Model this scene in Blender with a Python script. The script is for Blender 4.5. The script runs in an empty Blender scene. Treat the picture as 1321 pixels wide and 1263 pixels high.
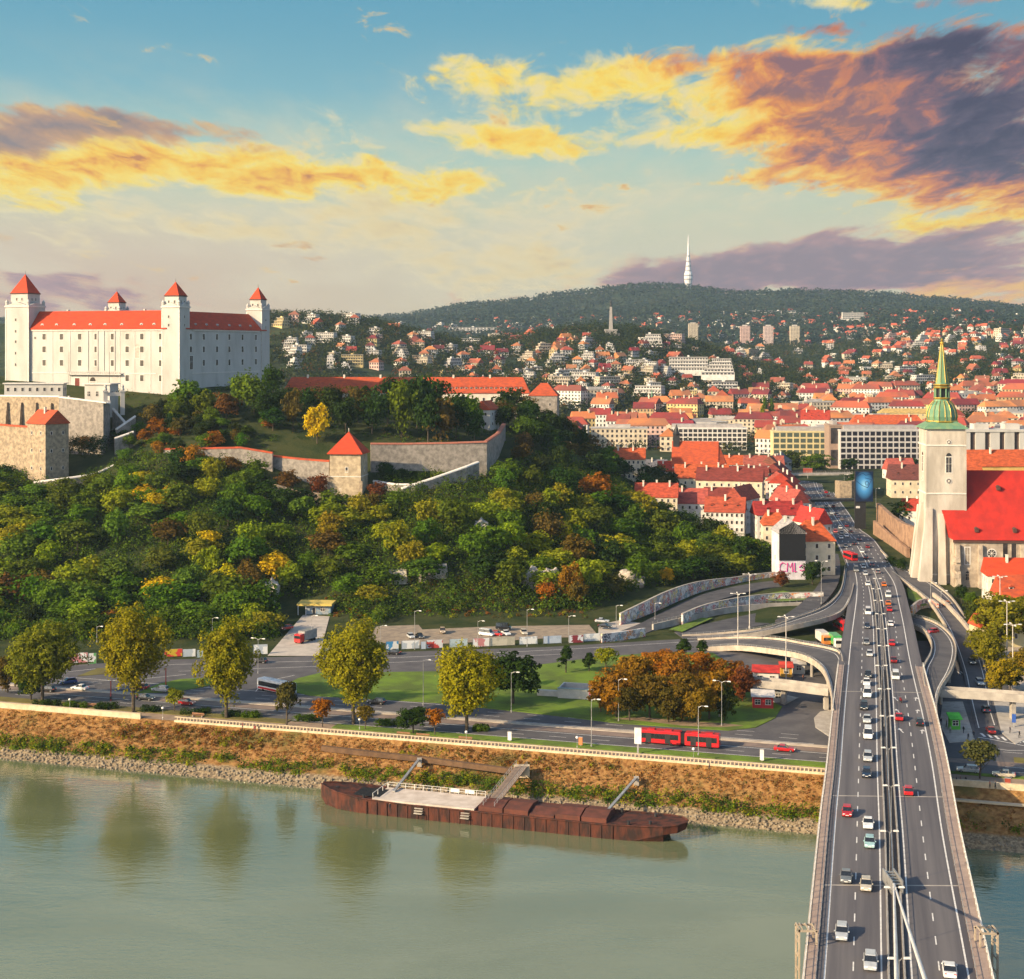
import bpy, bmesh, math, random
import numpy as np
from mathutils import Vector, Matrix
R = math.radians
rng = random.Random(7)
nrng = np.random.default_rng(11)
SC = bpy.context.scene
COL = SC.collection

# ---------------------------------------------------------------- camera
F, HZ, CZ, CX = 1900.0, 448.0, 95.0, 660.5      # focal length and horizon in photo pixels, eye height in metres
cd = bpy.data.cameras.new("camera"); cam = bpy.data.objects.new("camera", cd); COL.objects.link(cam)
cd.sensor_width = 36; cd.lens = 36 * F / 1321; cd.shift_y = -(631.5 - HZ) / 1321
cd.clip_start = 1; cd.clip_end = 40000
cam.location = (0, 0, CZ); cam.rotation_euler = (R(90), 0, 0)
SC.camera = cam
# ---------------------------------------------------------------- colour management, sampling
SC.view_settings.view_transform = 'Standard'; SC.view_settings.look = 'None'
SC.view_settings.exposure = 0.92; SC.view_settings.gamma = 1.0
SC.cycles.use_denoising = True
SC.cycles.max_bounces = 6; SC.cycles.diffuse_bounces = 2; SC.cycles.glossy_bounces = 3
SC.cycles.transmission_bounces = 3; SC.cycles.volume_bounces = 0; SC.cycles.transparent_max_bounces = 6
SC.cycles.caustics_reflective = False; SC.cycles.caustics_refractive = False
SC.cycles.sample_clamp_indirect = 4
# ---------------------------------------------------------------- sun
SUN_EL = R(24); SUN_DIR = Vector((-0.87, -0.50, 0)).normalized()
to_sun = Vector((SUN_DIR.x * math.cos(SUN_EL), SUN_DIR.y * math.cos(SUN_EL), math.sin(SUN_EL)))
sl = bpy.data.lights.new("sun", 'SUN'); so = bpy.data.objects.new("sun", sl); COL.objects.link(so)
sl.energy = 4.9; sl.angle = R(0.6); sl.color = (1.0, 0.78, 0.48)
so.rotation_euler = to_sun.to_track_quat('Z', 'Y').to_euler(); so.location = (0, 0, 3000)

# ---------------------------------------------------------------- node helpers
class NT:
    def __init__(s, tree): s.t = tree; s.n = tree.nodes; s.l = tree.links
    def node(s, typ, **kw):
        n = s.n.new(typ)
        for k, v in kw.items(): setattr(n, k, v)
        return n
    def put(s, sock, v):
        if v is None: return
        if isinstance(v, bpy.types.NodeSocket): s.l.new(v, sock)
        else:
            if isinstance(v, (tuple, list)) and len(v) == 3 and sock.type == 'RGBA': v = (*v, 1)
            sock.default_value = v
    def m(s, op, a, b=None, c=None, clamp=False):
        n = s.node('ShaderNodeMath', operation=op, use_clamp=clamp)
        s.put(n.inputs[0], a); s.put(n.inputs[1], b)
        if c is not None: s.put(n.inputs[2], c)
        return n.outputs[0]
    def mix(s, f, a, b, mode='MIX'):
        n = s.node('ShaderNodeMix', data_type='RGBA', blend_type=mode)
        s.put(n.inputs[0], f); s.put(n.inputs[6], a); s.put(n.inputs[7], b)
        return n.outputs[2]
    def noise(s, vec, scale, detail=4, rough=.55, dist=0, dim='3D'):
        n = s.node('ShaderNodeTexNoise', noise_dimensions=dim)
        if vec is not None: s.put(n.inputs['Vector'], vec)
        n.inputs['Scale'].default_value = scale; n.inputs['Detail'].default_value = detail
        n.inputs['Roughness'].default_value = rough; n.inputs['Distortion'].default_value = dist
        return n.outputs[0]
    def ramp(s, f, stops, interp='LINEAR'):
        n = s.node('ShaderNodeValToRGB'); cr = n.color_ramp; cr.interpolation = interp
        while len(cr.elements) < len(stops): cr.elements.new(.5)
        for e, (p, c) in zip(cr.elements, stops):
            e.position = p; e.color = (*c, 1) if len(c) == 3 else c
        s.put(n.inputs[0], f); return n.outputs[0]
    def rng(s, v, a, b, c=0., d=1.):
        n = s.node('ShaderNodeMapRange', interpolation_type='SMOOTHSTEP')
        for i, x in enumerate((v, a, b, c, d)): s.put(n.inputs[i], x)
        return n.outputs[0]
    def vec(s, x, y, z):
        n = s.node('ShaderNodeCombineXYZ')
        for i, v in enumerate((x, y, z)): s.put(n.inputs[i], v)
        return n.outputs[0]

def srgb(r, g, b):
    f = lambda c: (c / 255 / 12.92) if c <= 10 else ((c / 255 + .055) / 1.055) ** 2.4
    return (f(r), f(g), f(b))

# ---------------------------------------------------------------- world: daylight sky with evening clouds, laid out by direction
SKY_STRENGTH = 0.13
W = bpy.data.worlds.new("World"); SC.world = W; W.use_nodes = True
def build_world():
    t = NT(W.node_tree); t.n.clear()
    sky = t.node('ShaderNodeTexSky', sky_type='NISHITA', sun_disc=False)
    sky.sun_elevation = SUN_EL; sky.sun_rotation = math.atan2(SUN_DIR.x, SUN_DIR.y) % (2 * math.pi)
    sky.altitude = 150; sky.air_density = 1.0; sky.dust_density = 1.6; sky.ozone_density = 1.5
    tc = t.node('ShaderNodeTexCoord')
    sp = t.node('ShaderNodeSeparateXYZ'); t.l.new(tc.outputs['Generated'], sp.inputs[0])
    x, y, z = sp.outputs
    az = t.m('ARCTAN2', x, y)
    hyp = t.m('SQRT', t.m('ADD', t.m('MULTIPLY', x, x), t.m('MULTIPLY', y, y)))
    el = t.m('DIVIDE', z, t.m('MAXIMUM', hyp, .05))
    # U, V: 1 unit = 0.05 rad of azimuth / elevation
    U = t.m('MULTIPLY', az, 20.0); V = t.m('MULTIPLY', el, 20.0)
    # cloud-sheet coordinates: cells shrink and flatten towards the horizon
    inv = t.m('DIVIDE', 1.0, t.m('ADD', el, .095))
    pc = t.vec(t.m('MULTIPLY', az, inv), t.m('MULTIPLY', inv, .42), 0.0)
    wn = t.node('ShaderNodeTexNoise', noise_dimensions='2D'); t.put(wn.inputs['Vector'], pc)
    wn.inputs['Scale'].default_value = 1.7; wn.inputs['Detail'].default_value = 7; wn.inputs['Roughness'].default_value = .58
    ws = t.node('ShaderNodeSeparateColor'); t.l.new(wn.outputs['Color'], ws.inputs[0])
    Uw = t.m('ADD', U, t.m('MULTIPLY', t.m('SUBTRACT', ws.outputs[0], .5), 2.6))
    Vw = t.m('ADD', V, t.m('MULTIPLY', t.m('SUBTRACT', ws.outputs[1], .5), .95))
    def cloudnoise(off):
        mp = t.node('ShaderNodeVectorMath', operation='ADD'); t.put(mp.inputs[0], pc); mp.inputs[1].default_value = off
        a_ = t.noise(mp.outputs[0], 2.6, 5, .55, .5, '2D'); b_ = t.noise(mp.outputs[0], 8.5, 8, .66, .35, '2D')
        return t.m('ADD', t.m('MULTIPLY', a_, .48), t.m('MULTIPLY', b_, .52))
    n1 = cloudnoise((0, 0, 0)); n2 = cloudnoise((-.035, .030, 0))
    emb = t.m('MULTIPLY', t.m('SUBTRACT', n1, n2), 2.6)          # relief: which flank of a cell faces the sun
    def px(p): return math.atan((p - CX) / F) * 20
    def py(p): return (HZ - p) / F * 20
    def blob(cx, cy, rx, ry, a=1.0, tilt=0.0):
        rx, ry = rx / F * 20, ry / F * 20
        du = t.m('SUBTRACT', Uw, px(cx)); dv = t.m('SUBTRACT', Vw, py(cy))
        if tilt: dv = t.m('ADD', dv, t.m('MULTIPLY', du, tilt))
        du = t.m('DIVIDE', du, rx); dv = t.m('DIVIDE', dv, ry)
        d = t.m('ADD', t.m('MULTIPLY', du, du), t.m('MULTIPLY', dv, dv))
        return t.m('MULTIPLY', t.m('EXPONENT', t.m('MULTIPLY', d, -1.0)), a)
    def addup(bs):
        s = bs[0]
        for b in bs[1:]: s = t.m('ADD', s, b)
        return s
    k = 1.0 / SKY_STRENGTH; EXPC = 2 ** -SC.view_settings.exposure
    def c(r, g, b, g_=1.0): return tuple(v * k * g_ * EXPC for v in srgb(r, g, b))
    # clear-sky gradient over the town
    g = t.ramp(t.rng(V, py(447), py(-60)), [(0, c(226, 196, 150)), (.14, c(224, 206, 166)), (.28, c(204, 208, 178)), (.45, c(178, 204, 188)), (.56, c(158, 196, 192)),
                                            (.72, c(126, 180, 194)), (1, c(92, 160, 188))])
    left = t.mix(t.rng(U, px(150), px(900)), c(206, 186, 168), c(188, 206, 188))
    g = t.mix(t.m('MULTIPLY', t.rng(V, py(180), py(380)), .45), g, left)
    lowleft = t.m('MULTIPLY', t.rng(U, px(560), px(60)), t.rng(V, py(250), py(400)))
    g = t.mix(t.m('MULTIPLY', lowleft, .5), g, c(206, 172, 150))
    # thin veils of high cloud
    veil = t.m('MULTIPLY', t.rng(t.m('ADD', t.m('MULTIPLY', ws.outputs[2], .8), t.m('MULTIPLY', n1, .25)), .44, .70), .5)
    g = t.mix(t.m('MULTIPLY', veil, t.rng(V, py(30), py(220))), g, c(228, 214, 180))
    def layer(g, field, lo, hi, stops, amp=1.0, op=1.0, rel=1.0, span=.7):
        dens = t.m('ADD', field, t.m('MULTIPLY', t.m('SUBTRACT', n1, .5), amp * 3.0))
        a = t.rng(dens, lo, hi)
        col = t.ramp(t.m('ADD', t.rng(dens, lo, hi + span), t.m('MULTIPLY', emb, -rel)), stops)
        return t.mix(t.m('MULTIPLY', a, op), g, col)
    # unseen pale cloud sheet added above the view: lightens river reflections, gives fill
    g = layer(g, addup([blob(420, -300, 700, 170, 1.0), blob(1100, -360, 600, 200, .9), blob(100, -560, 900, 240, .8)]), .3, .95, [(0, c(196, 212, 206)), (.5, c(212, 220, 208)), (1, c(186, 194, 190))], .8, .85, .6)
    # pale cumulus low in the middle, faint fields
    g = layer(g, addup([blob(630, 345, 150, 40, 1.0), blob(500, 275, 130, 34, .8), blob(440, 165, 120, 44, .6), blob(300, 300, 200, 30, .5), blob(1050, 235, 200, 40, .4), blob(150, 285, 170, 26, .5), blob(800, 270, 200, 50, .35)]), .3, .95,
              [(0, c(238, 222, 176)), (.45, c(240, 214, 150)), (1, c(206, 174, 136))], .9, .8, .9)
    # yellow bands
    g = layer(g, addup([blob(90, 224, 190, 32, .82, .02), blob(300, 228, 190, 28, .95, .01), blob(510, 238, 130, 22, 1.0), blob(40, 256, 130, 30, .6), blob(680, 174, 160, 20, .85), blob(600, 158, 80, 16, .45), blob(640, 82, 80, 24, .85), blob(800, 112, 140, 28, .98),
                        blob(1000, 178, 200, 22, .7), blob(1255, 292, 130, 20, 1.05), blob(1100, 8, 130, 14, .75), blob(960, 145, 120, 34, .8)]), .32, .9,
              [(0, c(236, 220, 160)), (.28, c(252, 224, 104)), (.6, c(252, 202, 66)), (.85, c(238, 166, 62)), (1, c(196, 128, 76))], 1.05, 1, 1.3, span=1.15)
    # brown-mauve tops on the left, warm grey wisps
    g = layer(g, addup([blob(190, 188, 200, 22, .85, -.03), blob(30, 190, 100, 32, .8), blob(350, 305, 56, 8, .62), blob(384, 330, 34, 9, .68), blob(258, 341, 40, 7, .6), blob(20, 312, 60, 12, .55), blob(330, 214, 90, 10, .5)]), .38, 1.0,
              [(0, c(226, 176, 110)), (.4, c(190, 142, 112)), (1, c(134, 112, 118))], .95, .88, 1.2)
    # orange flank and the dark cloud on the right
    g = layer(g, addup([blob(1000, 108, 150, 42, 1.1, -.05), blob(1100, 190, 140, 44, 1.0), blob(900, 80, 150, 24, .6), blob(1230, 150, 180, 100, .85), blob(1280, 245, 120, 48, .9), blob(985, 238, 100, 15, .75)]), .34, .9,
              [(0, c(252, 214, 104)), (.28, c(250, 184, 72)), (.6, c(222, 134, 76)), (1, c(140, 96, 102))], 1.15, .96, 1.5)
    g = layer(g, addup([blob(1265, 145, 150, 84, 1.2, -.05), blob(1120, 84, 180, 28, .85), blob(1330, 225, 140, 50, .95), blob(1210, 18, 120, 9, .45), blob(1060, 46, 150, 14, .55)]), .42, 1.1,
              [(0, c(196, 120, 92)), (.25, c(134, 98, 108)), (.6, c(90, 82, 104)), (1, c(66, 64, 90))], 1.25, 1, 1.5)
    # purple banks near the horizon
    g = layer(g, addup([blob(1170, 332, 270, 32, 1.4), blob(1010, 356, 230, 22, 1.1), blob(860, 374, 130, 15, .8), blob(70, 384, 180, 28, 1.0), blob(640, 388, 160, 10, .5)]), .42, .95,
              [(0, c(216, 170, 140)), (.35, c(172, 128, 136)), (1, c(128, 102, 122))], .75, .88, 1.0)
    g = layer(g, addup([blob(1290, 374, 120, 22, 1.05), blob(1190, 388, 70, 12, .6)]), .36, .95, [(0, c(226, 164, 134)), (.5, c(246, 186, 96)), (1, c(250, 208, 110))], .8, .85, .9)
    # this evening sky spans the northern half; overhead and behind the viewer it is the plain daylight sky
    front = t.m('MULTIPLY', t.rng(y, .15, .6), t.rng(el, 1.1, .6))
    front = t.m('MULTIPLY', front, t.rng(el, -.08, -.02))
    full = t.mix(front, sky.outputs[0], g)
    bg = t.node('ShaderNodeBackground'); t.put(bg.inputs[0], full); bg.inputs[1].default_value = SKY_STRENGTH
    out = t.node('ShaderNodeOutputWorld'); t.l.new(bg.outputs[0], out.inputs[0])
build_world()
W.cycles.sampling_method = 'MANUAL'; W.cycles.sample_map_resolution = 512

# ---------------------------------------------------------------- placing: photo pixel -> world point
def P(px, py, z):
    y = F * (CZ - z) / (py - HZ); return Vector(((px - CX) / F * y, y, z))
def Q(px, y, z=None, py=None):
    if z is None: z = CZ - (py - HZ) / F * y
    return Vector(((px - CX) / F * y, y, z))
def zat(py, y): return CZ - (py - HZ) / F * y

# ---------------------------------------------------------------- materials
MATS = {}
def mat(name, col=(.5, .5, .5), col2=None, rough=.8, scale=.25, detail=5, bump=0., bscale=None, spec=.25, metal=0., objcol=0., stretch=None, emis=None, contrast=(.3, .7), objvar=0., coat=0., rot=None, oc2=(.72, .72, .72)):
    if name in MATS: return MATS[name]
    m = bpy.data.materials.new(name); m.use_nodes = True; MATS[name] = m
    t = NT(m.node_tree); b = t.n['Principled BSDF']
    geo = t.node('ShaderNodeNewGeometry'); v = geo.outputs['Position']
    if stretch:
        mp = t.node('ShaderNodeMapping'); t.l.new(v, mp.inputs[0]); mp.inputs['Scale'].default_value = stretch; v = mp.outputs[0]
        if rot: mp.vector_type = 'TEXTURE'; mp.inputs['Scale'].default_value = tuple(1 / k for k in stretch); mp.inputs['Rotation'].default_value = (0, 0, rot)
    if col2 is None: col2 = tuple(c * .72 for c in col)
    f = t.rng(t.noise(v, scale, detail, .6), contrast[0], contrast[1])
    cc = t.mix(f, col, col2)
    if objcol or objvar:
        oi = t.node('ShaderNodeObjectInfo')
        if objcol: cc = t.mix(objcol, cc, t.mix(1.0, oi.outputs['Color'], t.mix(f, (1, 1, 1), oc2), 'MULTIPLY'))
        if objvar:
            h = t.node('ShaderNodeHueSaturation'); t.put(h.inputs['Value'], t.m('ADD', 1 - objvar / 2, t.m('MULTIPLY', oi.outputs['Random'], objvar)))
            t.put(h.inputs['Hue'], t.m('ADD', .5 - objvar * .03, t.m('MULTIPLY', oi.outputs['Random'], objvar * .06)))
            t.put(h.inputs['Color'], cc); cc = h.outputs[0]
    t.put(b.inputs['Base Color'], cc); b.inputs['Roughness'].default_value = rough
    b.inputs['Specular IOR Level'].default_value = spec; b.inputs['Metallic'].default_value = metal
    if coat: b.inputs['Coat Weight'].default_value = coat; b.inputs['Coat Roughness'].default_value = .08
    if bump:
        bn = t.node('ShaderNodeBump'); bn.inputs['Strength'].default_value = bump; bn.inputs['Distance'].default_value = .3
        t.put(bn.inputs['Height'], t.noise(v, bscale or scale * 4, 5, .65)); t.l.new(bn.outputs[0], b.inputs['Normal'])
    if emis: t.put(b.inputs['Emission Color'], emis[0]); b.inputs['Emission Strength'].default_value = emis[1]
    return m

def leaf_mat(name, objcol=True, col=(.05, .09, .015)):
    if name in MATS: return MATS[name]
    m = bpy.data.materials.new(name); m.use_nodes = True; MATS[name] = m
    t = NT(m.node_tree); t.n.clear()
    out = t.node('ShaderNodeOutputMaterial'); d = t.node('ShaderNodeBsdfDiffuse'); tr = t.node('ShaderNodeBsdfTranslucent'); ms = t.node('ShaderNodeMixShader')
    geo = t.node('ShaderNodeNewGeometry'); oi = t.node('ShaderNodeObjectInfo')
    f = t.rng(t.noise(geo.outputs['Position'], .55, 3, .6), .3, .7)
    rnd = geo.outputs['Random Per Island']
    base = oi.outputs['Color'] if objcol else None
    if not objcol:
        r = oi.outputs['Random']
        base = t.ramp(r, col) if isinstance(col, list) else t.mix(1.0, col, (1, 1, 1), 'MULTIPLY')
    c = t.mix(1.0, base, t.mix(f, (1.3, 1.25, 1.1), (.62, .7, .8)), 'MULTIPLY')
    c = t.mix(1.0, c, t.mix(rnd, (.82, .85, .88), (1.2, 1.15, 1.06)), 'MULTIPLY')
    t.put(d.inputs[0], c); t.put(tr.inputs[0], c); ms.inputs[0].default_value = .38
    t.l.new(d.outputs[0], ms.inputs[1]); t.l.new(tr.outputs[0], ms.inputs[2]); t.l.new(ms.outputs[0], out.inputs[0])
    return m

# ---------------------------------------------------------------- mesh builder
class MB:
    def __init__(s): s.v = []; s.f = []; s.mi = []; s.M = Matrix.Identity(4)
    def at(s, loc=(0, 0, 0), rz=0., ry=0., rx=0.):
        s.M = Matrix.Translation(Vector(loc)) @ Matrix.Rotation(rz, 4, 'Z') @ Matrix.Rotation(ry, 4, 'Y') @ Matrix.Rotation(rx, 4, 'X'); return s
    def add(s, vs, fs, mi=0):
        o = len(s.v); M = s.M
        s.v += [tuple(M @ Vector(v)) for v in vs]; s.f += [tuple(i + o for i in f) for f in fs]; s.mi += [mi] * len(fs); return s
    def box(s, x0, x1, y0, y1, z0, z1, mi=0, bottom=True):
        vs = [(x0, y0, z0), (x1, y0, z0), (x1, y1, z0), (x0, y1, z0), (x0, y0, z1), (x1, y0, z1), (x1, y1, z1), (x0, y1, z1)]
        fs = [(4, 5, 6, 7), (0, 1, 5, 4), (1, 2, 6, 5), (2, 3, 7, 6), (3, 0, 4, 7)] + ([(3, 2, 1, 0)] if bottom else [])
        return s.add(vs, fs, mi)
    def cbox(s, cx, cy, z0, w, d, h, mi=0): return s.box(cx - w / 2, cx + w / 2, cy - d / 2, cy + d / 2, z0, z0 + h, mi)
    def frustum(s, x0, x1, y0, y1, z0, X0, X1, Y0, Y1, z1, mi=0):
        vs = [(x0, y0, z0), (x1, y0, z0), (x1, y1, z0), (x0, y1, z0), (X0, Y0, z1), (X1, Y0, z1), (X1, Y1, z1), (X0, Y1, z1)]
        return s.add(vs, [(4, 5, 6, 7), (0, 1, 5, 4), (1, 2, 6, 5), (2, 3, 7, 6), (3, 0, 4, 7), (3, 2, 1, 0)], mi)
    def prism(s, poly, z0, z1, mi=0):
        n = len(poly); a = sum(poly[i][0] * poly[(i + 1) % n][1] - poly[(i + 1) % n][0] * poly[i][1] for i in range(n))
        if a < 0: poly = poly[::-1]
        g = lambda z, i: z[i] if isinstance(z, (list, tuple)) else z
        vs = [(p[0], p[1], g(z0, i)) for i, p in enumerate(poly)] + [(p[0], p[1], g(z1, i)) for i, p in enumerate(poly)]
        fs = [tuple(range(n, 2 * n)), tuple(range(n - 1, -1, -1))] + [(i, (i + 1) % n, (i + 1) % n + n, i + n) for i in range(n)]
        return s.add(vs, fs, mi)
    def gable(s, x0, x1, y0, y1, z0, h, axis='x', ov=.4, th=.25, mi=0, hip=0.):
        """a roof whose ridge runs along axis; hip = how far the ridge stops short of each end"""
        x0 -= ov; x1 += ov; y0 -= ov; y1 += ov
        if axis == 'x':
            ym = (y0 + y1) / 2; r = [(x0 + hip, ym, z0 + h), (x1 - hip, ym, z0 + h)]
            c = [(x0, y0), (x1, y0), (x1, y1), (x0, y1)]
            vs = [(*p, z0) for p in c] + [(*p, z0 - th) for p in c] + r
            fs = [(0, 1, 9, 8), (2, 3, 8, 9), (3, 0, 8), (1, 2, 9), (4, 5, 1, 0), (5, 6, 2, 1), (6, 7, 3, 2), (7, 4, 0, 3), (7, 6, 5, 4)]
        else:
            xm = (x0 + x1) / 2; r = [(xm, y0 + hip, z0 + h), (xm, y1 - hip, z0 + h)]
            c = [(x0, y0), (x1, y0), (x1, y1), (x0, y1)]
            vs = [(*p, z0) for p in c] + [(*p, z0 - th) for p in c] + r
            fs = [(1, 2, 9, 8), (3, 0, 8, 9), (0, 1, 8), (2, 3, 9), (4, 5, 1, 0), (5, 6, 2, 1), (6, 7, 3, 2), (7, 4, 0, 3), (7, 6, 5, 4)]
        return s.add(vs, fs, mi)
    def pyramid(s, cx, cy, z0, w, d, h, th=.2, mi=0):
        c = [(cx - w / 2, cy - d / 2), (cx + w / 2, cy - d / 2), (cx + w / 2, cy + d / 2), (cx - w / 2, cy + d / 2)]
        vs = [(*p, z0) for p in c] + [(*p, z0 - th) for p in c] + [(cx, cy, z0 + h)]
        return s.add(vs, [(0, 1, 8), (1, 2, 8), (2, 3, 8), (3, 0, 8), (4, 5, 1, 0), (5, 6, 2, 1), (6, 7, 3, 2), (7, 4, 0, 3), (7, 6, 5, 4)], mi)
    def lathe(s, prof, n=12, cx=0, cy=0, mi=0, a0=0.):
        vs = []; fs = []
        for r, z in prof:
            for i in range(n): a = a0 + 2 * math.pi * i / n; vs.append((cx + r * math.cos(a), cy + r * math.sin(a), z))
        for j in range(len(prof) - 1):
            for i in range(n): fs.append((j * n + i, j * n + (i + 1) % n, (j + 1) * n + (i + 1) % n, (j + 1) * n + i))
        fs.append(tuple(range(n - 1, -1, -1))); fs.append(tuple((len(prof) - 1) * n + i for i in range(n)))
        return s.add(vs, fs, mi)
    def tube(s, pts, r, n=6, mi=0):
        pts = [Vector(p) for p in pts]; vs = []; fs = []
        rs = r if isinstance(r, (list, tuple)) else [r] * len(pts)
        for j, p in enumerate(pts):
            d = (pts[min(j + 1, len(pts) - 1)] - pts[max(j - 1, 0)]).normalized()
            u = d.cross(Vector((0, 0, 1)));  u = u.normalized() if u.length > 1e-3 else Vector((1, 0, 0)); w = d.cross(u)
            for i in range(n): a = 2 * math.pi * i / n; vs.append(tuple(p + (u * math.cos(a) + w * math.sin(a)) * rs[j]))
        for j in range(len(pts) - 1):
            for i in range(n): fs.append((j * n + i, (j + 1) * n + i, (j + 1) * n + (i + 1) % n, j * n + (i + 1) % n))
        fs.append(tuple(range(n))); fs.append(tuple((len(pts) - 1) * n + i for i in range(n - 1, -1, -1)))
        return s.add(vs, fs, mi)
    def sweep(s, line, prof, mi=0, closed_prof=True, cap=True):
        """profile (offset to the right, up) swept along a 3-D polyline, kept upright"""
        L = [Vector(p) for p in line]; vs = []; fs = []; n = len(prof)
        for j, p in enumerate(L):
            a = L[j] - L[j - 1] if j > 0 else L[1] - L[0]; b = L[j + 1] - L[j] if j < len(L) - 1 else a
            a = Vector((a.x, a.y, 0)).normalized(); b = Vector((b.x, b.y, 0)).normalized()
            d = (a + b).normalized(); k = 1 / max(.4, d.dot(a)); rt = Vector((d.y, -d.x, 0)) * k
            for (o, u) in prof: vs.append(tuple(p + rt * o + Vector((0, 0, u))))
        m = n if closed_prof else n - 1
        for j in range(len(L) - 1):
            for i in range(m): fs.append((j * n + i, j * n + (i + 1) % n, (j + 1) * n + (i + 1) % n, (j + 1) * n + i))
        if cap and closed_prof: fs.append(tuple(range(n - 1, -1, -1))); fs.append(tuple((len(L) - 1) * n + i for i in range(n)))
        return s.add(vs, fs, mi)
    def strip(s, A, B, mi=0, th=0.):
        """a ribbon between two polylines with equal counts"""
        n = len(A); vs = [tuple(p) for p in A] + [tuple(p) for p in B]
        fs = [(i, i + 1, n + i + 1, n + i) for i in range(n - 1)]
        if th:
            dn = lambda p: (p[0], p[1], p[2] - th)
            vs += [dn(p) for p in A] + [dn(p) for p in B]
            fs += [(2 * n + i + 1, 2 * n + i, 3 * n + i, 3 * n + i + 1) for i in range(n - 1)]
            fs += [(i, 2 * n + i, 2 * n + i + 1, i + 1) for i in range(n - 1)] + [(n + i + 1, 3 * n + i + 1, 3 * n + i, n + i) for i in range(n - 1)]
            fs += [(0, n, 3 * n, 2 * n), (n - 1, 3 * n - 1, 4 * n - 1, 2 * n - 1)]
        return s.add(vs, fs, mi)
    def mesh(s, name, mats, fixn=True):
        me = bpy.data.meshes.new(name); me.from_pydata(s.v, [], s.f)
        for m in (mats if isinstance(mats, (list, tuple)) else [mats]): me.materials.append(m)
        if any(s.mi): me.polygons.foreach_set('material_index', s.mi)
        if fixn:
            bm = bmesh.new(); bm.from_mesh(me); bmesh.ops.recalc_face_normals(bm, faces=bm.faces); bm.to_mesh(me); bm.free()
        me.update(); return me
    def build(s, name, mats, parent=None, loc=None, rz=0., smooth=False, color=None, fixn=True):
        me = s.mesh(name, mats, fixn); o = bpy.data.objects.new(name, me); COL.objects.link(o)
        if smooth: me.polygons.foreach_set('use_smooth', [True] * len(me.polygons))
        if parent: o.parent = parent
        if loc is not None: o.location = loc
        if rz: o.rotation_euler.z = rz
        if color: o.color = (*color, 1)
        return o

def tag(o, label, cat, group=None):
    o['label'] = label; o['category'] = cat
    if group: o['group'] = group
    return o
def kind(o, k): o['kind'] = k; return o
def empty(name, loc, label, cat, group=None, rz=0.):
    o = bpy.data.objects.new(name, None); COL.objects.link(o); o.location = loc; o.rotation_euler.z = rz
    o.empty_display_size = .5
    return tag(o, label, cat, group)
def copy_tree(o, parent=None, loc=None, rz=None):
    c = o.copy(); COL.objects.link(c)
    if parent: c.parent = parent
    if loc is not None: c.location = loc
    if rz is not None: c.rotation_euler.z = rz
    for ch in o.children: copy_tree(ch, c)
    return c
ORD = "first second third fourth fifth sixth seventh eighth ninth tenth eleventh twelfth thirteenth fourteenth fifteenth sixteenth seventeenth eighteenth nineteenth twentieth".split()
def ordinal(i):
    if i < 20: return ORD[i]
    tens = "twenty thirty forty fifty sixty seventy eighty ninety".split(); n = i + 1
    if n >= 100: return str(n) + "th"
    return (tens[n // 10 - 2][:-1] + "ieth") if n % 10 == 0 else tens[n // 10 - 2] + "-" + ORD[n % 10 - 1]
def screen_x(o): return o.location.x / max(o.location.y, 1)
def number_labels(objs, fmt, cat=None):
    """sort look-alikes from left to right and give each its own place in the row"""
    objs = sorted(objs, key=screen_x); n = len(objs)
    for i, o in enumerate(objs):
        pos = "only" if n == 1 else "leftmost" if i == 0 else "rightmost" if i == n - 1 else ordinal(i) + " from left" if i < n / 2 else ordinal(n - 1 - i) + " from right"
        o['label'] = fmt.replace('#', pos)
# ================================================================ terrain
UD = np.array((0.9583, -0.2856)); ND = np.array((0.2856, 0.9583)); BO = np.array((0.0, 305.0))   # bank line: along, inland, origin
def st2xy(s, t): return BO[0] + UD[0] * s + ND[0] * t, BO[1] + UD[1] * s + ND[1] * t
def tval(x, y): return ND[0] * (x - BO[0]) + ND[1] * (y - BO[1])
G0 = 7.0
HILL = [(-120,470,8),(0,470,8),(300,478,8),(500,474,8),(650,484,8),(760,503,8),(850,532,9),(930,556,9),(1000,592,10),(1045,660,10),
 (-150,600,40),(-150,540,24),(0,520,20),(0,560,31),(0,600,41),(0,640,50),(100,600,41),(100,560,30),(100,520,19),(200,520,20),(200,560,34),(200,600,50),(200,640,60),
 (300,520,22),(300,560,37),(300,590,46),(300,630,61),(300,660,69),(400,520,20),(400,560,31),(400,590,38),(400,620,55),(400,660,64),
 (450,585,36),(500,520,20),(500,560,30),(500,600,42),(500,630,56),(500,680,62),(600,520,20),(600,560,30),(600,600,40),(600,640,53),(600,700,60),
 (700,540,17),(700,580,28),(700,620,38),(700,660,46),(700,720,54),(780,560,14),(780,600,24),(780,660,33),(780,720,34),(850,580,14),(850,620,20),(850,680,20),(850,740,18),
 (920,600,12),(920,660,13),(950,740,12),(1000,800,11),(100,690,75),(200,690,75),(330,700,73),(0,690,75),(-150,690,72),(150,800,72),(500,800,58),(700,800,50),(770,820,28),(850,850,15),(500,960,26),(200,960,40),(-150,960,40),(700,960,18)]
_hp = np.array([((p - CX) / F * y, y) for p, y, z in HILL]); _hz = np.array([z for p, y, z in HILL], float)
def _tps(d2): return np.where(d2 > 1e-9, d2 * np.log(np.maximum(d2, 1e-9)), 0)
_n = len(_hp); _D = ((_hp[:, None] - _hp[None]) ** 2).sum(-1)
_A = np.zeros((_n + 3, _n + 3)); _A[:_n, :_n] = _tps(_D) + np.eye(_n) * 40; _A[:_n, _n] = 1
_A[:_n, _n + 1:] = _hp; _A[_n:, :_n] = _A[:_n, _n:].T
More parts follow.
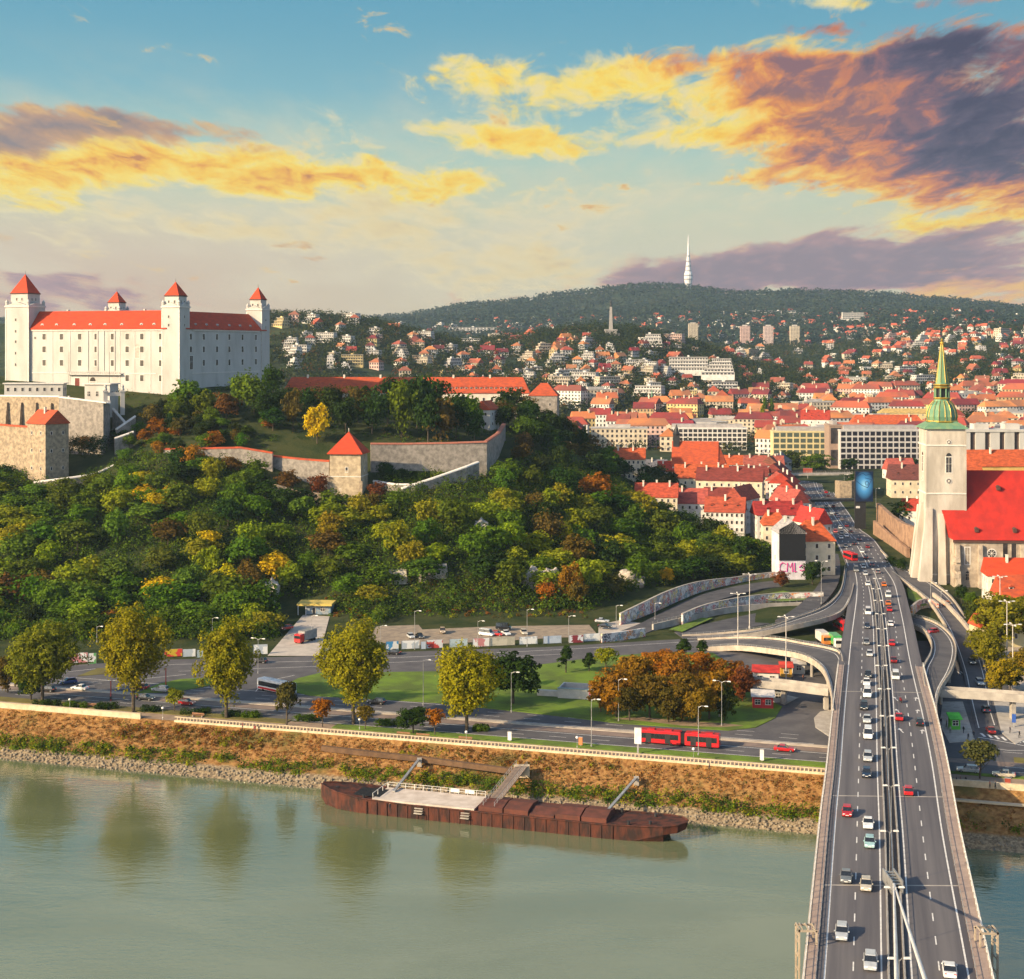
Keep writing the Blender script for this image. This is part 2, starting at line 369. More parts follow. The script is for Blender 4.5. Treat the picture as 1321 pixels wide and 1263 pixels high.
_sol = np.linalg.solve(_A, np.concatenate([_hz, np.zeros(3)]))
def hill(x, y):
    q = np.stack([x, y], -1); d2 = ((q[..., None, :] - _hp) ** 2).sum(-1)
    return _tps(d2) @ _sol[:_n] + _sol[_n] + q @ _sol[_n + 1:]
RPX = [-400, -100, 200, 350, 450, 520, 600, 700, 760, 830, 900, 960, 1050, 1150, 1250, 1350, 1700]
RINGS = [(900, None, [40, 40, 40, 38, 34, 30, 24, 18, 14, 12, 11, 11, 11, 12, 12, 12, 12]),
 (1400, None, [40, 40, 40, 40, 38, 34, 28, 22, 20, 18, 16, 15, 15, 15, 16, 17, 17]),
 (1700, [470, 470, 465, 460, 465, 475, 488, 494, 492, 497, 510, 520, 525, 525, 520, 514, 514], None),
 (2000, [420, 420, 415, 413, 417, 432, 455, 456, 446, 452, 474, 492, 502, 500, 490, 482, 482], None),
 (2200, [425, 425, 418, 414, 421, 438, 450, 436, 428, 433, 452, 477, 491, 488, 478, 470, 470], None),
 (2500, [440, 440, 435, 430, 434, 444, 449, 442, 434, 440, 450, 467, 481, 473, 461, 452, 452], None),
 (3000, [445, 445, 445, 440, 440, 443, 444, 446, 446, 446, 449, 454, 456, 447, 433, 427, 427], None),
 (3600, [440, 440, 440, 438, 436, 434, 431, 431, 433, 431, 433, 437, 430, 417, 410, 413, 413], None),
 (4300, [430, 430, 430, 428, 424, 420, 414, 410, 408, 406, 405, 404, 404, 405, 405, 411, 415], None),
 (5200, [418, 418, 418, 418, 418, 412, 396, 385, 380, 372, 377, 381, 380, 385, 394, 407, 430], None),
 (6200, [432, 432, 432, 432, 432, 428, 418, 408, 402, 398, 400, 402, 402, 408, 416, 425, 440], None),
 (12000, [446] * 17, None)]
_ry = [r[0] for r in RINGS]
_rz = [np.array(r[2], float) if r[1] is None else CZ - (np.array(r[1]) - HZ) / F * r[0] for r in RINGS]
def vnoise(x, y, s, seed=0):
    """smooth value noise"""
    x = np.asarray(x) / s; y = np.asarray(y) / s; xi = np.floor(x).astype(np.int64); yi = np.floor(y).astype(np.int64)
    fx = x - xi; fy = y - yi; fx = fx * fx * (3 - 2 * fx); fy = fy * fy * (3 - 2 * fy)
    def h(i, j):
        n = (i * 374761393 + j * 668265263 + seed * 974634777) & 0x7fffffff; n = ((n ^ (n >> 13)) * 1274126177) & 0x7fffffff
        return ((n ^ (n >> 16)) & 0xffff) / 65535.
    return (h(xi, yi) * (1 - fx) + h(xi + 1, yi) * fx) * (1 - fy) + (h(xi, yi + 1) * (1 - fx) + h(xi + 1, yi + 1) * fx) * fy
def height(x, y):
    x = np.asarray(x, float); y = np.asarray(y, float)
    yy = np.maximum(y, 1); p = CX + F * x / yy
    cols = np.array([np.interp(p, RPX, z) for z in _rz])
    far = cols[0].copy()
    for k in range(len(RINGS) - 1):
        f = np.clip((y - _ry[k]) / (_ry[k + 1] - _ry[k]), 0, 1); f = f * f * (3 - 2 * f) if k > 0 else f
        far = np.where(y > _ry[k], cols[k] * (1 - f) + cols[k + 1] * f, far)
    amp = np.clip((y - 1500) / 1500, 0, 1)
    far = far + amp * ((vnoise(x, y, 420, 1) - .5) * 22 + (vnoise(x, y, 150, 2) - .5) * 9)
    t = tval(x, y)
    base = np.where(p > 985, np.interp(y, [440, 560, 900], [7, 9, 11]), np.interp(y, [492, 560, 900], [7, 9, 11]))
    nb = np.clip((t - np.interp(p, [330, 360, 430, 480, 760, 850], [132, 150, 150, 152, 156, 150])) / 40, 0, 1) * (1 - np.clip((p - 985) / 60, 0, 1))
    near = base + np.maximum(hill(x, y) - base, 0) * nb
    bank = np.interp(t, [-60, -6, 0, 3, 7, 16.3, 17.2], [-9, -2.2, 0.0, 1.2, 2.4, 6.2, G0])
    near = np.where(t < 17.2, bank, near)
    b = np.clip((y - 780) / 170, 0, 1); b = b * b * (3 - 2 * b)
    return near * (1 - b) + far * b
def hz(x, y): return float(height(np.array([x]), np.array([y]))[0])
def ground_at(px, y): x = (px - CX) / F * y; return Vector((x, y, hz(x, y)))

def grid_mesh(name, X, Y, Z, mats, mi=None):
    nr, nc = X.shape; v = np.stack([X, Y, Z], -1).reshape(-1, 3)
    i = np.arange(nr * nc).reshape(nr, nc); q = np.stack([i[:-1, :-1], i[:-1, 1:], i[1:, 1:], i[1:, :-1]], -1).reshape(-1, 4)
    return fast_mesh(name, v, q, mats, mi)
def fast_mesh(name, v, q, mats, mi=None, smooth=False):
    me = bpy.data.meshes.new(name); n, k = q.shape
    me.vertices.add(len(v)); me.vertices.foreach_set('co', np.ascontiguousarray(v, dtype=np.float32).ravel())
    me.loops.add(n * k); me.loops.foreach_set('vertex_index', np.ascontiguousarray(q, dtype=np.int32).ravel())
    me.polygons.add(n); me.polygons.foreach_set('loop_start', np.arange(0, n * k, k, dtype=np.int32))
    if smooth: me.polygons.foreach_set('use_smooth', np.ones(n, dtype=bool))
    for m in (mats if isinstance(mats, (list, tuple)) else [mats]): me.materials.append(m)
    if mi is not None: me.polygons.foreach_set('material_index', np.asarray(mi, dtype=np.int32))
    me.update(calc_edges=True); me.validate(); return me
def link(name, me, parent=None):
    o = bpy.data.objects.new(name, me); COL.objects.link(o)
    if parent: o.parent = parent
    return o

def terrain_mat():
    m = bpy.data.materials.new('terrain_soil'); m.use_nodes = True; t = NT(m.node_tree); b = t.n['Principled BSDF']
    g = t.node('ShaderNodeNewGeometry'); v = g.outputs['Position']; sp = t.node('ShaderNodeSeparateXYZ'); t.l.new(v, sp.inputs[0])
    tt = t.m('ADD', t.m('MULTIPLY', sp.outputs[0], .2856), t.m('MULTIPLY', t.m('SUBTRACT', sp.outputs[1], 305), .9583))
    n = t.noise(v, .12, 6, .65); n2 = t.noise(v, .9, 5, .6); n3 = t.noise(v, .012, 6, .6)
    wood = t.mix(t.rng(n, .35, .65), (.022, .035, .010), (.05, .055, .018))
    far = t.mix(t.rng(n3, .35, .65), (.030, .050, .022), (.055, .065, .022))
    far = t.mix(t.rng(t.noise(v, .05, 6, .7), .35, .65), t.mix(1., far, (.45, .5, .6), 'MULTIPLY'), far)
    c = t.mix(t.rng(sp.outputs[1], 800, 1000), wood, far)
    dry = t.mix(t.rng(n2, .3, .7), (.36, .20, .07), (.17, .075, .025))
    dry = t.mix(t.rng(t.noise(v, .1, 4, .6), .52, .68), dry, (.13, .10, .03))
    stone = t.mix(t.rng(t.noise(v, 1.4, 4, .7), .35, .65), (.34, .26, .16), (.12, .09, .06))
    c = t.mix(t.rng(t.m('ADD', tt, t.m('MULTIPLY', n2, 3)), 22, 18), c, dry)
    c = t.mix(t.rng(t.m('ADD', tt, t.m('MULTIPLY', n2, 2)), 6.0, 4.8), c, stone)
    t.put(b.inputs['Base Color'], c); b.inputs['Roughness'].default_value = .95; b.inputs['Specular IOR Level'].default_value = .1
    bn = t.node('ShaderNodeBump'); bn.inputs['Strength'].default_value = .6; bn.inputs['Distance'].default_value = .5
    t.put(bn.inputs['Height'], t.noise(v, 1.1, 5, .7)); t.l.new(bn.outputs[0], b.inputs['Normal'])
    return m
def build_ground():
    ts = list(np.arange(-60, 0, 10)) + list(np.arange(0, 18, .9)) + list(np.arange(18.5, 130, 6)) + list(np.arange(130, 520, 5)) + list(np.arange(520, 1200, 14))
    t = 1200.
    while t < 5400: ts.append(t); t *= 1.016
    ts = np.array(ts); s = np.linspace(-340, 340, 171)
    k = 1 + np.maximum(ts, 0) / 520
    S = s[None] * k[:, None]; T = np.repeat(ts[:, None], len(s), 1)
    X = BO[0] + UD[0] * S + ND[0] * T + 0.10 * np.maximum(T - 100, 0) * -1.0; Y = BO[1] + UD[1] * S * np.where(T > 500, np.maximum(1 - (T - 500) / 500, 0), 1) + ND[1] * T
    Z = height(X, Y)
    kind(link('ground', grid_mesh('ground', X, Y, Z, terrain_mat())), 'structure')
build_ground()

def water_mat():
    m = bpy.data.materials.new('river_water'); m.use_nodes = True; t = NT(m.node_tree); b = t.n['Principled BSDF']
    g = t.node('ShaderNodeNewGeometry'); v = g.outputs['Position']
    mp = t.node('ShaderNodeMapping'); t.l.new(v, mp.inputs[0]); mp.inputs['Rotation'].default_value = (0, 0, R(16.6)); mp.inputs['Scale'].default_value = (.45, 1.0, 1)
    mv = mp.outputs[0]
    c = t.mix(t.rng(t.noise(mv, .035, 5, .6, .5), .3, .7), (.098, .116, .058), (.140, .158, .090))
    t.put(b.inputs['Base Color'], c); b.inputs['Roughness'].default_value = .05; b.inputs['IOR'].default_value = 2.4
    h = t.m('ADD', t.m('MULTIPLY', t.noise(mv, 1.1, 4, .62, .3), t.rng(t.noise(mv, .03, 4, .6, .5), .3, .65, .35, 1.25)), t.m('MULTIPLY', t.noise(mv, .16, 4, .6, .8), 1.5))
    bn = t.node('ShaderNodeBump'); bn.inputs['Strength'].default_value = .085; bn.inputs['Distance'].default_value = .45
    t.put(bn.inputs['Height'], h); t.l.new(bn.outputs[0], b.inputs['Normal'])
    return m
def build_water():
    mb = MB(); mb.add([(-6000, -3000, 0), (6000, -3000, 0), (6000, 720, 0), (-6000, 720, 0)], [(0, 1, 2, 3)])
    # stop the sheet under the bank
    c = [st2xy(-3000, 6), st2xy(3000, 6), st2xy(3000, -1900), st2xy(-3000, -1900)]
    mb = MB(); mb.add([(p[0], p[1], 0) for p in c], [(0, 1, 2, 3)])
    kind(mb.build('river_water', water_mat()), 'structure')
build_water()
# ================================================================ roads, lawns, promenade
asphalt = mat('asphalt', (.070, .066, .072), (.105, .098, .10), .85, .22, bump=.1, bscale=3)
asphalt_deck = mat('asphalt_deck', (.074, .069, .078), (.135, .124, .126), .8, .55, 6, stretch=(1.0, .022, .3), rot=R(-13.6), contrast=(.28, .75))
asphalt_dark = mat('asphalt_dark', (.050, .048, .054), (.085, .08, .084), .85, .3)
paint = mat('road_paint', (.72, .70, .66), (.5, .48, .46), .7, 1.5)
paving = mat('paving', (.30, .22, .16), (.22, .16, .12), .9, .5)
kerbstone = mat('kerbstone', (.42, .38, .33), (.3, .27, .24), .9, .6)
grass_m = mat('grass_lawn', (.125, .20, .018), (.080, .115, .020), .95, .13, bump=.5, bscale=4, contrast=(.35, .65))
drygrass_m = mat('dry_lawn', (.16, .14, .035), (.11, .09, .03), .95, .25, bump=.5, bscale=4)
dirt = mat('bare_earth', (.28, .2, .13), (.18, .13, .08), .95, .3, bump=.4)
concrete = mat('concrete', (.40, .36, .31), (.27, .24, .21), .85, .35, bump=.15)
concrete_warm = mat('concrete_warm', (.50, .42, .33), (.34, .28, .22), .85, .5, bump=.15)
cream_stone = mat('cream_stone', (.62, .50, .34), (.46, .36, .24), .85, .8, bump=.2)
steel = mat('galvanised_steel', (.45, .44, .43), (.33, .32, .31), .45, .8, metal=.6)
white_metal = mat('white_metal', (.68, .66, .62), (.55, .53, .5), .5, 1.)
dark_metal = mat('dark_metal', (.03, .03, .032), None, .5, 1.)
black_m = mat('black', (.012, .012, .014), None, .6, 1.)

def poly(name, pts, z, m, h=0., knd='structure', lift=0.):
    """a flat ground patch from photo points on level z; with h it stands on a kerb"""
    w = [P(a, b, z + h) for a, b in pts]
    mb = MB()
    if h: mb.prism([(p.x, p.y) for p in w], z - .05, z + h)
    else:
        a = sum(w[i].x * w[(i + 1) % len(w)].y - w[(i + 1) % len(w)].x * w[i].y for i in range(len(w)))
        if a < 0: w = w[::-1]
        mb.add([(p.x, p.y, z + lift) for p in w], [tuple(range(len(w)))])
    return kind(mb.build(name, m), knd)
def st_quad(name, s0, s1, t0, t1, z, m, h=0.):
    c = [st2xy(s0, t0), st2xy(s1, t0), st2xy(s1, t1), st2xy(s0, t1)]
    mb = MB()
    if h: mb.prism(c, z - .05, z + h)
    else: mb.add([(*p, z) for p in c], [(0, 1, 2, 3)])
    return kind(mb.build(name, m), 'structure')
ZR = G0 + .03
def st_poly_px(px, py, z=ZR):
    p = P(px, py, z); return p
# the wide asphalt apron between the embankment and the foot of the hill
top_line = [(-200, 850), (0, 866), (121, 856), (212, 851), (380, 847), (504, 841.5), (576, 838.6), (700, 835), (800, 829), (868, 825), (930, 821), (1000, 818), (1090, 812), (1200, 812), (1330, 835), (1480, 850)]
def build_apron():
    lo = [st2xy(s, 25.0) for s in (-215, 330)]
    w = [P(a, b, ZR) for a, b in top_line]
    pts = [(lo[0][0], lo[0][1]), (lo[1][0], lo[1][1])] + [(p.x, p.y) for p in reversed(w)]
    kind(MB().add([(*p, ZR) for p in pts], [tuple(range(len(pts)))]).build('road', asphalt), 'structure')
build_apron()
# lawns on kerbs
poly('lawn', [(368, 884), (384, 875), (412, 868), (560, 866), (660, 862), (760, 849), (850, 841), (920, 842), (958, 868), (975, 895), (1009, 911), (1000, 926), (975, 938), (940, 942), (800, 933), (700, 921), (560, 906), (400, 897), (378, 892)], G0, grass_m, .16)
poly('lawn', [(176, 894), (205, 882), (232, 876), (270, 874), (300, 875), (262, 886), (226, 892)], G0, grass_m, .16)
poly('lawn', [(100, 872), (125, 862), (205, 857), (150, 868)], G0, drygrass_m, .14)
poly('pavement', [(1052, 938), (1050, 926), (1058, 918), (1090, 912), (1100, 950), (1070, 950)], G0, kerbstone, .14)
poly('pavement', [(962, 884), (1030, 900), (1012, 909), (980, 897)], G0 + .17, concrete, .05)
st_quad('median_strip', -300, 70, 37.2, 39.0, G0, concrete_warm, .15)
st_quad('median_strip', 100, 330, 37.2, 41.0, G0, drygrass_m, .15)
st_quad('tram_track_bed', -300, 330, 33.6, 37.0, ZR + .006, mat('track_bed', (.23, .17, .14), (.16, .12, .10), .9, .4))
# promenade paving and verges
st_quad('promenade', -300, 330, 17.6, 25.0, G0 + .012, paving)
st_quad('verge', -300, -62, 22.4, 26.0, G0, drygrass_m, .16)
st_quad('verge', -50, 66, 21.8, 25.4, G0, grass_m, .16)
st_quad('verge', 84, 330, 24.8, 26.6, G0, grass_m, .16)
poly('path', [(790, 927), (830, 930), (880, 936), (930, 938), (960, 936), (935, 933), (880, 930), (830, 925)], G0, dirt, .168)
# lane markings
def markings():
    mb = MB(); z = ZR + .012
    def line(s0, s1, t, w=.16, dash=None, gap=None):
        s = s0
        while s < s1:
            e = min(s1, s + (dash or s1 - s0))
            c = [st2xy(s, t - w / 2), st2xy(e, t - w / 2), st2xy(e, t + w / 2), st2xy(s, t + w / 2)]
            mb.add([(*p, z) for p in c], [(0, 1, 2, 3)]); s = e + (gap or 1e9)
    line(-300, 66, 26.2, .2); line(-300, 66, 29.4, .15, 4, 6); line(-300, 66, 32.8, .2)
    line(-300, 58, 39.9, .2); line(-300, 58, 43.2, .15, 4, 6); line(-200, 58, 46.6, .15, 4, 6); line(-200, 40, 50.2, .2)
    line(98, 330, 29.6, .16, 4, 6); line(98, 330, 33.2, .2); line(98, 330, 45, .16, 4, 6)
    def px_line(pts, w=.18):
        q = [P(a, b, z) for a, b in pts]
        for a, b in zip(q, q[1:]):
            d = (b - a).normalized(); n = Vector((-d.y, d.x, 0)) * w / 2
            mb.add([tuple(a - n), tuple(b - n), tuple(b + n), tuple(a + n)], [(0, 1, 2, 3)])
    px_line([(0, 876), (130, 862), (230, 857), (400, 853), (560, 846), (740, 837), (900, 827)], .22)
    px_line([(230, 866), (400, 860), (560, 852), (740, 843)], .18)
    px_line([(330, 892), (336, 884), (352, 877), (380, 871)], .2); px_line([(100, 880), (180, 876), (240, 870)], .2)
    px_line([(1262, 951), (1275, 953), (1321, 962)], .3); px_line([(1275, 964), (1300, 968), (1321, 968)], .2)
    for k in range(9):
        a = P(1237 + k * 4.6, 868 + .1 * k, z); mb.box(a.x - .22, a.x + .22, a.y - 1.6, a.y + 1.6, z, z + .004)
    for k in range(7):
        a = P(1268 + k * 9, 948 + 1.6 * k, z); mb.box(a.x - .3, a.x + .3, a.y - 1.5, a.y + 1.5, z, z + .004)
    kind(mb.build('road_markings', paint, fixn=False), 'structure')
markings()
# embankment parapets
def parapet(s0, s1, label, baluster):
    o = empty('embankment_parapet', (*st2xy((s0 + s1) / 2, 17.3), G0), label, 'parapet')
    ox, oy = st2xy((s0 + s1) / 2, 17.3)
    def L(s, dz=0): x, y = st2xy(s, 17.3); return (x - ox, y - oy, dz)
    if not baluster:
        MB().sweep([L(s0), L(s1)], [(-.25, -.9), (.3, -.9), (.28, 1.05), (-.22, 1.05)]).build('wall', cream_stone, o)
        MB().sweep([L(s0), L(s1)], [(-.3, 1.052), (.36, 1.052), (.36, 1.2), (-.3, 1.2)]).build('coping', mat('pale_coping', (.56, .46, .32), (.44, .36, .25), .8, .7), o)
    else:
        MB().sweep([L(s0), L(s1)], [(-.3, -1.0), (.3, -1.0), (.28, .3), (-.28, .3)]).build('wall', cream_stone, o)
        MB().sweep([L(s0), L(s1)], [(-.16, .95), (.16, .95), (.16, 1.1), (-.16, 1.1)]).build('coping', mat('pale_coping', (.56, .46, .32), (.44, .36, .25), .8, .7), o)
        mb = MB(); s = s1 - .3; n = 0; bm_ = MB().box(-.11, .11, -.11, .11, .3, .952).mesh('baluster', cream_stone)
        while s > s0:
            p = L(s); n += 1; s -= .85
            if n <= 100: b = bpy.data.objects.new('baluster', bm_); COL.objects.link(b); b.parent = o; b.location = (p[0], p[1], 0)
            else: mb.box(p[0] - .11, p[0] + .11, p[1] - .11, p[1] + .11, .3, .952)
        kind(mb.build('balusters', cream_stone, o), 'stuff')
parapet(-300, -97, 'solid cream stone parapet along the embankment left of the stairs', False)
parapet(-88, 66, 'long cream balustrade between the embankment stairs and the bridge', True)
def quay_wall():
    o = empty('quay_wall', (*st2xy(120, 16.5), G0), 'two tier sandstone quay wall right of the bridge', 'wall')
    ox, oy = st2xy(120, 16.5)
    def L(s, t, dz=0): x, y = st2xy(s, t); return (x - ox, y - oy, dz)
    MB().sweep([L(83, 17.3), L(300, 17.3)], [(-.3, -2.4), (.3, -2.4), (.3, 1.1), (-.3, 1.1)]).build('upper_wall', cream_stone, o)
    MB().sweep([L(83, 13.6), L(300, 13.6)], [(-1.2, -4.5), (.9, -4.5), (.6, -1.9), (-1.2, -1.9)]).build('lower_wall', mat('quay_stone', (.50, .38, .26), (.34, .26, .18), .9, .9, bump=.3), o)
    MB().sweep([L(83, 13.2), L(300, 13.2)], [(-.2, -1.898), (.9, -1.898), (.9, -1.6), (-.2, -1.6)]).build('coping', mat('pale_coping', (.56, .46, .32), (.44, .36, .25), .8, .7), o)
quay_wall()

# ================================================================ the bridge and its ramps
def zmain(y): return float(np.interp(y, [0, 350, 440, 540, 620, 900, 1100], [14, 13.8, 12.7, 10.7, 9.75, 11.2, 11.6]))
def Pz(px, py, zf):
    z = 12.
    for _ in range(25): p = P(px, py, z); z = zf(p.y)
    return P(px, py, z)
def resample(pts, n, smooth=True):
    pts = [Vector(p) for p in pts]
    if smooth and len(pts) > 2:
        out = []
        for i in range(len(pts) - 1):
            p0 = pts[max(i - 1, 0)]; p1 = pts[i]; p2 = pts[i + 1]; p3 = pts[min(i + 2, len(pts) - 1)]
            for k in range(8):
                t = k / 8; out.append(.5 * ((2 * p1) + (p2 - p0) * t + (2 * p0 - 5 * p1 + 4 * p2 - p3) * t * t + (3 * p1 - p0 - 3 * p2 + p3) * t ** 3))
        pts = out + [pts[-1]]
    d = [0.]
    for a, b in zip(pts, pts[1:]): d.append(d[-1] + (b - a).length)
    return [Vector([float(np.interp(d[-1] * i / (n - 1), d, [p[k] for p in pts])) for k in range(3)]) for i in range(n)]
def lerpl(A, B, f): return [a + (b - a) * f for a, b in zip(A, B)]
def up(L, dz): return [p + Vector((0, 0, dz)) for p in L]
def offset(L, d):
    out = []
    for j, p in enumerate(L):
        t = (L[min(j + 1, len(L) - 1)] - L[max(j - 1, 0)]); t = Vector((t.x, t.y, 0)).normalized(); out.append(p + Vector((t.y, -t.x, 0)) * d)
    return out
def ribbon(mb, L, w, dash=None, gap=None, dz=0.014):
    """painted line along a polyline"""
    if dash is None:
        mb.strip(up(offset(L, -w / 2), dz), up(offset(L, w / 2), dz)); return
    d = [0.]
    for a, b in zip(L, L[1:]): d.append(d[-1] + (b - a).length)
    s = 0.
    while s + dash < d[-1]:
        q = [Vector([float(np.interp(x, d, [p[k] for p in L])) for k in range(3)]) for x in (s, s + dash)]
        mb.strip(up(offset(q, -w / 2), dz), up(offset(q, w / 2), dz)); s += dash + gap
def rail(o, L, h=1.05, post=2.5, m=None, name='railing', bars=(1.0, .55)):
    mb = MB(); r0 = Vector(o.location)
    for b in bars: mb.sweep([p - r0 + Vector((0, 0, h * b)) for p in L], [(-.03, -.03), (.03, -.03), (.03, .03), (-.03, .03)])
    d = [0.]
    for a, b in zip(L, L[1:]): d.append(d[-1] + (b - a).length)
    s = 0.
    while s <= d[-1]:
        p = Vector([float(np.interp(s, d, [q[k] for q in L])) for k in range(3)]) - r0
        mb.box(p.x - .05, p.x + .05, p.y - .05, p.y + .05, p.z, p.z + h); s += post
    return mb.build(name, m or white_metal, o)
def rel(o, L): r0 = Vector(o.location); return [p - r0 for p in L]

mark = MB()      # painted lines on the elevated roads
main_L = resample([Pz(*p, zmain) for p in [(1003, 1600), (1023, 1400), (1037, 1263), (1058, 1058), (1066, 995), (1074, 920), (1080, 870), (1086, 825), (1091, 795), (1095, 770), (1096, 750), (1093, 730)]], 60)
main_R = resample([Pz(*p, zmain) for p in [(1347, 1600), (1307, 1400), (1280, 1263), (1240, 1082), (1222, 985), (1207, 920), (1198, 888), (1188, 850), (1179, 808), (1172, 780), (1164, 752), (1150, 732)]], 60)
main_C = resample([Pz(*p, zmain) for p in [(1172, 1600), (1164, 1400), (1157, 1263), (1150, 1082), (1145, 995), (1142, 920), (1140, 880), (1137, 840), (1135, 808), (1132, 780), (1128, 758), (1120, 735)]], 60)
def build_bridge():
    o = empty('road_bridge', (100, 300, 14), 'wide four lane road bridge over the river full of cars', 'bridge')
    MB().strip(rel(o, main_R), rel(o, main_L), th=.9).build('deck', asphalt_deck, o)
    n = 34
    MB().sweep(rel(o, up(main_L[:n], 0)), [(-.25, -2.6), (.1, -2.6), (.1, .22), (-.25, .22)]).build('edge_beam', concrete_warm, o)
    MB().sweep(rel(o, up(main_R[:n], 0)), [(-.1, -2.6), (.25, -2.6), (.25, .22), (-.1, .22)]).build('edge_beam', concrete_warm, o)
    c = up(main_C[:n], -.9)
    MB().sweep(rel(o, c), [(-6, -3.4), (6, -3.4), (6.5, 0), (-6.5, 0)]).build('box_girder', steel, o)
    # side walkways
    wl = mat('walkway', (.36, .27, .22), (.27, .2, .17), .9, .6)
    L2 = offset(main_L, 1.5); R2 = offset(main_R, -1.5)
    MB().strip(rel(o, up(L2[:n], .15)), rel(o, up(offset(main_L, .12)[:n], .15)), th=.14).build('walkway', wl, o)
    MB().strip(rel(o, up(offset(main_R, -.12)[:n], .15)), rel(o, up(offset(main_R, -1.9)[:n], .15)), th=.14).build('walkway', wl, o)
    rail(o, up(main_L[:n], .22)); rail(o, up(main_R[:n], .22))
    rail(o, up(offset(main_L, 1.5)[:n], .02), .6, 3, steel, 'guard_rail', (1.0,)); rail(o, up(offset(main_R, -1.9)[:n], .02), .6, 3, steel, 'guard_rail', (1.0,))
    # median: two kerbs with rails, a dark gap between
    for sgn in (-1, 1):
        e = offset(main_C, sgn * 1.0)
        MB().sweep(rel(o, e[:56]), [(-.14, .0), (.14, .0), (.14, .34), (-.14, .34)]).build('median_kerb', concrete, o)
        rail(o, up(e[:56], .33), .7, 2.5, steel, 'median_railing', (1.0,))
    MB().strip(rel(o, up(offset(main_C, .85)[:34], .03)), rel(o, up(offset(main_C, -.85)[:34], .03))).build('median_grating', mat('grating', (.10, .085, .08), (.06, .05, .05), .8, 2.), o)
    MB().sweep(rel(o, up(main_C[:34], .35)), [(-.1, -.1), (.1, -.1), (.1, .1), (-.1, .1)]).build('service_pipe', steel, o)
    # stay cables rising towards the pylon top and their anchor housing
    A = Pz(1153, 1148, zmain) + Vector((0, 0, 1.0))
    for (px, py) in ((1238, 1400), (1161, 1400)):
        e = Q(px, 62, py=py)
        d = (e - A); MB().tube(rel(o, [A, A + d * .5, A + d]), [.16, .16, .16], 10).build('stay_cable', mat('cable_white', (.72, .70, .67), (.6, .58, .55), .45, .3), o)
    mb = MB(); a = A - Vector(o.location)
    mb.box(a.x - .9, a.x - .7, a.y - 2, a.y + 3.2, -.1, 2.0); mb.box(a.x + .7, a.x + .9, a.y - 2, a.y + 3.2, -.1, 2.0)
    for k in range(5): mb.box(a.x - .7, a.x + .7, a.y - 1.6 + k * .9, a.y - 1.15 + k * .9, 1.2 + .12 * k, 1.35 + .12 * k)
    mb.build('cable_anchor', steel, o)
    # inspection gantries over each edge
    for L, sg, py in ((main_L, -1, 1213), (main_R, 1, 1232)):
        yy = 1900 * 81 / (py - 448); i = min(range(60), key=lambda k: abs(L[k].y - yy)); p = L[i] - Vector(o.location)
        mb = MB()
        for dy in (-1.1, 1.1):
            mb.box(p.x + sg * .2 - 1.3, p.x + sg * .2 + 1.3, p.y + dy - .12, p.y + dy + .12, 1.9, 2.15)
            mb.box(p.x + sg * 1.35 - .12, p.x + sg * 1.35 + .12, p.y + dy - .12, p.y + dy + .12, -5.5, 2.15)
            mb.box(p.x - sg * 1.0 - .12, p.x - sg * 1.0 + .12, p.y + dy - .12, p.y + dy + .12, .2, 2.1)
        for z in (-3.5, -1.6, .3, 1.2, 2.2): mb.box(p.x + sg * 1.35 - .1, p.x + sg * 1.35 + .1, p.y - 1.1, p.y + 1.1, z, z + .14)
        for xx in (-.8, .1, .9): mb.box(p.x + sg * xx - .08, p.x + sg * xx + .08, p.y - 1.1, p.y + 1.1, 2.16, 2.3)
        mb.build('inspection_gantry', mat('gantry_steel', (.42, .34, .25), (.3, .24, .18), .6, 1.), o)
    # piers
    for i in (24, 31, 38):
        c = main_C[i] - Vector(o.location)
        for dx in (-7, 0, 7): MB().box(c.x + dx - .8, c.x + dx + .8, c.y - .6, c.y + .6, -9.5, -.9).build('pier', concrete, o)
    # paint
    ribbon(mark, offset(main_L, 2.55), .24); ribbon(mark, offset(main_R, -2.9), .24)
    ribbon(mark, offset(main_C, -1.9), .22); ribbon(mark, offset(main_C, 1.9), .22)
    ribbon(mark, lerpl(offset(main_L, 2.55), offset(main_C, -1.9), .5), .18, 3, 5.5); ribbon(mark, lerpl(offset(main_C, 1.9), offset(main_R, -2.9), .5), .18, 3, 5.5)
    for (a, b) in [(1156, 902), (1159, 918), (1163, 943)]:
        p = Pz(a, b, zmain); mark.add([(p.x - .12, p.y - 1.5, p.z + .015), (p.x + .12, p.y - 1.5, p.z + .015), (p.x + .12, p.y + 1, p.z + .015), (p.x - .12, p.y + 1, p.z + .015)], [(0, 1, 2, 3)])
        mark.add([(p.x - .5, p.y + 1, p.z + .015), (p.x + .5, p.y + 1, p.z + .015), (p.x, p.y + 2.4, p.z + .015)], [(0, 1, 2)])
    for (a, b) in [(1179, 902), (1181, 918), (1187, 944)]:
        p = Pz(a, b, zmain); mark.add([(p.x - .12, p.y - 1.5, p.z + .015), (p.x + .12, p.y - 1.5, p.z + .015), (p.x + .7, p.y + .8, p.z + .015), (p.x + .5, p.y + .9, p.z + .015)], [(0, 1, 2, 3)])
        mark.add([(p.x + .1, p.y + .9, p.z + .015), (p.x + 1.2, p.y + .3, p.z + .015), (p.x + 1.1, p.y + 1.8, p.z + .015)], [(0, 1, 2)])
    # worn concrete expansion joints
    for py in (893, 1022, 1150):
        i = min(range(60), key=lambda k: abs(main_L[k].y - Pz(1100, py, zmain).y)); a, b = offset(main_L, 1.6)[i], offset(main_R, -2)[i]
        MB().strip(rel(o, [a + Vector((0, -.2, .008)), a + Vector((0, .2, .008))]), rel(o, [b + Vector((0, -.2, .008)), b + Vector((0, .2, .008))])).build('expansion_joint', kerbstone, o)
    return o
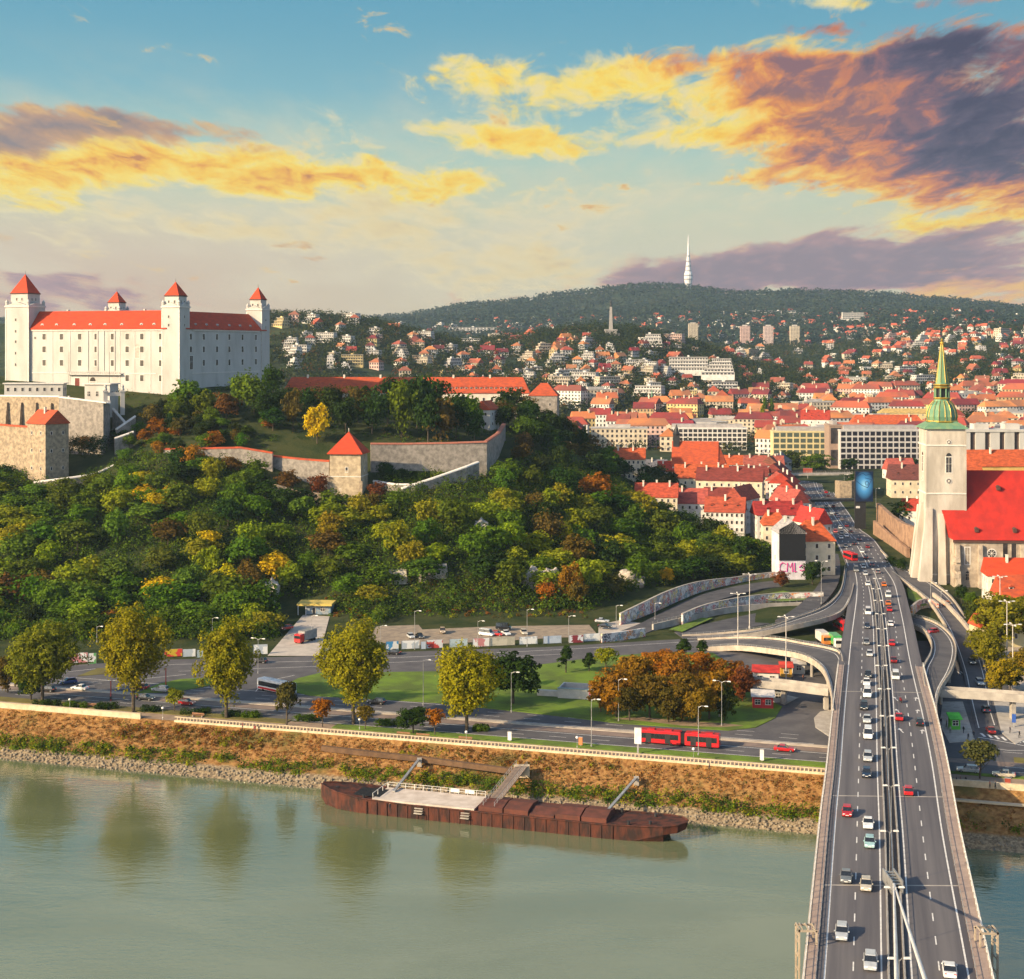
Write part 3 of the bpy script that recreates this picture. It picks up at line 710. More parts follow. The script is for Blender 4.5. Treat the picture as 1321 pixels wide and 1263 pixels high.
build_bridge()

def ramp(label, outer, inner, n=40, th=.8, par_o=(0, 1), par_i=(0, 1), piers=(), solid=True, mat_=None, dz=-.006, paint_edges=True):
    A = resample(outer, n); B = resample(inner, n); A = up(A, dz); B = up(B, dz)
    o = empty('bridge_ramp', tuple((A[n // 2] + B[n // 2]) / 2), label, 'ramp')
    MB().strip(rel(o, A), rel(o, B), th=th).build('deck', mat_ or asphalt, o)
    sg = 1 if (B[n // 2] - A[n // 2]).cross(A[n // 2 + 1] - A[n // 2]).z > 0 else -1
    for L, (f0, f1) in ((A, par_o), (B, par_i)):
        if f1 <= f0: continue
        l = L[int(f0 * (n - 1)):int(f1 * (n - 1)) + 1]
        MB().sweep(rel(o, l), [(-.16, -th - .15), (.16, -th - .15), (.16, .55), (-.16, .55)]).build('parapet', concrete_warm, o)
        rail(o, up(l, .55), .5, 2.2, steel)
    if paint_edges:
        ribbon(mark, lerpl(A, B, .14), .2); ribbon(mark, lerpl(A, B, .86), .2)
    for f in piers:
        i = int(f * (n - 1)); c = (A[i] + B[i]) / 2 - Vector(o.location); zb = G0 - o.location.z
        for k in (-.28, .28):
            q = c + (B[i] - A[i]) * k; MB().lathe([(.45, zb), (.45, c.z - th)], 10, q.x, q.y).build('pier', concrete, o)
    return o
def P3(l): return [P(*p) for p in l]
rampA = ramp('pale concrete flyover ramp curving over the service road left of the bridge',
     P3([(900, 838, 7.3), (950, 835, 8.6), (1000, 840, 10.6), (1036, 847, 12.2), (1058, 860, 13.1), (1068, 877, 13.5), (1073, 897, 13.6), (1075, 918, 13.7)]),
     P3([(900, 826, 7.3), (950, 823.5, 8.5), (1000, 825, 10.3), (1036, 831, 11.8), (1072, 838, 12.6), (1085, 846, 12.75), (1087, 870, 13.3), (1086, 905, 13.6)]), piers=(.45, .62, .78), par_i=(0, .62))
rampB = ramp('upper flyover ramp sweeping left beside the graffiti retaining wall',
     P3([(880, 824.5, 7.15), (930, 823, 7.6), (971, 818.6, 8.6), (1031, 806.5, 10.5), (1075, 795.5, 11.4), (1091, 784, 11.5), (1099, 765, 11.2), (1103, 740, 10.4)]),
     P3([(880, 821, 7.15), (930, 818, 7.6), (986, 811.5, 9.0), (1025, 799, 10.3), (1061, 785.5, 11.2), (1080, 770, 11.2), (1087, 754, 10.8), (1090, 732, 10.0)]), piers=(.5, .68), par_o=(.12, .8))
zC = lambda pts: [P(a, b, z) for a, b, z in pts]
rampC = ramp('long outer ramp descending past the white cathedral to the riverside crossing',
     zC([(1136, 711, 9.9), (1155, 728, 9.9), (1180, 740, 9.9), (1202, 752, 9.6), (1226, 771, 9.3), (1243, 795, 8.9), (1257.6, 825, 8.4), (1268.5, 856, 7.8), (1274.6, 880, 7.4), (1279.5, 911, 7.16), (1287, 935, 7.15)]),
     zC([(1128, 717, 9.9), (1148, 737, 9.9), (1168, 752, 9.9), (1197, 775, 9.6), (1213, 797, 9.2), (1223.6, 815, 8.8), (1233, 838, 8.3), (1243, 870, 7.6), (1247, 890, 7.3), (1252.7, 914, 7.16), (1259, 940, 7.15)]), th=.5, par_o=(0, .8), par_i=(.2, .58))
rampD = ramp('tight loop ramp joining the right side of the bridge',
     zC([(1214, 950, 13.72), (1208, 918, 13.68), (1211, 892, 13.5), (1227, 866, 13.1), (1233, 843, 12.6), (1230, 826, 11.9), (1217, 811, 10.9), (1199, 801, 9.9), (1177, 796, 8.6)]),
     zC([(1204, 930, 13.7), (1196, 900, 13.62), (1191, 866, 13.2), (1200, 846, 12.8), (1202, 835, 12.4), (1200, 825, 11.7), (1193, 815, 10.8), (1184, 810, 9.9), (1172, 806, 8.6)]), th=.7, piers=(.35, .5), par_i=(.25, 1))
# Staromestska street on the ground behind the bridge
def zst(y): return float(np.interp(y, [500, 540, 620, 900, 1100, 1500], [10.9, 10.6, 9.7, 11.15, 11.5, 15.3]))
st_L = resample([Pz(*p, zst) for p in [(1094, 745), (1092, 728), (1082, 706), (1066, 677), (1056, 662), (1039, 638), (1030, 620), (1026, 608)]], 30)
st_R = resample([Pz(*p, zst) for p in [(1163, 750), (1152, 732), (1129, 697), (1108, 681), (1097, 664), (1083, 645), (1075, 632), (1071, 612)]], 30)
def street():
    kind(MB().strip(st_R, st_L, th=2.5).build('street', asphalt_deck), 'structure')
    for f, d in ((.03, None), (.17, (4, 8)), (.31, (4, 8)), (.46, None), (.54, None), (.69, (4, 8)), (.84, (4, 8)), (.97, None)):
        ribbon(mark, lerpl(st_L, st_R, f), .25, *(d or (None, None)))
    # service street at the foot of the old houses
    A = resample([P(a, b, 9.3) for a, b in [(1030, 800), (1058, 782), (1080, 755), (1084, 730), (1078, 705), (1062, 680), (1050, 662)]], 24)
    B = resample([P(a, b, 9.3) for a, b in [(1000, 800), (1030, 781), (1055, 755), (1064, 730), (1063, 705), (1052, 682), (1040, 664)]], 24)
    kind(MB().strip(A, B, th=2.5).build('side_street', asphalt_dark), 'structure')
    # roads between the graffiti walls
    A = resample([P(a, b, z) for a, b, z in [(800, 828, 7.06), (845, 812, 7.3), (880, 794, 8), (930, 773, 8.6), (985, 759, 8.7), (1008, 757, 8.7)]], 24); B = resample([P(a, b, z) for a, b, z in [(790, 818, 7.06), (826, 804, 7.3), (862, 786, 8), (905, 767, 8.6), (960, 754, 8.7), (1000, 749, 8.7)]], 24)
    kind(MB().strip(A, B, th=3).build('road', asphalt_dark), 'structure')
    A = resample([P(a, b, 7.25) for a, b in [(880, 822), (930, 816), (985, 806), (1040, 795), (1120, 788)]], 20); B = resample([P(a, b, 7.25) for a, b in [(870, 815), (905, 806), (950, 796), (1000, 787), (1060, 782), (1120, 778)]], 20)
    kind(MB().strip(A, B, th=.4).build('road', asphalt_dark), 'structure')
street()
kind(mark.build('lane_markings', paint, fixn=False), 'structure')
# ================================================================ castle hill
plaster = mat('white_plaster', (.48, .455, .42), (.34, .315, .28), .85, .16, 7, stretch=(1, 1, .35), contrast=(.35, .85))
plaster_old = mat('stained_plaster', (.72, .66, .56), (.52, .46, .38), .9, .2)
red_tile = mat('bright_red_tile', (.48, .052, .016), (.34, .04, .015), .8, .35, stretch=(1, 1, 3))
orange_tile = mat('orange_tile', (.47, .078, .024), (.27, .055, .028), .85, .45, stretch=(1, 1, 3))
rubble = mat('rubble_stone', (.40, .31, .21), (.20, .155, .11), .95, .7, bump=.5, bscale=2.2)
rubble_grey = mat('grey_rubble_stone', (.33, .29, .25), (.17, .15, .13), .95, .6, bump=.5, bscale=2.2)
glass = mat('window_glass', (.022, .02, .022), (.05, .045, .045), .15, .4, spec=.5)
trim_m = mat('stone_trim', (.66, .62, .56), (.55, .5, .45), .85, 1.)
slate = mat('dark_cornice', (.10, .05, .04), None, .8, 1.)
brownwood = mat('brown_door', (.16, .03, .02), None, .7, 1.)

def window_mesh(name, w, h, frame=.16, arch=False, fm=None, pm=None, bars=True):
    """faces local -Y; frame stands proud of the wall, pane set inside it"""
    mb = MB(); d = .1
    mb.box(-w / 2 - frame, w / 2 + frame, -d, .05, -frame, 0, 1); mb.box(-w / 2 - frame, w / 2 + frame, -d, .05, h, h + frame, 1)
    mb.box(-w / 2 - frame, -w / 2, -d, .05, 0, h, 1); mb.box(w / 2, w / 2 + frame, -d, .05, 0, h, 1)
    mb.box(-w / 2, w / 2, -.04, .05, 0, h, 0)
    if bars: mb.box(-.05, .05, -.07, -.04, 0, h, 1); mb.box(-w / 2, -.05, -.07, -.04, h * .55, h * .55 + .09, 1); mb.box(.05, w / 2, -.07, -.04, h * .55, h * .55 + .09, 1)
    if arch:
        n = 8; a = [(w / 2 * math.cos(math.pi * i / n), h + frame + w / 2 * math.sin(math.pi * i / n) * 1.25) for i in range(n + 1)]
        vs = [(x, -.06, z) for x, z in a] + [(x, .05, z) for x, z in a]
        mb.add(vs, [tuple(range(n + 1))] + [(i, i + 1, n + 2 + i, n + 1 + i) for i in range(n)], 0)
    return mb.mesh(name, [pm or glass, fm or trim_m])
def put(parent, name, me, loc, rz=0., color=None):
    o = bpy.data.objects.new(name, me); COL.objects.link(o); o.parent = parent; o.location = loc; o.rotation_euler.z = rz
    if color: o.color = (*color, 1)
    return o
RZ_W = {'front': 0., 'right': R(90), 'back': R(180), 'left': R(-90)}
def local_to(o, x, y, z=0): return o.matrix_basis @ Vector((x, y, z))

def castle():
    SE = Vector((-153.7, 680, 0)); e1 = Vector((.953, -.302, 0)); W_, D = 92., 90.
    org = SE - e1 * W_; zb = 72.
    o = empty('castle', (org.x, org.y, zb), 'great white four towered castle with red roofs crowning the hill', 'castle', rz=math.atan2(-.302, .953))
    H = lambda z: z - zb
    ev = H(103.7)
    wings = [(0.5, 91.5, 0, 14), (77, 92, 14, 89), (0, 15, 14, 89), (1, 91, 76, 90)]
    MB().box(.5, 92, 0, 14, 0, ev).build('wall', plaster, o); MB().box(77.5, 92, 14.002, 89, 0, ev).build('wall', plaster, o)
    MB().box(0.2, 15, 14.002, 89, 0, ev).build('wall', plaster, o); MB().box(15.002, 77.4, 76, 90, 0, ev).build('wall', plaster, o)
    # cornices
    mb = MB(); mb.box(12.2, 82.8, -.45, 0, ev - .9, ev - .2); mb.box(92, 92.45, 12, 79, ev - .9, ev - .2); mb.box(12.5, 79.9, -.2, 0, H(82.6), H(83.0)); mb.box(92, 92.2, 12, 79, H(82.6), H(83.0))
    mb.build('cornice', trim_m, o)
    # roofs
    MB().gable(10, 85, 0, 14.5, ev, 8.6, 'x', .7).build('roof', red_tile, o)
    MB().gable(77.5, 92, 6, 86, ev - .01, 8.4, 'y', .7).build('roof', red_tile, o)
    MB().gable(0, 15, 8, 84, ev - .01, 8.3, 'y', .7).build('roof', red_tile, o)
    MB().gable(8, 84, 75.5, 90, ev, 8.4, 'x', .7).build('roof', red_tile, o)
    # chimneys on the ridge
    for a in (26, 47, 68): MB().box(a - .5, a + .5, 9, 10.2, ev + 5, ev + 9.4).build('chimney', plaster, bpy.data.objects['roof'] if False else o)
    # towers
    tw = [(-1.5, 11.5, -1.2, 11.8, 114.3, 1.75, 120.6, 130.4, .2), (83.1, 92.35, -.35, 8.9, 113.4, 1.0, 118.6, 125.6, .2), (83.6, 92.35, 81.6, 90.4, 114.2, 1.3, 119.4, 126.2, .2), (-.4, 8.6, 81.4, 90.4, 113.5, 1.2, 118.6, 125, .2)]
    for k, (a0, a1, b0, b1, zt, ins, zu, za, ovh) in enumerate(tw):
        t = MB().box(a0, a1, b0, b1, 0 if k == 0 else 0, H(zt)).build('corner_tower', plaster, o)
        MB().box(a0 - .4, a1 + .4, b0 - .4, b1 + .4, H(zt) + .002, H(zt) + .6).build('cornice', trim_m, t)
        # small gable pediments on the visible sides and corner turrets
        am, bm = (a0 + a1) / 2, (b0 + b1) / 2
        MB().add([(a0, b0 - .3, H(zt) + .6), (a1, b0 - .3, H(zt) + .6), (am, b0 - .3, H(zt) + 2.4), (a0, b0 + ins, H(zt) + .6), (a1, b0 + ins, H(zt) + .6), (am, b0 + ins, H(zt) + 2.4)], [(0, 1, 2), (3, 5, 4), (0, 2, 5, 3), (1, 4, 5, 2), (0, 3, 4, 1)]).build('pediment', plaster, t)
        MB().add([(a1 + .3, b0, H(zt) + .6), (a1 + .3, b1, H(zt) + .6), (a1 + .3, bm, H(zt) + 2.4), (a1 - ins, b0, H(zt) + .6), (a1 - ins, b1, H(zt) + .6), (a1 - ins, bm, H(zt) + 2.4)], [(0, 1, 2), (3, 5, 4), (0, 2, 5, 3), (1, 4, 5, 2), (0, 3, 4, 1)]).build('pediment', plaster, t)
        for (ca, cb) in ((a0 + .5, b0 + .5), (a1 - .5, b0 + .5), (a1 - .5, b1 - .5), (a0 + .5, b1 - .5)):
            MB().lathe([(.75, H(zt) + .6), (.75, H(zt) + 2.2), (.95, H(zt) + 2.3), (.3, H(zt) + 3.3), (.05, H(zt) + 3.6)], 8, ca, cb).build('corner_turret', plaster, t)
        MB().box(a0 + ins, a1 - ins, b0 + ins, b1 - ins, H(zt) + .6, H(zu)).build('upper_storey', plaster, t)
        MB().box(a0 + ins - .35, a1 - ins + .35, b0 + ins - .35, b1 - ins + .35, H(zu) + .002, H(zu) + .45).build('cornice', slate, t)
        MB().pyramid(am, bm, H(zu) + .65, (a1 - a0) - 2 * ins + ovh * 1.2, (b1 - b0) - 2 * ins + ovh * 1.2, H(za) - H(zu) - .65).build('tower_roof', red_tile, t)
        MB().tube([(am, bm, H(za) - .3), (am, bm, H(za) + 1.6)], [.12, .04], 6).build('finial', dark_metal, t)
        sw = window_mesh('tower_window', .8, 1.3, .1, bars=False)
        for dx in (-1.5, 1.5):
            put(t, 'window', sw, (am + dx, b0 + ins, H(zu) - 3.2)); put(t, 'window', sw, (a1 - ins, bm + dx, H(zu) - 3.2), R(90))
        if k == 0:
            for z in (107.5, 102, 97, 91.5, 86): put(t, 'window', sw, (4.2, b0, H(z)))
            put(t, 'window', sw, (a1, 5, H(108)), R(90))
        else:
            for z in (108.5, 104.6):
                put(t, 'window', sw, (am - 1, b0, H(z))); put(t, 'window', sw, (a1, bm, H(z)), R(90))
        MB().box(a0 - .12, a0 + .5, b0 - .12, b0 - .002, 0, H(zt) - 1).build('pilaster', trim_m, t)
        MB().box(a1 - .5, a1 + .12, b0 - .12, b0 - .002, 0, H(zt) - 1).build('pilaster', trim_m, t)
    wm = window_mesh('castle_window', 1.9, 2.8, .24, fm=mat('window_surround', (.74, .70, .64), None, .85, 1.), bars=False)
    cols = [19.3, 28.9, 38.9, 47.9, 56.7, 64.6, 72.4]
    for z in (98.6, 92.6, 86.2):
        for a in cols + [82.4]: put(o, 'window', wm, (a, -.36 if a > 83.2 else 0, H(z)))
    for a in (64.6, 72.4, 82.4): put(o, 'window', wm, (a, -.36 if a > 83.2 else 0, H(79.2)))
    put(o, 'window', window_mesh('small_window', .9, 1.2, .15, bars=False), (14.3, 0, H(98.9)))
    for f in (.13, .275, .422, .56, .707, .856):
        b = 90 * f / (1.13 - .13 * f)
        for z in (98.6, 92.6, 86.2):
            if f == .13 and z < 90: continue
            put(o, 'window', wm, (92.36 if b < 8.9 or b > 81.6 else 92, b, H(z)), R(90))
    big = window_mesh('tall_window', 2.6, 6.4, .3)
    put(o, 'window', big, (92, 11.0, H(84.6)), R(90))
    # blind arch, portal, balcony and drainpipes on the long front
    put(o, 'blind_arch', window_mesh('blind_arch', 2.2, 5, .3, True, pm=mat('blind_niche', (.45, .40, .34), None, .9, 1.), bars=False), (70.0, 0, H(90)))
    put(o, 'portal', window_mesh('portal', 3.2, 3.4, .5, True, pm=mat('dark_portal', (.06, .05, .04), None, .9, 1.)), (46, 0, H(75)))
    put(o, 'door', window_mesh('castle_door', 2.6, 5.2, .4, pm=brownwood, bars=False), (37.6, 0, H(75.2)))
    mb = MB(); mb.box(33, 62, -1.6, -.002, H(82.0), H(82.58)); mb.box(33, 33.3, -1.6, -1.4, H(82.6), H(83.6)); mb.box(33, 62, -1.6, -1.4, H(83.6), H(83.8))
    for a in range(34, 62, 1): mb.box(a, a + .25, -1.6, -1.4, H(82.6), H(83.6))
    mb.build('balcony', plaster, o)
    for a in (24, 33.6, 43.4, 60.6, 68.5, 77): MB().box(a - .12, a + .12, -.16, -.002, 3, ev - 1).build('drainpipe', trim_m, o)
    for a in (43.4, 48.6, 52.0, 57.8): MB().box(a - .35, a + .35, -.24, -.002, H(84), ev - 1).build('pilaster', plaster, o)
    # dormers: little arched white fronts
    def dormer(axis, p):
        mb = MB()
        if axis == 'x': mb.at((p, .9, ev + .75))
        else: mb.at((92 - .9, p, ev + .75), R(90))
        n = 8; pts = [(-.8, 0)] + [(.8 * math.cos(math.pi - math.pi * i / n), 1.1 + .8 * math.sin(math.pi * i / n)) for i in range(n + 1)] + [(.8, 0)]
        k = len(pts); mb.add([(x, 0, z) for x, z in pts] + [(x, 2.6, z) for x, z in pts], [tuple(range(k)), tuple(range(2 * k - 1, k - 1, -1))] + [(i, (i + 1) % k, (i + 1) % k + k, i + k) for i in range(k)], 0)
        mb.box(-.42, .42, -.03, .1, .35, 1.35, 1)
        mb.build('dormer', [plaster, glass], o)
    for a in (17.5, 25.5, 35.2, 44, 52, 61, 71.5, 78.2): dormer('x', a)
    for b in (17, 27.5, 38, 50, 61, 72): dormer('y', b)
    return o
castle()

def simple_house(name, label, cat, px, y, zb, w, d, h, rz=0., rh=4, roof_m=None, wall_m=None, axis='x', hip=0., group=None, nwin=4, rows=2, wsize=(.9, 1.4), chim=1, sides=('front', 'right', 'left'), rc=None, wc=None, ov=.4, flat=False, loc=None, gable_win=0, dorm=0):
    """a house centred on photo column px at depth y; local x along its front; every window is a part"""
    p = loc or Q(px, y, zb)
    o = empty(name, (p.x, p.y, zb), label, cat, group, rz)
    wm_ = wall_m or plaster; rm = roof_m or orange_tile
    mb = MB().box(-w / 2, w / 2, -d / 2, d / 2, -6, h)
    if not flat and hip < .5:
        if axis == 'x':
            for sx in (-1, 1): x = sx * (w / 2 - .01); mb.add([(x, -d / 2, h), (x, d / 2, h), (x, 0, h + rh * .97)], [(0, 1, 2)])
        else:
            for sy in (-1, 1): yy = sy * (d / 2 - .01); mb.add([(-w / 2, yy, h), (w / 2, yy, h), (0, yy, h + rh * .97)], [(0, 1, 2)])
    wall = mb.build('wall', wm_, o, color=wc, fixn=False)
    if flat:
        r = MB().box(-w / 2 - ov, w / 2 + ov, -d / 2 - ov, d / 2 + ov, h + .002, h + .5).build('roof', rm, o, color=rc)
    else: r = MB().gable(-w / 2, w / 2, -d / 2, d / 2, h + .06, rh, axis, ov, .25, 0, hip).build('roof', rm, o, color=rc)
    mk = f'win_{wsize[0]}_{wsize[1]}'
    me = bpy.data.meshes.get(mk) or window_mesh(mk, *wsize, .12, bars=wsize[0] > 1.2)
    st = h / rows
    for s in sides:
        L = w if s in ('front', 'back') else d; n = nwin if s in ('front', 'back') else max(1, int(round(nwin * d / w)))
        for i in range(n):
            for j in range(rows):
                q = -L / 2 + L * (i + .5) / n; z = st * j + st * .38
                loc_ = {'front': (q, -d / 2, z), 'back': (-q, d / 2, z), 'right': (w / 2, q, z), 'left': (-w / 2, -q, z)}[s]
                put(o, 'window', me, loc_, RZ_W[s])
    for k in range(gable_win):
        q = (k - (gable_win - 1) / 2) * 2.0
        if axis == 'y': put(o, 'window', me, (q, -d / 2, h + .5))
        else: put(o, 'window', me, (w / 2, q, h + .5), R(90))
    for k in range(chim):
        cx = -w / 2 + w * (k + .6) / (chim + .2); cy = (d * .12) * (1 if k % 2 else -1)
        if axis == 'y': cx, cy = cy * w / d, -d / 2 + d * (k + .6) / (chim + .2)
        c = MB().box(cx - .4, cx + .4, cy - .4, cy + .4, h + rh * (.45 if not flat else .1), h + (rh + 1.0 if not flat else 2)).box(cx - .5, cx + .5, cy - .5, cy + .5, h + (rh + 1.002 if not flat else 2.002), h + (rh + 1.2 if not flat else 2.2)).build('chimney', plaster_old)
        c.parent = r
    for k in range(dorm):
        q = -w / 2 + w * (k + .5) / dorm
        mb = MB()
        if axis == 'x': mb.at((q, -d / 2 + d * .2, h + rh * .32))
        else: mb.at((w / 2 - w * .2, -d / 2 + d * (k + .5) / dorm, h + rh * .32), R(90))
        mb.box(-.7, .7, -.3, 2.2, -.2, 1.1, 0); mb.box(-.45, .45, -.34, -.302, .1, .95, 1); mb.gable(-.7, .7, -.3, 2.2, 1.16, .6, 'y', .15, .12, 2)
        mb.build('dormer', [wm_, glass, rm], r, color=rc)
    return o

# forecourt: guardhouse, gatehouse, flagpoles, terrace
simple_house('guardhouse', 'low flat roofed white guardhouse at the foot of the left castle tower', 'guardhouse', 46, 668, 73.2, 26, 7, 5.2, R(3), wall_m=plaster, roof_m=trim_m, flat=True, nwin=8, rows=1, wsize=(1.1, 1.6), chim=0, sides=('front', 'right'), ov=.6)
simple_house('gatehouse', 'small white gatehouse pavilion at the top of the castle ramp', 'gatehouse', 131, 652, 70.2, 12, 8, 8.4, R(-12), wall_m=plaster, roof_m=trim_m, flat=True, nwin=3, rows=1, wsize=(1.3, 2.2), chim=0, sides=('front', 'right'), ov=.7)
def ceremonial_gate():
    p = Q(147, 640, 68.5); o = empty('gateway', p, 'white sculpted gateway arch beside the gatehouse pavilion', 'gateway', rz=R(20))
    for x in (-3.6, 3.6): MB().box(x - .9, x + .9, -.9, .9, -3, 7.0).box(x - 1.2, x + 1.2, -1.2, 1.2, 7.002, 7.6).build('pillar', plaster, o)
    MB().box(-2.7, 2.7, -.6, .6, 5.4, 6.9).build('lintel', plaster, o)
    for x in (-3.6, 3.6): MB().lathe([(.5, 7.6), (.9, 8.1), (.55, 8.9), (.7, 9.6), (.2, 10.4)], 8, x, 0).build('statue', plaster, o)
ceremonial_gate()
for px_, tall in ((89, 545), (141, 530)):
    p = Q(px_, 660, 73); o = empty('flagpole', p, 'tall thin flagpole on the castle forecourt, ' + ('nearer the door' if px_ < 100 else 'nearer the gatehouse'), 'flagpole')
    MB().lathe([(.25, -1), (.25, .6), (.12, .62), (.06, 20)], 8).build('pole', dark_metal, o); MB().lathe([(.5, -1), (.5, .25)], 8).build('base', trim_m, o)

def wall_run(name, label, pts, m, thick=1.4, cop=None, cat='wall', batter=0., ztops=None, zbots=None, buttress=0, bm=None, group=None):
    """retaining wall along (px, Y, ztop, zbottom) points"""
    V = [Q(p, y, zt) for p, y, zt, zb in pts]; c = V[len(V) // 2]
    o = empty(name, (c.x, c.y, pts[len(V) // 2][3]), label, cat, group)
    mb = MB(); r0 = Vector(o.location)
    A = [v - r0 for v in V]; n = len(A)
    back = [a - Vector((x.x, x.y, 0)) + Vector((0, 0, 0)) for a, x in zip(A, A)]
    O = offset(A, thick / 2); I = offset(A, -thick / 2)
    vs = []; fs = []
    for k in range(n):
        zb = pts[k][3] - r0.z; bo = offset(A, thick / 2 + batter)[k]
        vs += [(bo.x, bo.y, zb), (O[k].x, O[k].y, A[k].z), (I[k].x, I[k].y, A[k].z), (I[k].x, I[k].y, zb)]
    for k in range(n - 1):
        for i in range(4): fs.append((k * 4 + i, k * 4 + (i + 1) % 4, k * 4 + 4 + (i + 1) % 4, k * 4 + 4 + i))
    fs += [(3, 2, 1, 0), (n * 4 - 4, n * 4 - 3, n * 4 - 2, n * 4 - 1)]
    mb.add(vs, fs); mb.build('masonry', m, o)
    if cop: MB().sweep(up(A, 0), [(-thick / 2 - .25, .003), (thick / 2 + .25, .003), (thick / 2 + .1, .45), (0, .7), (-thick / 2 - .1, .45)]).build('coping', cop, o)
    if buttress:
        L = resample(A, buttress + 1, False)
        for k in range(buttress):
            a = (L[k] + L[k + 1]) / 2; d = (L[k + 1] - L[k]).normalized(); zb = pts[0][3] - r0.z
            q = MB().at((a.x, a.y, 0), math.atan2(d.y, d.x)); q.frustum(-.9, .9, -thick / 2 - 3.4, -thick / 2 + .2, zb, -.7, .7, -thick / 2 - 1.0, -thick / 2 + .2, a.z - 2.5); q.build('buttress', bm or m, o)
    return o
wall_run('terrace_wall', 'tall buttressed stone retaining wall below the castle forecourt', [(-70, 668, 73, 48), (-20, 650, 73.4, 48), (40, 638, 73.6, 48), (78, 632, 73.6, 48)], rubble, 2, trim_m, buttress=9)
wall_run('terrace_wall', 'high plain bastion wall under the gatehouse, darker than the buttressed wall', [(78, 631, 73.4, 48), (134, 622, 71.4, 46), (139, 632, 70.5, 48), (139, 668, 72, 56)], rubble_grey, 2, trim_m)
wall_run('lower_wall', 'sunlit stone curtain wall left of the orange roofed tower house', [(-60, 628, 63, 44), (-10, 618, 62.5, 44), (38, 606, 62, 42)], rubble, 1.6, orange_tile)
simple_house('tower_house', 'square stone tower house with an orange gable roof below the castle', 'tower', 62, 603, 42.5, 12.5, 11, 21.5, R(-38), rh=5.4, roof_m=orange_tile, wall_m=rubble, axis='x', nwin=2, rows=3, wsize=(.8, 1.2), chim=1, sides=('front', 'right'), ov=.5)
wall_run('footing_wall', 'low grey wall running beneath the orange roofed tower house', [(44, 592, 40.5, 33), (80, 590, 42, 34), (112, 594, 43, 36), (124, 598, 43.5, 38), (150, 608, 46.5, 40)], rubble_grey, 1.2, trim_m)
wall_run('stair_wall', 'zigzag stone stair wall, upper flight on the slope below the gatehouse', [(146, 640, 68, 56), (168, 634, 60, 50)], rubble_grey, 1., trim_m)
wall_run('stair_wall', 'zigzag stone stair wall, middle flight on the slope below the gatehouse', [(150, 626, 60, 50), (174, 634, 65, 52)], rubble_grey, 1., trim_m)
wall_run('stair_wall', 'zigzag stone stair wall, lowest flight on the slope below the gatehouse', [(148, 618, 56.5, 46), (172, 622, 59, 48)], rubble_grey, 1., trim_m)
wall_run('garden_wall', 'low stone garden wall behind the orange tree on the plateau edge', [(212, 604, 53, 44), (262, 600, 53.5, 44), (310, 598, 54, 43), (352, 596, 52, 40)], rubble_grey, 1.2, orange_tile)
wall_run('gallery_wall', 'red tiled wall walk joining the plateau to the square red roofed tower', [(352, 600, 50.5, 38), (390, 596, 49.5, 36), (426, 592, 49.0, 34)], rubble_grey, 2.2, orange_tile)
wall_run('outer_wall', 'low outer stone wall curving down to the square red roofed tower', [(352, 574, 42, 34), (380, 574, 39.5, 32), (428, 573, 37.6, 28), (446, 574, 37.5, 28)], rubble, 1.0)
wall_run('bastion_wall', 'long grey upper wall with red coping right of the red roofed tower', [(478, 604, 55.2, 40), (520, 606, 55, 40), (580, 608, 55.2, 42), (626, 610, 55.6, 42), (642, 636, 57.5, 46), (650, 668, 60, 52)], rubble_grey, 1.6, mat('brick_coping', (.36, .13, .08), (.25, .1, .07), .9, 1.))
wall_run('ramp_wall', 'pale sloping stair wall descending from the bastion to the shrubs', [(616, 606, 47.5, 40), (600, 600, 46, 38), (560, 592, 42.3, 34), (518, 586, 38.6, 30)], rubble_grey, 1.8, trim_m)
wall_run('ramp_wall', 'short low wall at the foot of the sloping stair wall', [(482, 592, 41, 32), (510, 588, 40, 31), (536, 587, 40, 31)], rubble_grey, 1.2, trim_m)

def red_tower():
    p = Q(450, 590, 36); o = empty('watchtower', (p.x, p.y, 33), 'square stone watchtower with a red pyramid roof on the outer wall', 'tower', rz=R(-7))
    MB().frustum(-6.6, 6.6, -6.6, 6.6, -6, -6.2, 6.2, -6.2, 6.2, 19.6).build('wall', mat('tower_stone', (.50, .40, .27), (.28, .22, .15), .95, .5, bump=.6, bscale=1.6), o)
    MB().pyramid(0, 0, 19.9, 14.4, 14.4, 8.4, .3).build('roof', red_tile, o)
    MB().box(-6.5, 6.5, -6.5, 6.5, 10.6, 10.9).build('string_course', trim_m, o)
    MB().tube([(0, 0, 28.2), (0, 0, 29.6)], .12, 6).build('finial', trim_m, o)
    w1 = window_mesh('slit', .9, 1.9, .18, bars=False)
    put(o, 'window', w1, (.6, -6.26, 12.5)); put(o, 'window', w1, (6.26, 0, 12.5), R(90)); put(o, 'window', window_mesh('loophole', .5, 1.0, .12, bars=False), (-2, -6.34, 5))
    for sx in (-6.3, 6.3): MB().frustum(sx - .9, sx + .9, -7.8, -6.0, -6, sx - .7, sx + .7, -6.5, -6.0, 9).build('buttress', rubble, o)
red_tower()

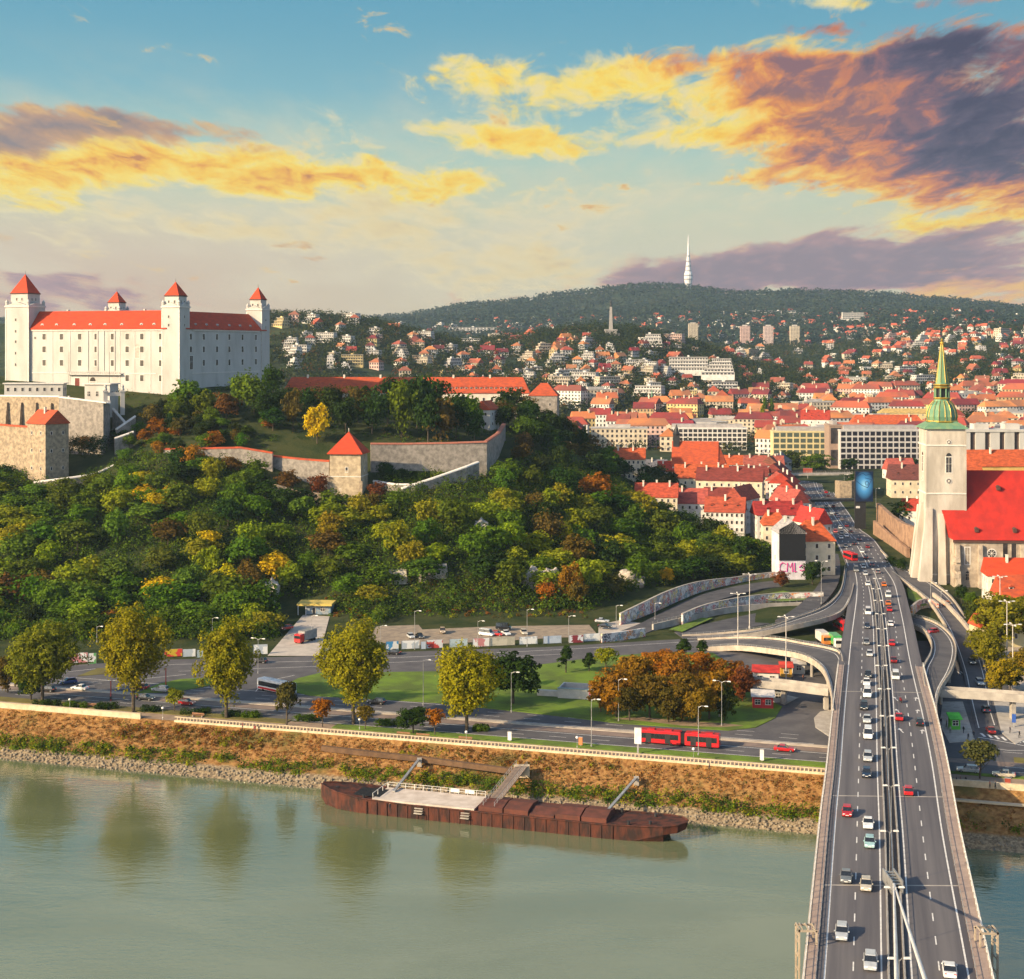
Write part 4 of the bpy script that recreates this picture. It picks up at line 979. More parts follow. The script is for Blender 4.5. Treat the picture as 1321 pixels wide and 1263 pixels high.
def barracks():
    p = Q(525, 806, 58); o = empty('barracks', (p.x, p.y, 56), 'very long barracks with an orange red roof behind the plateau trees', 'barracks', rz=R(-2))
    Lh = 67
    MB().box(-Lh, Lh, -7, 7, -6, 14.2).build('wall', plaster_old, o)
    MB().gable(-Lh, Lh, -7, 7, 14.3, 8.4, 'x', .5, hip=4).build('roof', orange_tile, o)
    me = window_mesh('barracks_window', 1.1, 1.6, .14, bars=False)
    for i in range(30):
        for z in (5, 10): put(o, 'window', me, (-Lh + 2 * Lh * (i + .5) / 30, -7, z))
    for i in range(16):
        mb = MB().at((22 + i * 2.7, -5.2, 16.2)); mb.box(-.6, .6, -.4, 2.2, 0, 1.2); mb.box(-.4, .4, -.44, -.402, .15, 1.0, 1); mb.gable(-.6, .6, -.4, 2.2, 1.26, .5, 'y', .15, .1, 2)
        mb.build('dormer', [plaster_old, glass, orange_tile], o)
    for i in range(6): MB().box(-55 + i * 20, -54 + i * 20, -.5, .6, 21, 24).build('chimney', plaster_old, o)
barracks()
simple_house('barracks_wing', 'dark stone end block with orange hip roof at the right of the barracks', 'building', 702, 786, 52, 15, 16, 17.5, R(-6), rh=6.4, roof_m=orange_tile, wall_m=rubble_grey, hip=6, nwin=2, rows=2, chim=0, sides=('front', 'right'))
simple_house('pavilion', 'small white house with orange roof at the end of the plateau trees', 'house', 627, 690, 57, 9, 10, 9, R(-25), rh=4, axis='y', nwin=2, rows=2, chim=0, sides=('front', 'right'))
simple_house('long_shed', 'long low grey flat roofed shed among the hillside trees', 'shed', 742, 640, 24, 36, 9, 6.5, R(-8), roof_m=mat('grey_sheet_roof', (.36, .33, .32), (.26, .24, .23), .6, .4), wall_m=plaster_old, flat=True, nwin=9, rows=1, wsize=(1.6, 1.4), chim=0, sides=('front', 'right'), ov=.6)
simple_house('long_shed', 'lower grey shed hidden behind shrubs left of the long shed', 'shed', 694, 640, 24.5, 14, 8, 5, R(-8), roof_m=mat('grey_sheet_roof'), wall_m=plaster_old, flat=True, nwin=3, rows=1, chim=0, sides=('front',), ov=.4)
# ================================================================ old town beside the street
wall_any = mat('render_any', (.8, .8, .8), None, .88, .3, objcol=1.)
roof_any = mat('tile_any', (.5, .1, .05), None, .85, .5, 7, objcol=1., stretch=(1, 1, 3), oc2=(.50, .55, .62))
C_WHITE = (.66, .62, .56); C_CREAM = (.66, .56, .40); C_YEL = (.62, .50, .25); C_PINK = (.66, .48, .42); C_GREY = (.45, .42, .40); C_BLUE = (.30, .40, .55)
R_RED = (.40, .045, .024); R_OR = (.50, .095, .03); R_DK = (.21, .04, .03); R_PINK = (.42, .085, .06); R_BR = (.22, .08, .05); R_GREY = (.16, .15, .16)
def th(label, px, y, zb, wpx, d, h, rz=0., rh=4, rc=R_RED, wc=C_WHITE, axis='x', hip=0., n=4, rows=2, chim=1, name='old_house', grp='old houses between the hill and the street', **k):
    return simple_house(name, label, 'house', px, y, zb, wpx * y / F, d, h, R(rz), rh, roof_any, wall_any, axis, hip, grp, n, rows, chim=chim, rc=rc, wc=wc, **k)
th('small white house with red mansard roof beside the grey shed', 811, 668, 17.5, 33, 9, 6.0, -6, 4.6, R_RED, C_WHITE, n=4, rows=2, dorm=3, chim=1)
th('tall yellowish house with blue ground floor and skylights in its red roof', 847, 674, 16.5, 54, 12, 10.5, -8, 6, (.46, .075, .035), C_CREAM, n=7, rows=3, chim=3, gable_win=1)
th('long house with pinkish red roof right of the yellowish house', 890, 680, 15.5, 44, 12, 8, -8, 6.5, R_PINK, C_WHITE, n=5, rows=2, chim=2)
th('big house with bright orange roof and white gabled dormers', 905, 800, 14.5, 68, 15, 10, -5, 7, R_OR, C_CREAM, n=8, rows=2, chim=3, dorm=4)
th('long white tenement with dark red roof facing the hill', 942, 752, 13.5, 84, 14, 14, -14, 6, R_DK, C_CREAM, n=9, rows=3, chim=4, gable_win=2)
th('white house with sweeping dormers and a dark arched top storey', 936, 655, 13, 50, 15, 9.5, -12, 6, (.40, .075, .035), C_WHITE, n=8, rows=3, chim=1, dorm=3)
th('narrow white gabled house turned end on to the hill', 957, 672, 13, 27, 20, 13, -30, 6, (.36, .07, .04), C_WHITE, axis='y', n=3, rows=4, chim=1, gable_win=1)
th('low house with dark red roof between the white gables', 926, 700, 14, 34, 14, 8.5, -10, 6, R_DK, C_CREAM, n=4, rows=2, chim=2)
th('wide house with dark crimson roof near the street', 1003, 652, 11.5, 62, 13, 10, 4, 5.5, (.33, .03, .025), C_WHITE, n=7, rows=3, chim=3, dorm=2)
th('small orange roofed house squeezed behind the black billboard', 997, 610, 11, 28, 11, 11, -4, 4.6, R_OR, C_CREAM, n=3, rows=3, chim=2, hip=2)
th('pink gabled house with its end wall on the street', 1018, 690, 11, 26, 18, 12, 24, 6, R_PINK, C_WHITE, axis='y', n=3, rows=3, chim=1, gable_win=2)
th('white end house with crimson gable beside the traffic', 1048, 640, 10, 24, 16, 9, 26, 6.5, (.45, .04, .03), C_WHITE, axis='y', n=3, rows=2, chim=1, gable_win=1)
corner = th('four storey corner house with an orange hip roof at the side street', 1047, 560, 9.2, 48, 13, 13, 6, 7.2, R_OR, C_CREAM, hip=5, n=3, rows=3, chim=1, dorm=1, wsize=(1.0, 1.6))
def billboard_house():
    o = th('narrow house with a black billboard and pink graffiti on its end wall', 1017, 553, 9, 34, 13, 17, 2, 4.6, (.40, .36, .34), (.62, .58, .62), axis='y', n=1, rows=1, chim=1, sides=('left',), wsize=(1.0, 1.6))
    p = Q(1019, 544.5, 9)
    b = MB().prism([(-4.9, -.25), (4.9, -.25), (4.9, 0), (-4.9, 0)], 6.4, 20.0)
    b = MB(); pts = [(-4.9, 7.0), (4.9, 7.0), (4.9, 18.0), (.4, 21.4), (-4.9, 18.4)]
    b.add([(x, -6.9, z) for x, z in pts] + [(x, -6.6, z) for x, z in pts], [(0, 1, 2, 3, 4), (9, 8, 7, 6, 5)] + [(i, (i + 1) % 5, (i + 1) % 5 + 5, i + 5) for i in range(5)])
    bb = b.build('billboard', black_m, o)
    g = MB(); pk = mat('pink_spray', (.62, .06, .20), (.5, .05, .3), .8, 1.5)
    def stroke(pts, w=.42): g.tube([(x * 1.06, -6.56, z * 1.12 - .7) for x, z in pts], w * .5, 5)
    stroke([(-2.4, 5.6), (-3.4, 6.1), (-4.3, 5.4), (-4.4, 3.6), (-3.4, 2.9), (-2.5, 3.3)])                       # C
    stroke([(-1.9, 3.0), (-1.7, 6.0), (-.9, 4.4), (-.1, 6.0), (.1, 3.0)])                                        # M
    stroke([(.8, 3.0), (.8, 6.0)]); stroke([(.8, 3.0), (1.5, 3.05)])                                              # L
    stroke([(2.4, 4.4), (3.2, 5.2), (4.2, 4.8), (4.3, 3.6), (3.3, 3.3), (2.6, 3.7)])
    g.build('graffiti', pk, o)
billboard_house()
def row_gables():
    cols = [(C_WHITE, R_PINK), (C_PINK, R_RED), (C_WHITE, R_RED), (C_PINK, R_PINK), (C_CREAM, R_DK), (C_WHITE, R_BR), (C_GREY, R_GREY)]
    words = ['white gabled house with a pink roof', 'pink gabled house with a red roof', 'white gabled house with a red roof', 'pink gabled house with a pink roof', 'cream gabled house with a dark red roof', 'white gabled house with a brown roof', 'grey gabled house with a slate roof']
    for i, (y, px) in enumerate([(720, 1024), (752, 1018), (786, 1012), (822, 1007), (860, 1002), (905, 997), (955, 1004)]):
        wc, rc = cols[i]
        th(words[i] + ', ' + ordinal(i) + ' along the street beyond the crimson gable', px, y, 11, 30, 13, 10 + (i % 3), 62, 5.5, rc, wc, axis='x', n=4, rows=3, chim=1, gable_win=2, name='gabled_house')
row_gables()
for i, (px, y, wpx, rc, wc, lab) in enumerate([(958, 850, 62, R_DK, C_CREAM, 'long house with a chimney studded dark red roof above the tenement'), (985, 905, 50, (.36, .09, .06), C_WHITE, 'house with many rooftop chimneys left of the gable row'),
        (960, 935, 54, R_OR, C_WHITE, 'orange roofed house in front of the yellow office'), (872, 860, 46, R_RED, C_PINK, 'red roofed house left of the white dormers under the trees'), (835, 900, 50, R_GREY, C_WHITE, 'white house with grey flat roofed annex at the hill foot'), (812, 770, 40, R_OR, C_CREAM, 'orange roof showing between dark trees on the slope')]):
    th(lab, px, y, 12 if i < 5 else 26, wpx, 14, 9 + i % 2 * 2, -6, 5.5, rc, wc, n=7, rows=3, chim=4)
# parish church with red roof and black belfry
def parish_church():
    p = Q(897, 860, 14); o = empty('parish_church', p, 'plain church with a steep orange red roof and a small black belfry', 'church', rz=R(-10))
    MB().box(-13, 13, -7, 7, -6, 12).add([(13, -7, 12), (13, 7, 12), (18, 4, 12), (18, -4, 12), (18, -4, -4), (18, 4, -4), (13, 7, -4), (13, -7, -4)], [(0, 1, 2, 3), (0, 3, 4, 7), (3, 2, 5, 4), (2, 1, 6, 5)]).build('wall', plaster_old, o)
    MB().gable(-13, 13, -7, 7, 12.2, 14, 'x', .5).build('roof', orange_tile, o)
    MB().add([(13.2, -7.3, 12.2), (13.2, 7.3, 12.2), (18.4, 4.2, 12.2), (18.4, -4.2, 12.2), (13.2, 0, 25.6)], [(0, 3, 4), (3, 2, 4), (2, 1, 4), (0, 1, 2, 3), (1, 0, 4)]).build('apse_roof', orange_tile, o)
    t = MB().box(-12.8, -9.2, -1.8, 1.8, 20, 29.5).build('belfry', dark_metal, o); MB().lathe([(2.0, 29.5), (2.2, 30.5), (1.3, 31.6), (1.0, 33.5), (.1, 36)], 8, -11, 0).build('belfry_cap', dark_metal, t)
    me = window_mesh('church_slit', 1, 3.2, .2, True, bars=False)
    for x in (-9, -3, 3, 9): put(o, 'window', me, (x, -7, 4.5))
parish_church()

def office(name, label, px, y, zb, w, d, h, rz, wm_, cols, rows, frame_w=.35, pane=None, roof=None, side=6, top=1.0):
    p = Q(px, y, zb); o = empty(name, p, label, 'office building', rz=R(rz))
    MB().box(-w / 2, w / 2, -d / 2, d / 2, -5, h).build('wall', wm_, o)
    MB().box(-w / 2 - .3, w / 2 + .3, -d / 2 - .3, d / 2 + .3, h + .002, h + top).build('parapet', wm_, o)
    MB().box(-w / 2 + 3, w / 2 - 3, -d / 2 + 3, d / 2 - 3, h + top + .002, h + top + 2.6).build('roof_plant', roof or mat('grey_sheet_roof'), o)
    cw, rh_ = w / cols, h / rows; nm = f'office_win_{name}_{cols}'
    me = window_mesh(nm, cw * .78, rh_ * .72, cw * .06, fm=wm_, pm=pane or glass, bars=False)
    n = 0
    for i in range(cols):
        for j in range(rows):
            if n < 98: put(o, 'window', me, (-w / 2 + cw * (i + .5), -d / 2, rh_ * j + rh_ * .2)); n += 1
    me2 = window_mesh(nm + 's', d / side * .6, rh_ * .6, .2, fm=wm_, pm=pane or glass, bars=False)
    for i in range(side):
        for j in range(rows):
            put(o, 'side_window', me2, (w / 2, -d / 2 + d / side * (i + .5), rh_ * j + rh_ * .2), R(90))
    return o
office('office_block', 'dark grid fronted office block with rows of square windows', 1133, 1010, 11, 56, 18, 27, 0, mat('white_grid', (.50, .47, .45), (.4, .38, .37), .8, .5), 14, 7, pane=mat('dark_pane', (.02, .018, .024), None, .2, 1.))
office('office_block', 'blank brown stair block between the yellow office and the grid office', 1075, 1016, 11, 9, 16, 30, 0, mat('brown_panel', (.30, .21, .16), (.24, .17, .13), .85, .5), 1, 2)
office('office_block', 'yellow office building with green tinted windows behind street trees', 1034, 1045, 11, 42, 16, 24, -3, mat('yellow_render', (.58, .48, .26), (.48, .40, .22), .85, .3), 9, 6, pane=mat('green_pane', (.08, .10, .08), None, .3, 1.))
office('office_block', 'long white office block behind the parish church', 912, 1180, 13, 62, 16, 17, -4, mat('white_render', (.68, .64, .58), (.56, .52, .48), .85, .3), 16, 5)
office('office_block', 'cream office block partly hidden by the cathedral tower', 1200, 1020, 11, 18, 14, 22, 0, mat('yellow_render'), 5, 6)
# city buildings that stand out
def tb(label, px, y, zb, wpx, d, h, rz, rh, rc, wc, **k): return th(label, px, y, zb, wpx, d, h, rz, rh, rc, wc, name='town_house', grp='large town houses beyond the street', **k)
tb('long cream school building with a bright orange hip roof above the grid office', 1143, 1290, 14, 92, 16, 14, -2, 8, R_OR, C_CREAM, hip=5, n=14, rows=2, chim=3)
tb('yellow flat roofed block right behind the long cream school', 1172, 1420, 15, 76, 16, 17, -2, 4, (.55, .36, .12), C_YEL, n=12, rows=4, chim=0, hip=5)
tb('white gabled tenement with studded red roof left of the school', 1052, 1270, 14, 36, 18, 19, -14, 8, R_RED, C_WHITE, n=4, rows=4, chim=3, dorm=4)
tb('big dark grey roofed hall at the right edge behind the cathedral', 1330, 960, 12, 96, 26, 22, 6, 10, R_GREY, C_GREY, n=10, rows=3, chim=0)
tb('white house with red gables on the far side of the bastion trees', 1160, 930, 11, 34, 14, 7, 8, 7, (.45, .10, .07), C_WHITE, n=4, rows=1, chim=1)
tb('old house with dark brown roof behind the city wall', 1176, 830, 11.5, 58, 15, 9.5, -4, 8, (.16, .05, .04), C_CREAM, n=6, rows=2, chim=2, dorm=3)
tb('small red roofed house tucked between the city wall and the cathedral', 1182, 700, 11, 34, 13, 7, -30, 5, R_RED, C_WHITE, n=4, rows=1, chim=3)
tb('long house with a bright orange roof directly behind the cathedral nave', 1300, 720, 12, 110, 17, 25.5, 3, 7.5, R_OR, (.62, .38, .12), n=10, rows=2, chim=2)
tb('orange roofed annex between the cathedral tower and the long orange house', 1251, 690, 12, 22, 14, 24, 3, 6, R_OR, C_YEL, n=3, rows=2, chim=0)
def arcade_block():
    w = 46; p = Q(1302, 800, 12); o = empty('apartment_block', p, 'white modern block with tall dark slots above the orange roofs', 'apartment block', rz=R(2))
    MB().box(-w / 2 - 6, w / 2 + 20, -6, 8, -4, 37.4).build('wall', mat('dark_recess', (.10, .07, .06), None, .9, 1.), o)
    for i in range(9): MB().box(-w / 2 - 6 + i * 8.0, -w / 2 - 6 + i * 8.0 + 5.2, -7, -6.002, -2, 37.4).build('pier_panel', plaster, o)
    MB().box(-w / 2 - 6.5, w / 2 + 20.5, -7.4, 8.4, 37.402, 38.6).build('roof', plaster, o)
    for i in range(4): MB().box(-20 + i * 17, -12 + i * 17, -2, 5, 38.602, 41.5).build('penthouse', plaster, o)
arcade_block()
# medieval city wall along the street, shrubs stand in front of it
wall_run('city_wall', 'medieval brick and stone city wall running between the street and the cathedral', [(1133, 700, 21, 8), (1150, 655, 20.5, 8), (1166, 620, 21, 8), (1190, 590, 22, 8)], mat('brick_rubble', (.36, .22, .14), (.20, .12, .08), .95, .35, bump=.6, bscale=2), 1.8)
wall_run('city_wall', 'lower front terrace of the city wall beside the billboard', [(1128, 672, 16, 8), (1150, 636, 14, 8), (1172, 600, 13, 8)], mat('brick_rubble'), 1.2)
wall_run('bastion', 'round pale stone bastion at the bend of the street', [(1080, 830, 20, 9), (1086, 815, 21, 9), (1096, 815, 21, 9), (1104, 830, 20, 9), (1106, 850, 20, 9)], rubble, 2.5)
def billboard():
    p = Q(1115, 690, 10); o = empty('billboard', p, 'large dark billboard with a glowing blue picture beside the street', 'billboard', rz=R(4))
    MB().box(-4.4, 4.4, .1, 1.2, 12.5, 27).build('frame', dark_metal, o)
    m = bpy.data.materials.new('blue_poster'); m.use_nodes = True; t = NT(m.node_tree); b = t.n['Principled BSDF']
    tc = t.node('ShaderNodeTexCoord'); sp = t.node('ShaderNodeSeparateXYZ'); t.l.new(tc.outputs['Object'], sp.inputs[0])
    dx = t.m('DIVIDE', sp.outputs[0], 4.6); dz = t.m('DIVIDE', t.m('SUBTRACT', sp.outputs[2], 20.5), 7); d = t.m('SQRT', t.m('ADD', t.m('MULTIPLY', dx, dx), t.m('MULTIPLY', dz, dz)))
    c = t.ramp(d, [(0, (.30, .62, .85)), (.45, (.06, .26, .55)), (1, (.004, .015, .05))]); t.put(b.inputs['Base Color'], c); b.inputs['Roughness'].default_value = .4
    MB().box(-4.1, 4.1, .0, .098, 12.8, 26.7).build('poster', m, o)
    g = MB()
    for a, b_ in [((-3.6, 24.5), (-.8, 26)), ((-.8, 26), (.6, 25)), ((.6, 25), (3.6, 25.6)), ((-3.9, 22.5), (-1.0, 20.2)), ((-1.0, 20.2), (1.6, 19.2)), ((1.6, 19.2), (3.4, 23.0)), ((3.4, 23.0), (.2, 23.8))]:
        g.tube([(a[0], -.02, a[1]), (b_[0], -.02, b_[1])], .13, 5)
    n = 12; g.tube([(1.2 + .8 * math.cos(2 * math.pi * i / n), -.02, 21.3 + .9 * math.sin(2 * math.pi * i / n)) for i in range(n + 1)], .12, 5)
    g.build('line_drawing', mat('deep_blue', (.01, .05, .14), None, .5, 1.), o)
    MB().box(-4.4, .8, .4, 1.1, -1, 12.5).build('support', dark_metal, o); MB().box(-3.9, -2.0, .36, .398, 9.6, 10.6).build('notice', white_metal, o)
billboard()
def overpass():
    for lab, a, b, y, z, m in (('concrete overpass crossing the street at the far bend', 1018, 1098, 905, 17.5, concrete), ('dark footbridge over the street near the blue billboard', 1046, 1108, 770, 15.6, dark_metal)):
        A = Q(a, y, z); B = Q(b, y + 4, z); o = empty('overpass', (A + B) / 2, lab, 'footbridge')
        MB().sweep(rel(o, [A, B]), [(-3, -1.2), (3, -1.2), (3, 0), (-3, 0)]).build('deck', m, o)
        rail(o, offset([A, B], 2.9), 1.1, 3, m); rail(o, offset([A, B], -2.9), 1.1, 3, m)
        for f in (.04, .96): q = A + (B - A) * f - Vector(o.location); MB().box(q.x - .7, q.x + .7, q.y - 2, q.y + 2, -8, -1.2).build('pier', concrete, o)
overpass()

# ================================================================ cathedral
def cathedral():
    Y = 540.; S = Y / F
    p = Q(1215, Y + 5, 10.5); zb = 10.5
    o = empty('cathedral', (p.x, p.y, zb), 'white gothic cathedral with green copper spire and vast red roof', 'cathedral', rz=R(-4))
    H = lambda py: zat(py, Y) - zb
    hw = 24.5 * S
    wt = mat('cathedral_white', (.54, .48, .41), (.34, .30, .25), .88, .22, 7, stretch=(1, 1, .3))
    copper = mat('green_copper', (.085, .20, .13), (.17, .26, .13), .5, .5, stretch=(1, 1, .3)); gold = mat('gold_leaf', (.78, .50, .10), (.6, .36, .06), .32, 1., metal=.8)
    tower = MB().box(-hw, hw, -hw, hw, -3, H(553)).build('tower', wt, o)
    for z in (H(637), H(575), H(741)): MB().box(-hw - .25, hw + .25, -hw - .25, hw + .25, z, z + .5).build('string_course', trim_m, tower)
    for sx in (-1, 1): MB().box(sx * hw - .35, sx * hw + .35, -hw - .12, -hw - .002, 0, H(556)).build('pilaster', wt, tower)
    # copper: skirt, bulb, lantern, spire
    MB().lathe([(hw * 1.62, H(553)), (hw * 1.54, H(551)), (hw * 1.1, H(546)), (hw * .9, H(544))], 4, a0=R(45)).build('roof_skirt', copper, tower)
    MB().lathe([(hw * .76, H(544)), (hw * .80, H(538)), (hw * .75, H(530)), (hw * .62, H(523)), (hw * .42, H(517.5)), (hw * .40, H(515))], 8, a0=R(22.5)).build('copper_dome', copper, tower)
    g = MB()
    prof = [(hw * .78, H(544)), (hw * .82, H(538)), (hw * .77, H(530)), (hw * .64, H(523)), (hw * .44, H(517.5))]
    for k in range(16):
        a = 2 * math.pi * k / 16
        g.tube([(r * math.cos(a), r * math.sin(a), z) for r, z in prof], .11, 4)
    g.build('gold_ribs', gold, tower)
    MB().lathe([(hw * .84, H(545)), (hw * .86, H(544)), (hw * .84, H(543))], 8, a0=R(22.5)).build('gold_band', gold, tower)
    MB().lathe([(hw * .30, H(515)), (hw * .30, H(501))], 8).build('lantern', dark_metal, tower)
    for k in range(8):
        a = 2 * math.pi * k / 8 + R(22.5); MB().tube([(hw * .38 * math.cos(a), hw * .38 * math.sin(a), H(515.5)), (hw * .38 * math.cos(a), hw * .38 * math.sin(a), H(500.5))], .28, 6).build('lantern_post', copper, tower)
    for z in (H(515.4), H(501.4), H(498)): MB().lathe([(hw * .43, z), (hw * .46, z + .35), (hw * .43, z + .7)], 8, a0=R(22.5)).build('gold_band', gold, tower)
    MB().lathe([(hw * .38, H(500)), (hw * .32, H(494)), (hw * .22, H(475)), (hw * .05, H(444))], 8, a0=R(22.5)).build('spire', copper, tower)
    g = MB()
    for k in range(8):
        a = 2 * math.pi * k / 8 + R(22.5); g.tube([(r * hw * math.cos(a), r * hw * math.sin(a), z) for r, z in [(.33, H(494)), (.23, H(475)), (.06, H(444))]], .1, 4)
    g.build('gold_ribs', gold, tower)
    MB().lathe([(.3, H(445)), (.75, H(443)), (.75, H(441.5)), (.35, H(440)), (.5, H(438.5)), (.05, H(436))], 8).build('gold_crown', gold, tower)
    lanc = window_mesh('lancet', 2.0, 5.6, .3, True, fm=trim_m)
    put(tower, 'belfry_window', lanc, (1.0, -hw, H(609))); put(tower, 'belfry_window', lanc, (-hw, 0, H(609)), R(-90))
    def rose(r):
        mb = MB(); mb.at((0, 0, 0), 0, 0, R(90)); mb.lathe([(r, -.05), (r, .12)], 16, mi=0); mb.lathe([(r * 1.25, -.05), (r * 1.25, .08)], 16, mi=1)
        for k in range(4): a = math.pi * k / 4; mb.tube([(-r * math.cos(a), -r * math.sin(a), .14), (r * math.cos(a), r * math.sin(a), .14)], .07, 4, 1)
        return mb.mesh('rose', [glass, trim_m])
    rs = rose(.95)
    put(tower, 'rose_window', rs, (1.0, -hw - .02, H(620))); put(tower, 'rose_window', rs, (-hw - .02, 0, H(620)), R(-90))
    put(tower, 'clock_face', rose(.8), (1.0, -hw - .02, H(570)))
    # tower buttresses spreading towards the ground
    for x0, x1, X0, X1, top, y0 in ((-hw - .3, -hw + 2.0, -hw - 3.6, -hw + 1.4, 655, -hw - 3.2), (-2.6, -.6, -3.2, -.4, 662, -hw - 2.8)):
        MB().frustum(X0, X1, y0, -hw + .5, -4, x0, x1, -hw - .9, -hw + .5, H(top)).build('buttress', wt, o)
    MB().frustum(-hw - 4.8, -hw + .5, -2, 1, -4, -hw - .8, -hw + .5, -1.6, .8, H(650)).build('buttress', wt, o)
    MB().frustum(-hw - 4.0, -hw + .5, hw - 2, hw + .5, -4, -hw - .6, -hw + .5, hw - 1.6, hw + .4, H(655)).build('buttress', wt, o)
    # nave: wall, eaves, roof
    x0, x1 = 1.2, 62.; d0, d1 = -hw - 7.0, 22.
    stone = mat('nave_stone', (.46, .38, .29), (.26, .21, .165), .92, .35, bump=.3)
    nave = MB().box(x0, x1, d0, -hw - .002, -3, H(692)).box(hw + .002, x1, -hw, d1, -3, H(692)).build('nave', stone, o)
    MB().box(x0 - .3, x1, d0 - .6, d0 - .002, H(692) - 1.0, H(692) - .1).build('eaves', slate, nave)
    tm = mat('cathedral_tile', (.44, .024, .015), (.30, .020, .015), .85, .3, 8, stretch=(1, .35, 1), bump=.25, bscale=2.5)
    ym = (d0 + d1) / 2; ze, zr = H(692), H(609); f_ = (-hw - d0 + .9) / (ym - d0 + .9); zf_ = ze + (zr - ze) * f_
    MB().add([(x0 - .4, d0 - .9, ze), (x1 + 1, d0 - .9, ze), (x1 + 1, ym, zr), (hw + .02, ym, zr), (hw + .02, -hw - .02, zf_), (x0 - 2.8, -hw - .02, zf_), (x1 + 1, d1 + .9, ze), (hw + .02, d1 + .9, ze)], [(0, 1, 2, 3, 4, 5), (7, 3, 2, 6), (1, 6, 2)]).add([(x0 - .4, d0 - .9, ze - .03), (x0 - .4, -hw - .02, ze - .03), (x0 - 2.8, -hw - .02, zf_ - .03)], [(0, 1, 2)]).build('roof', tm, nave)
    for (x, f) in ((9.5, .12), (23, .12), (37, .12), (20, .72), (48, .5)):
        yy = d0 + (d1 - d0) / 2 * f; z = H(692) + (H(609) - H(692)) * f; MB().box(x - .6, x + .6, yy - 1.6, yy + .6, z - .2, z + 1.0).gable(x - .6, x + .6, yy - 1.6, yy + .6, z + 1.06, .6, 'y', .15, .1).build('roof_hatch', slate, nave)
    w2 = window_mesh('nave_lancet', 1.7, 6.4, .3, True, fm=stone, bars=False); w3 = window_mesh('small_lancet', 1.1, 2.2, .25, True, fm=stone); blind = window_mesh('blind_lancet', 1.6, 6, .3, True, fm=trim_m, pm=mat('blind_stone', (.28, .23, .18), None, .9, 1.))
    put(nave, 'window', blind, (6.0, d0, H(723))); put(nave, 'window', w3, (6.0, d0, H(743)))
    for x in (19.4, 22.4, 27.8, 33, 38.5): put(nave, 'window', w2, (x, d0, H(719)))
    put(nave, 'rose_window', rose(1.4), (14.6, d0 - .02, H(709)))
    for x in (2.4, 10.4, 25.2, 30.4, 35.8): MB().frustum(x - .8, x + .8, d0 - 3.0, d0 - .002, -3, x - .7, x + .7, d0 - 1.2, d0 - .002, H(698)).build('buttress', stone, nave)
    for zz, x in ((724, 1.9), (714, 2.1), (734, 1.8)): MB().box(x - .9, x + .9, d0 - 2.6, d0 - .002, H(zz + 6), H(zz)).build('ledge', stone, nave)
    return o
cathedral()
simple_house('parsonage', 'cream house with red roof and white chimneys before the cathedral nave', 'house', 1321, 502, 9.5, 26, 10, 8.2, R(-7), rh=5.5, roof_m=red_tile, wall_m=plaster_old, nwin=7, rows=2, chim=2, sides=('front', 'left'))
simple_house('town_house', 'orange roofed house with white dormers behind the right hand trees', 'house', 1334, 470, 8.5, 24, 11, 7.5, R(4), rh=6.5, roof_m=orange_tile, wall_m=plaster_old, nwin=6, rows=2, chim=1, sides=('front', 'left'), dorm=4)
simple_house('town_house', 'sunlit yellow ground floor house at the plaza edge under the trees', 'house', 1312, 436, 7.5, 26, 8, 5.5, R(6), rh=3.5, roof_m=orange_tile, wall_m=mat('yellow_render'), nwin=6, rows=1, chim=0, sides=('front', 'left'))
wall_run('stair_wall', 'pale curved parapet wall below the cathedral steps', [(1204, 505, 10.9, 7), (1222, 486, 10.6, 7), (1240, 462, 10.2, 7), (1252, 445, 9.8, 7)], concrete_warm, .8)
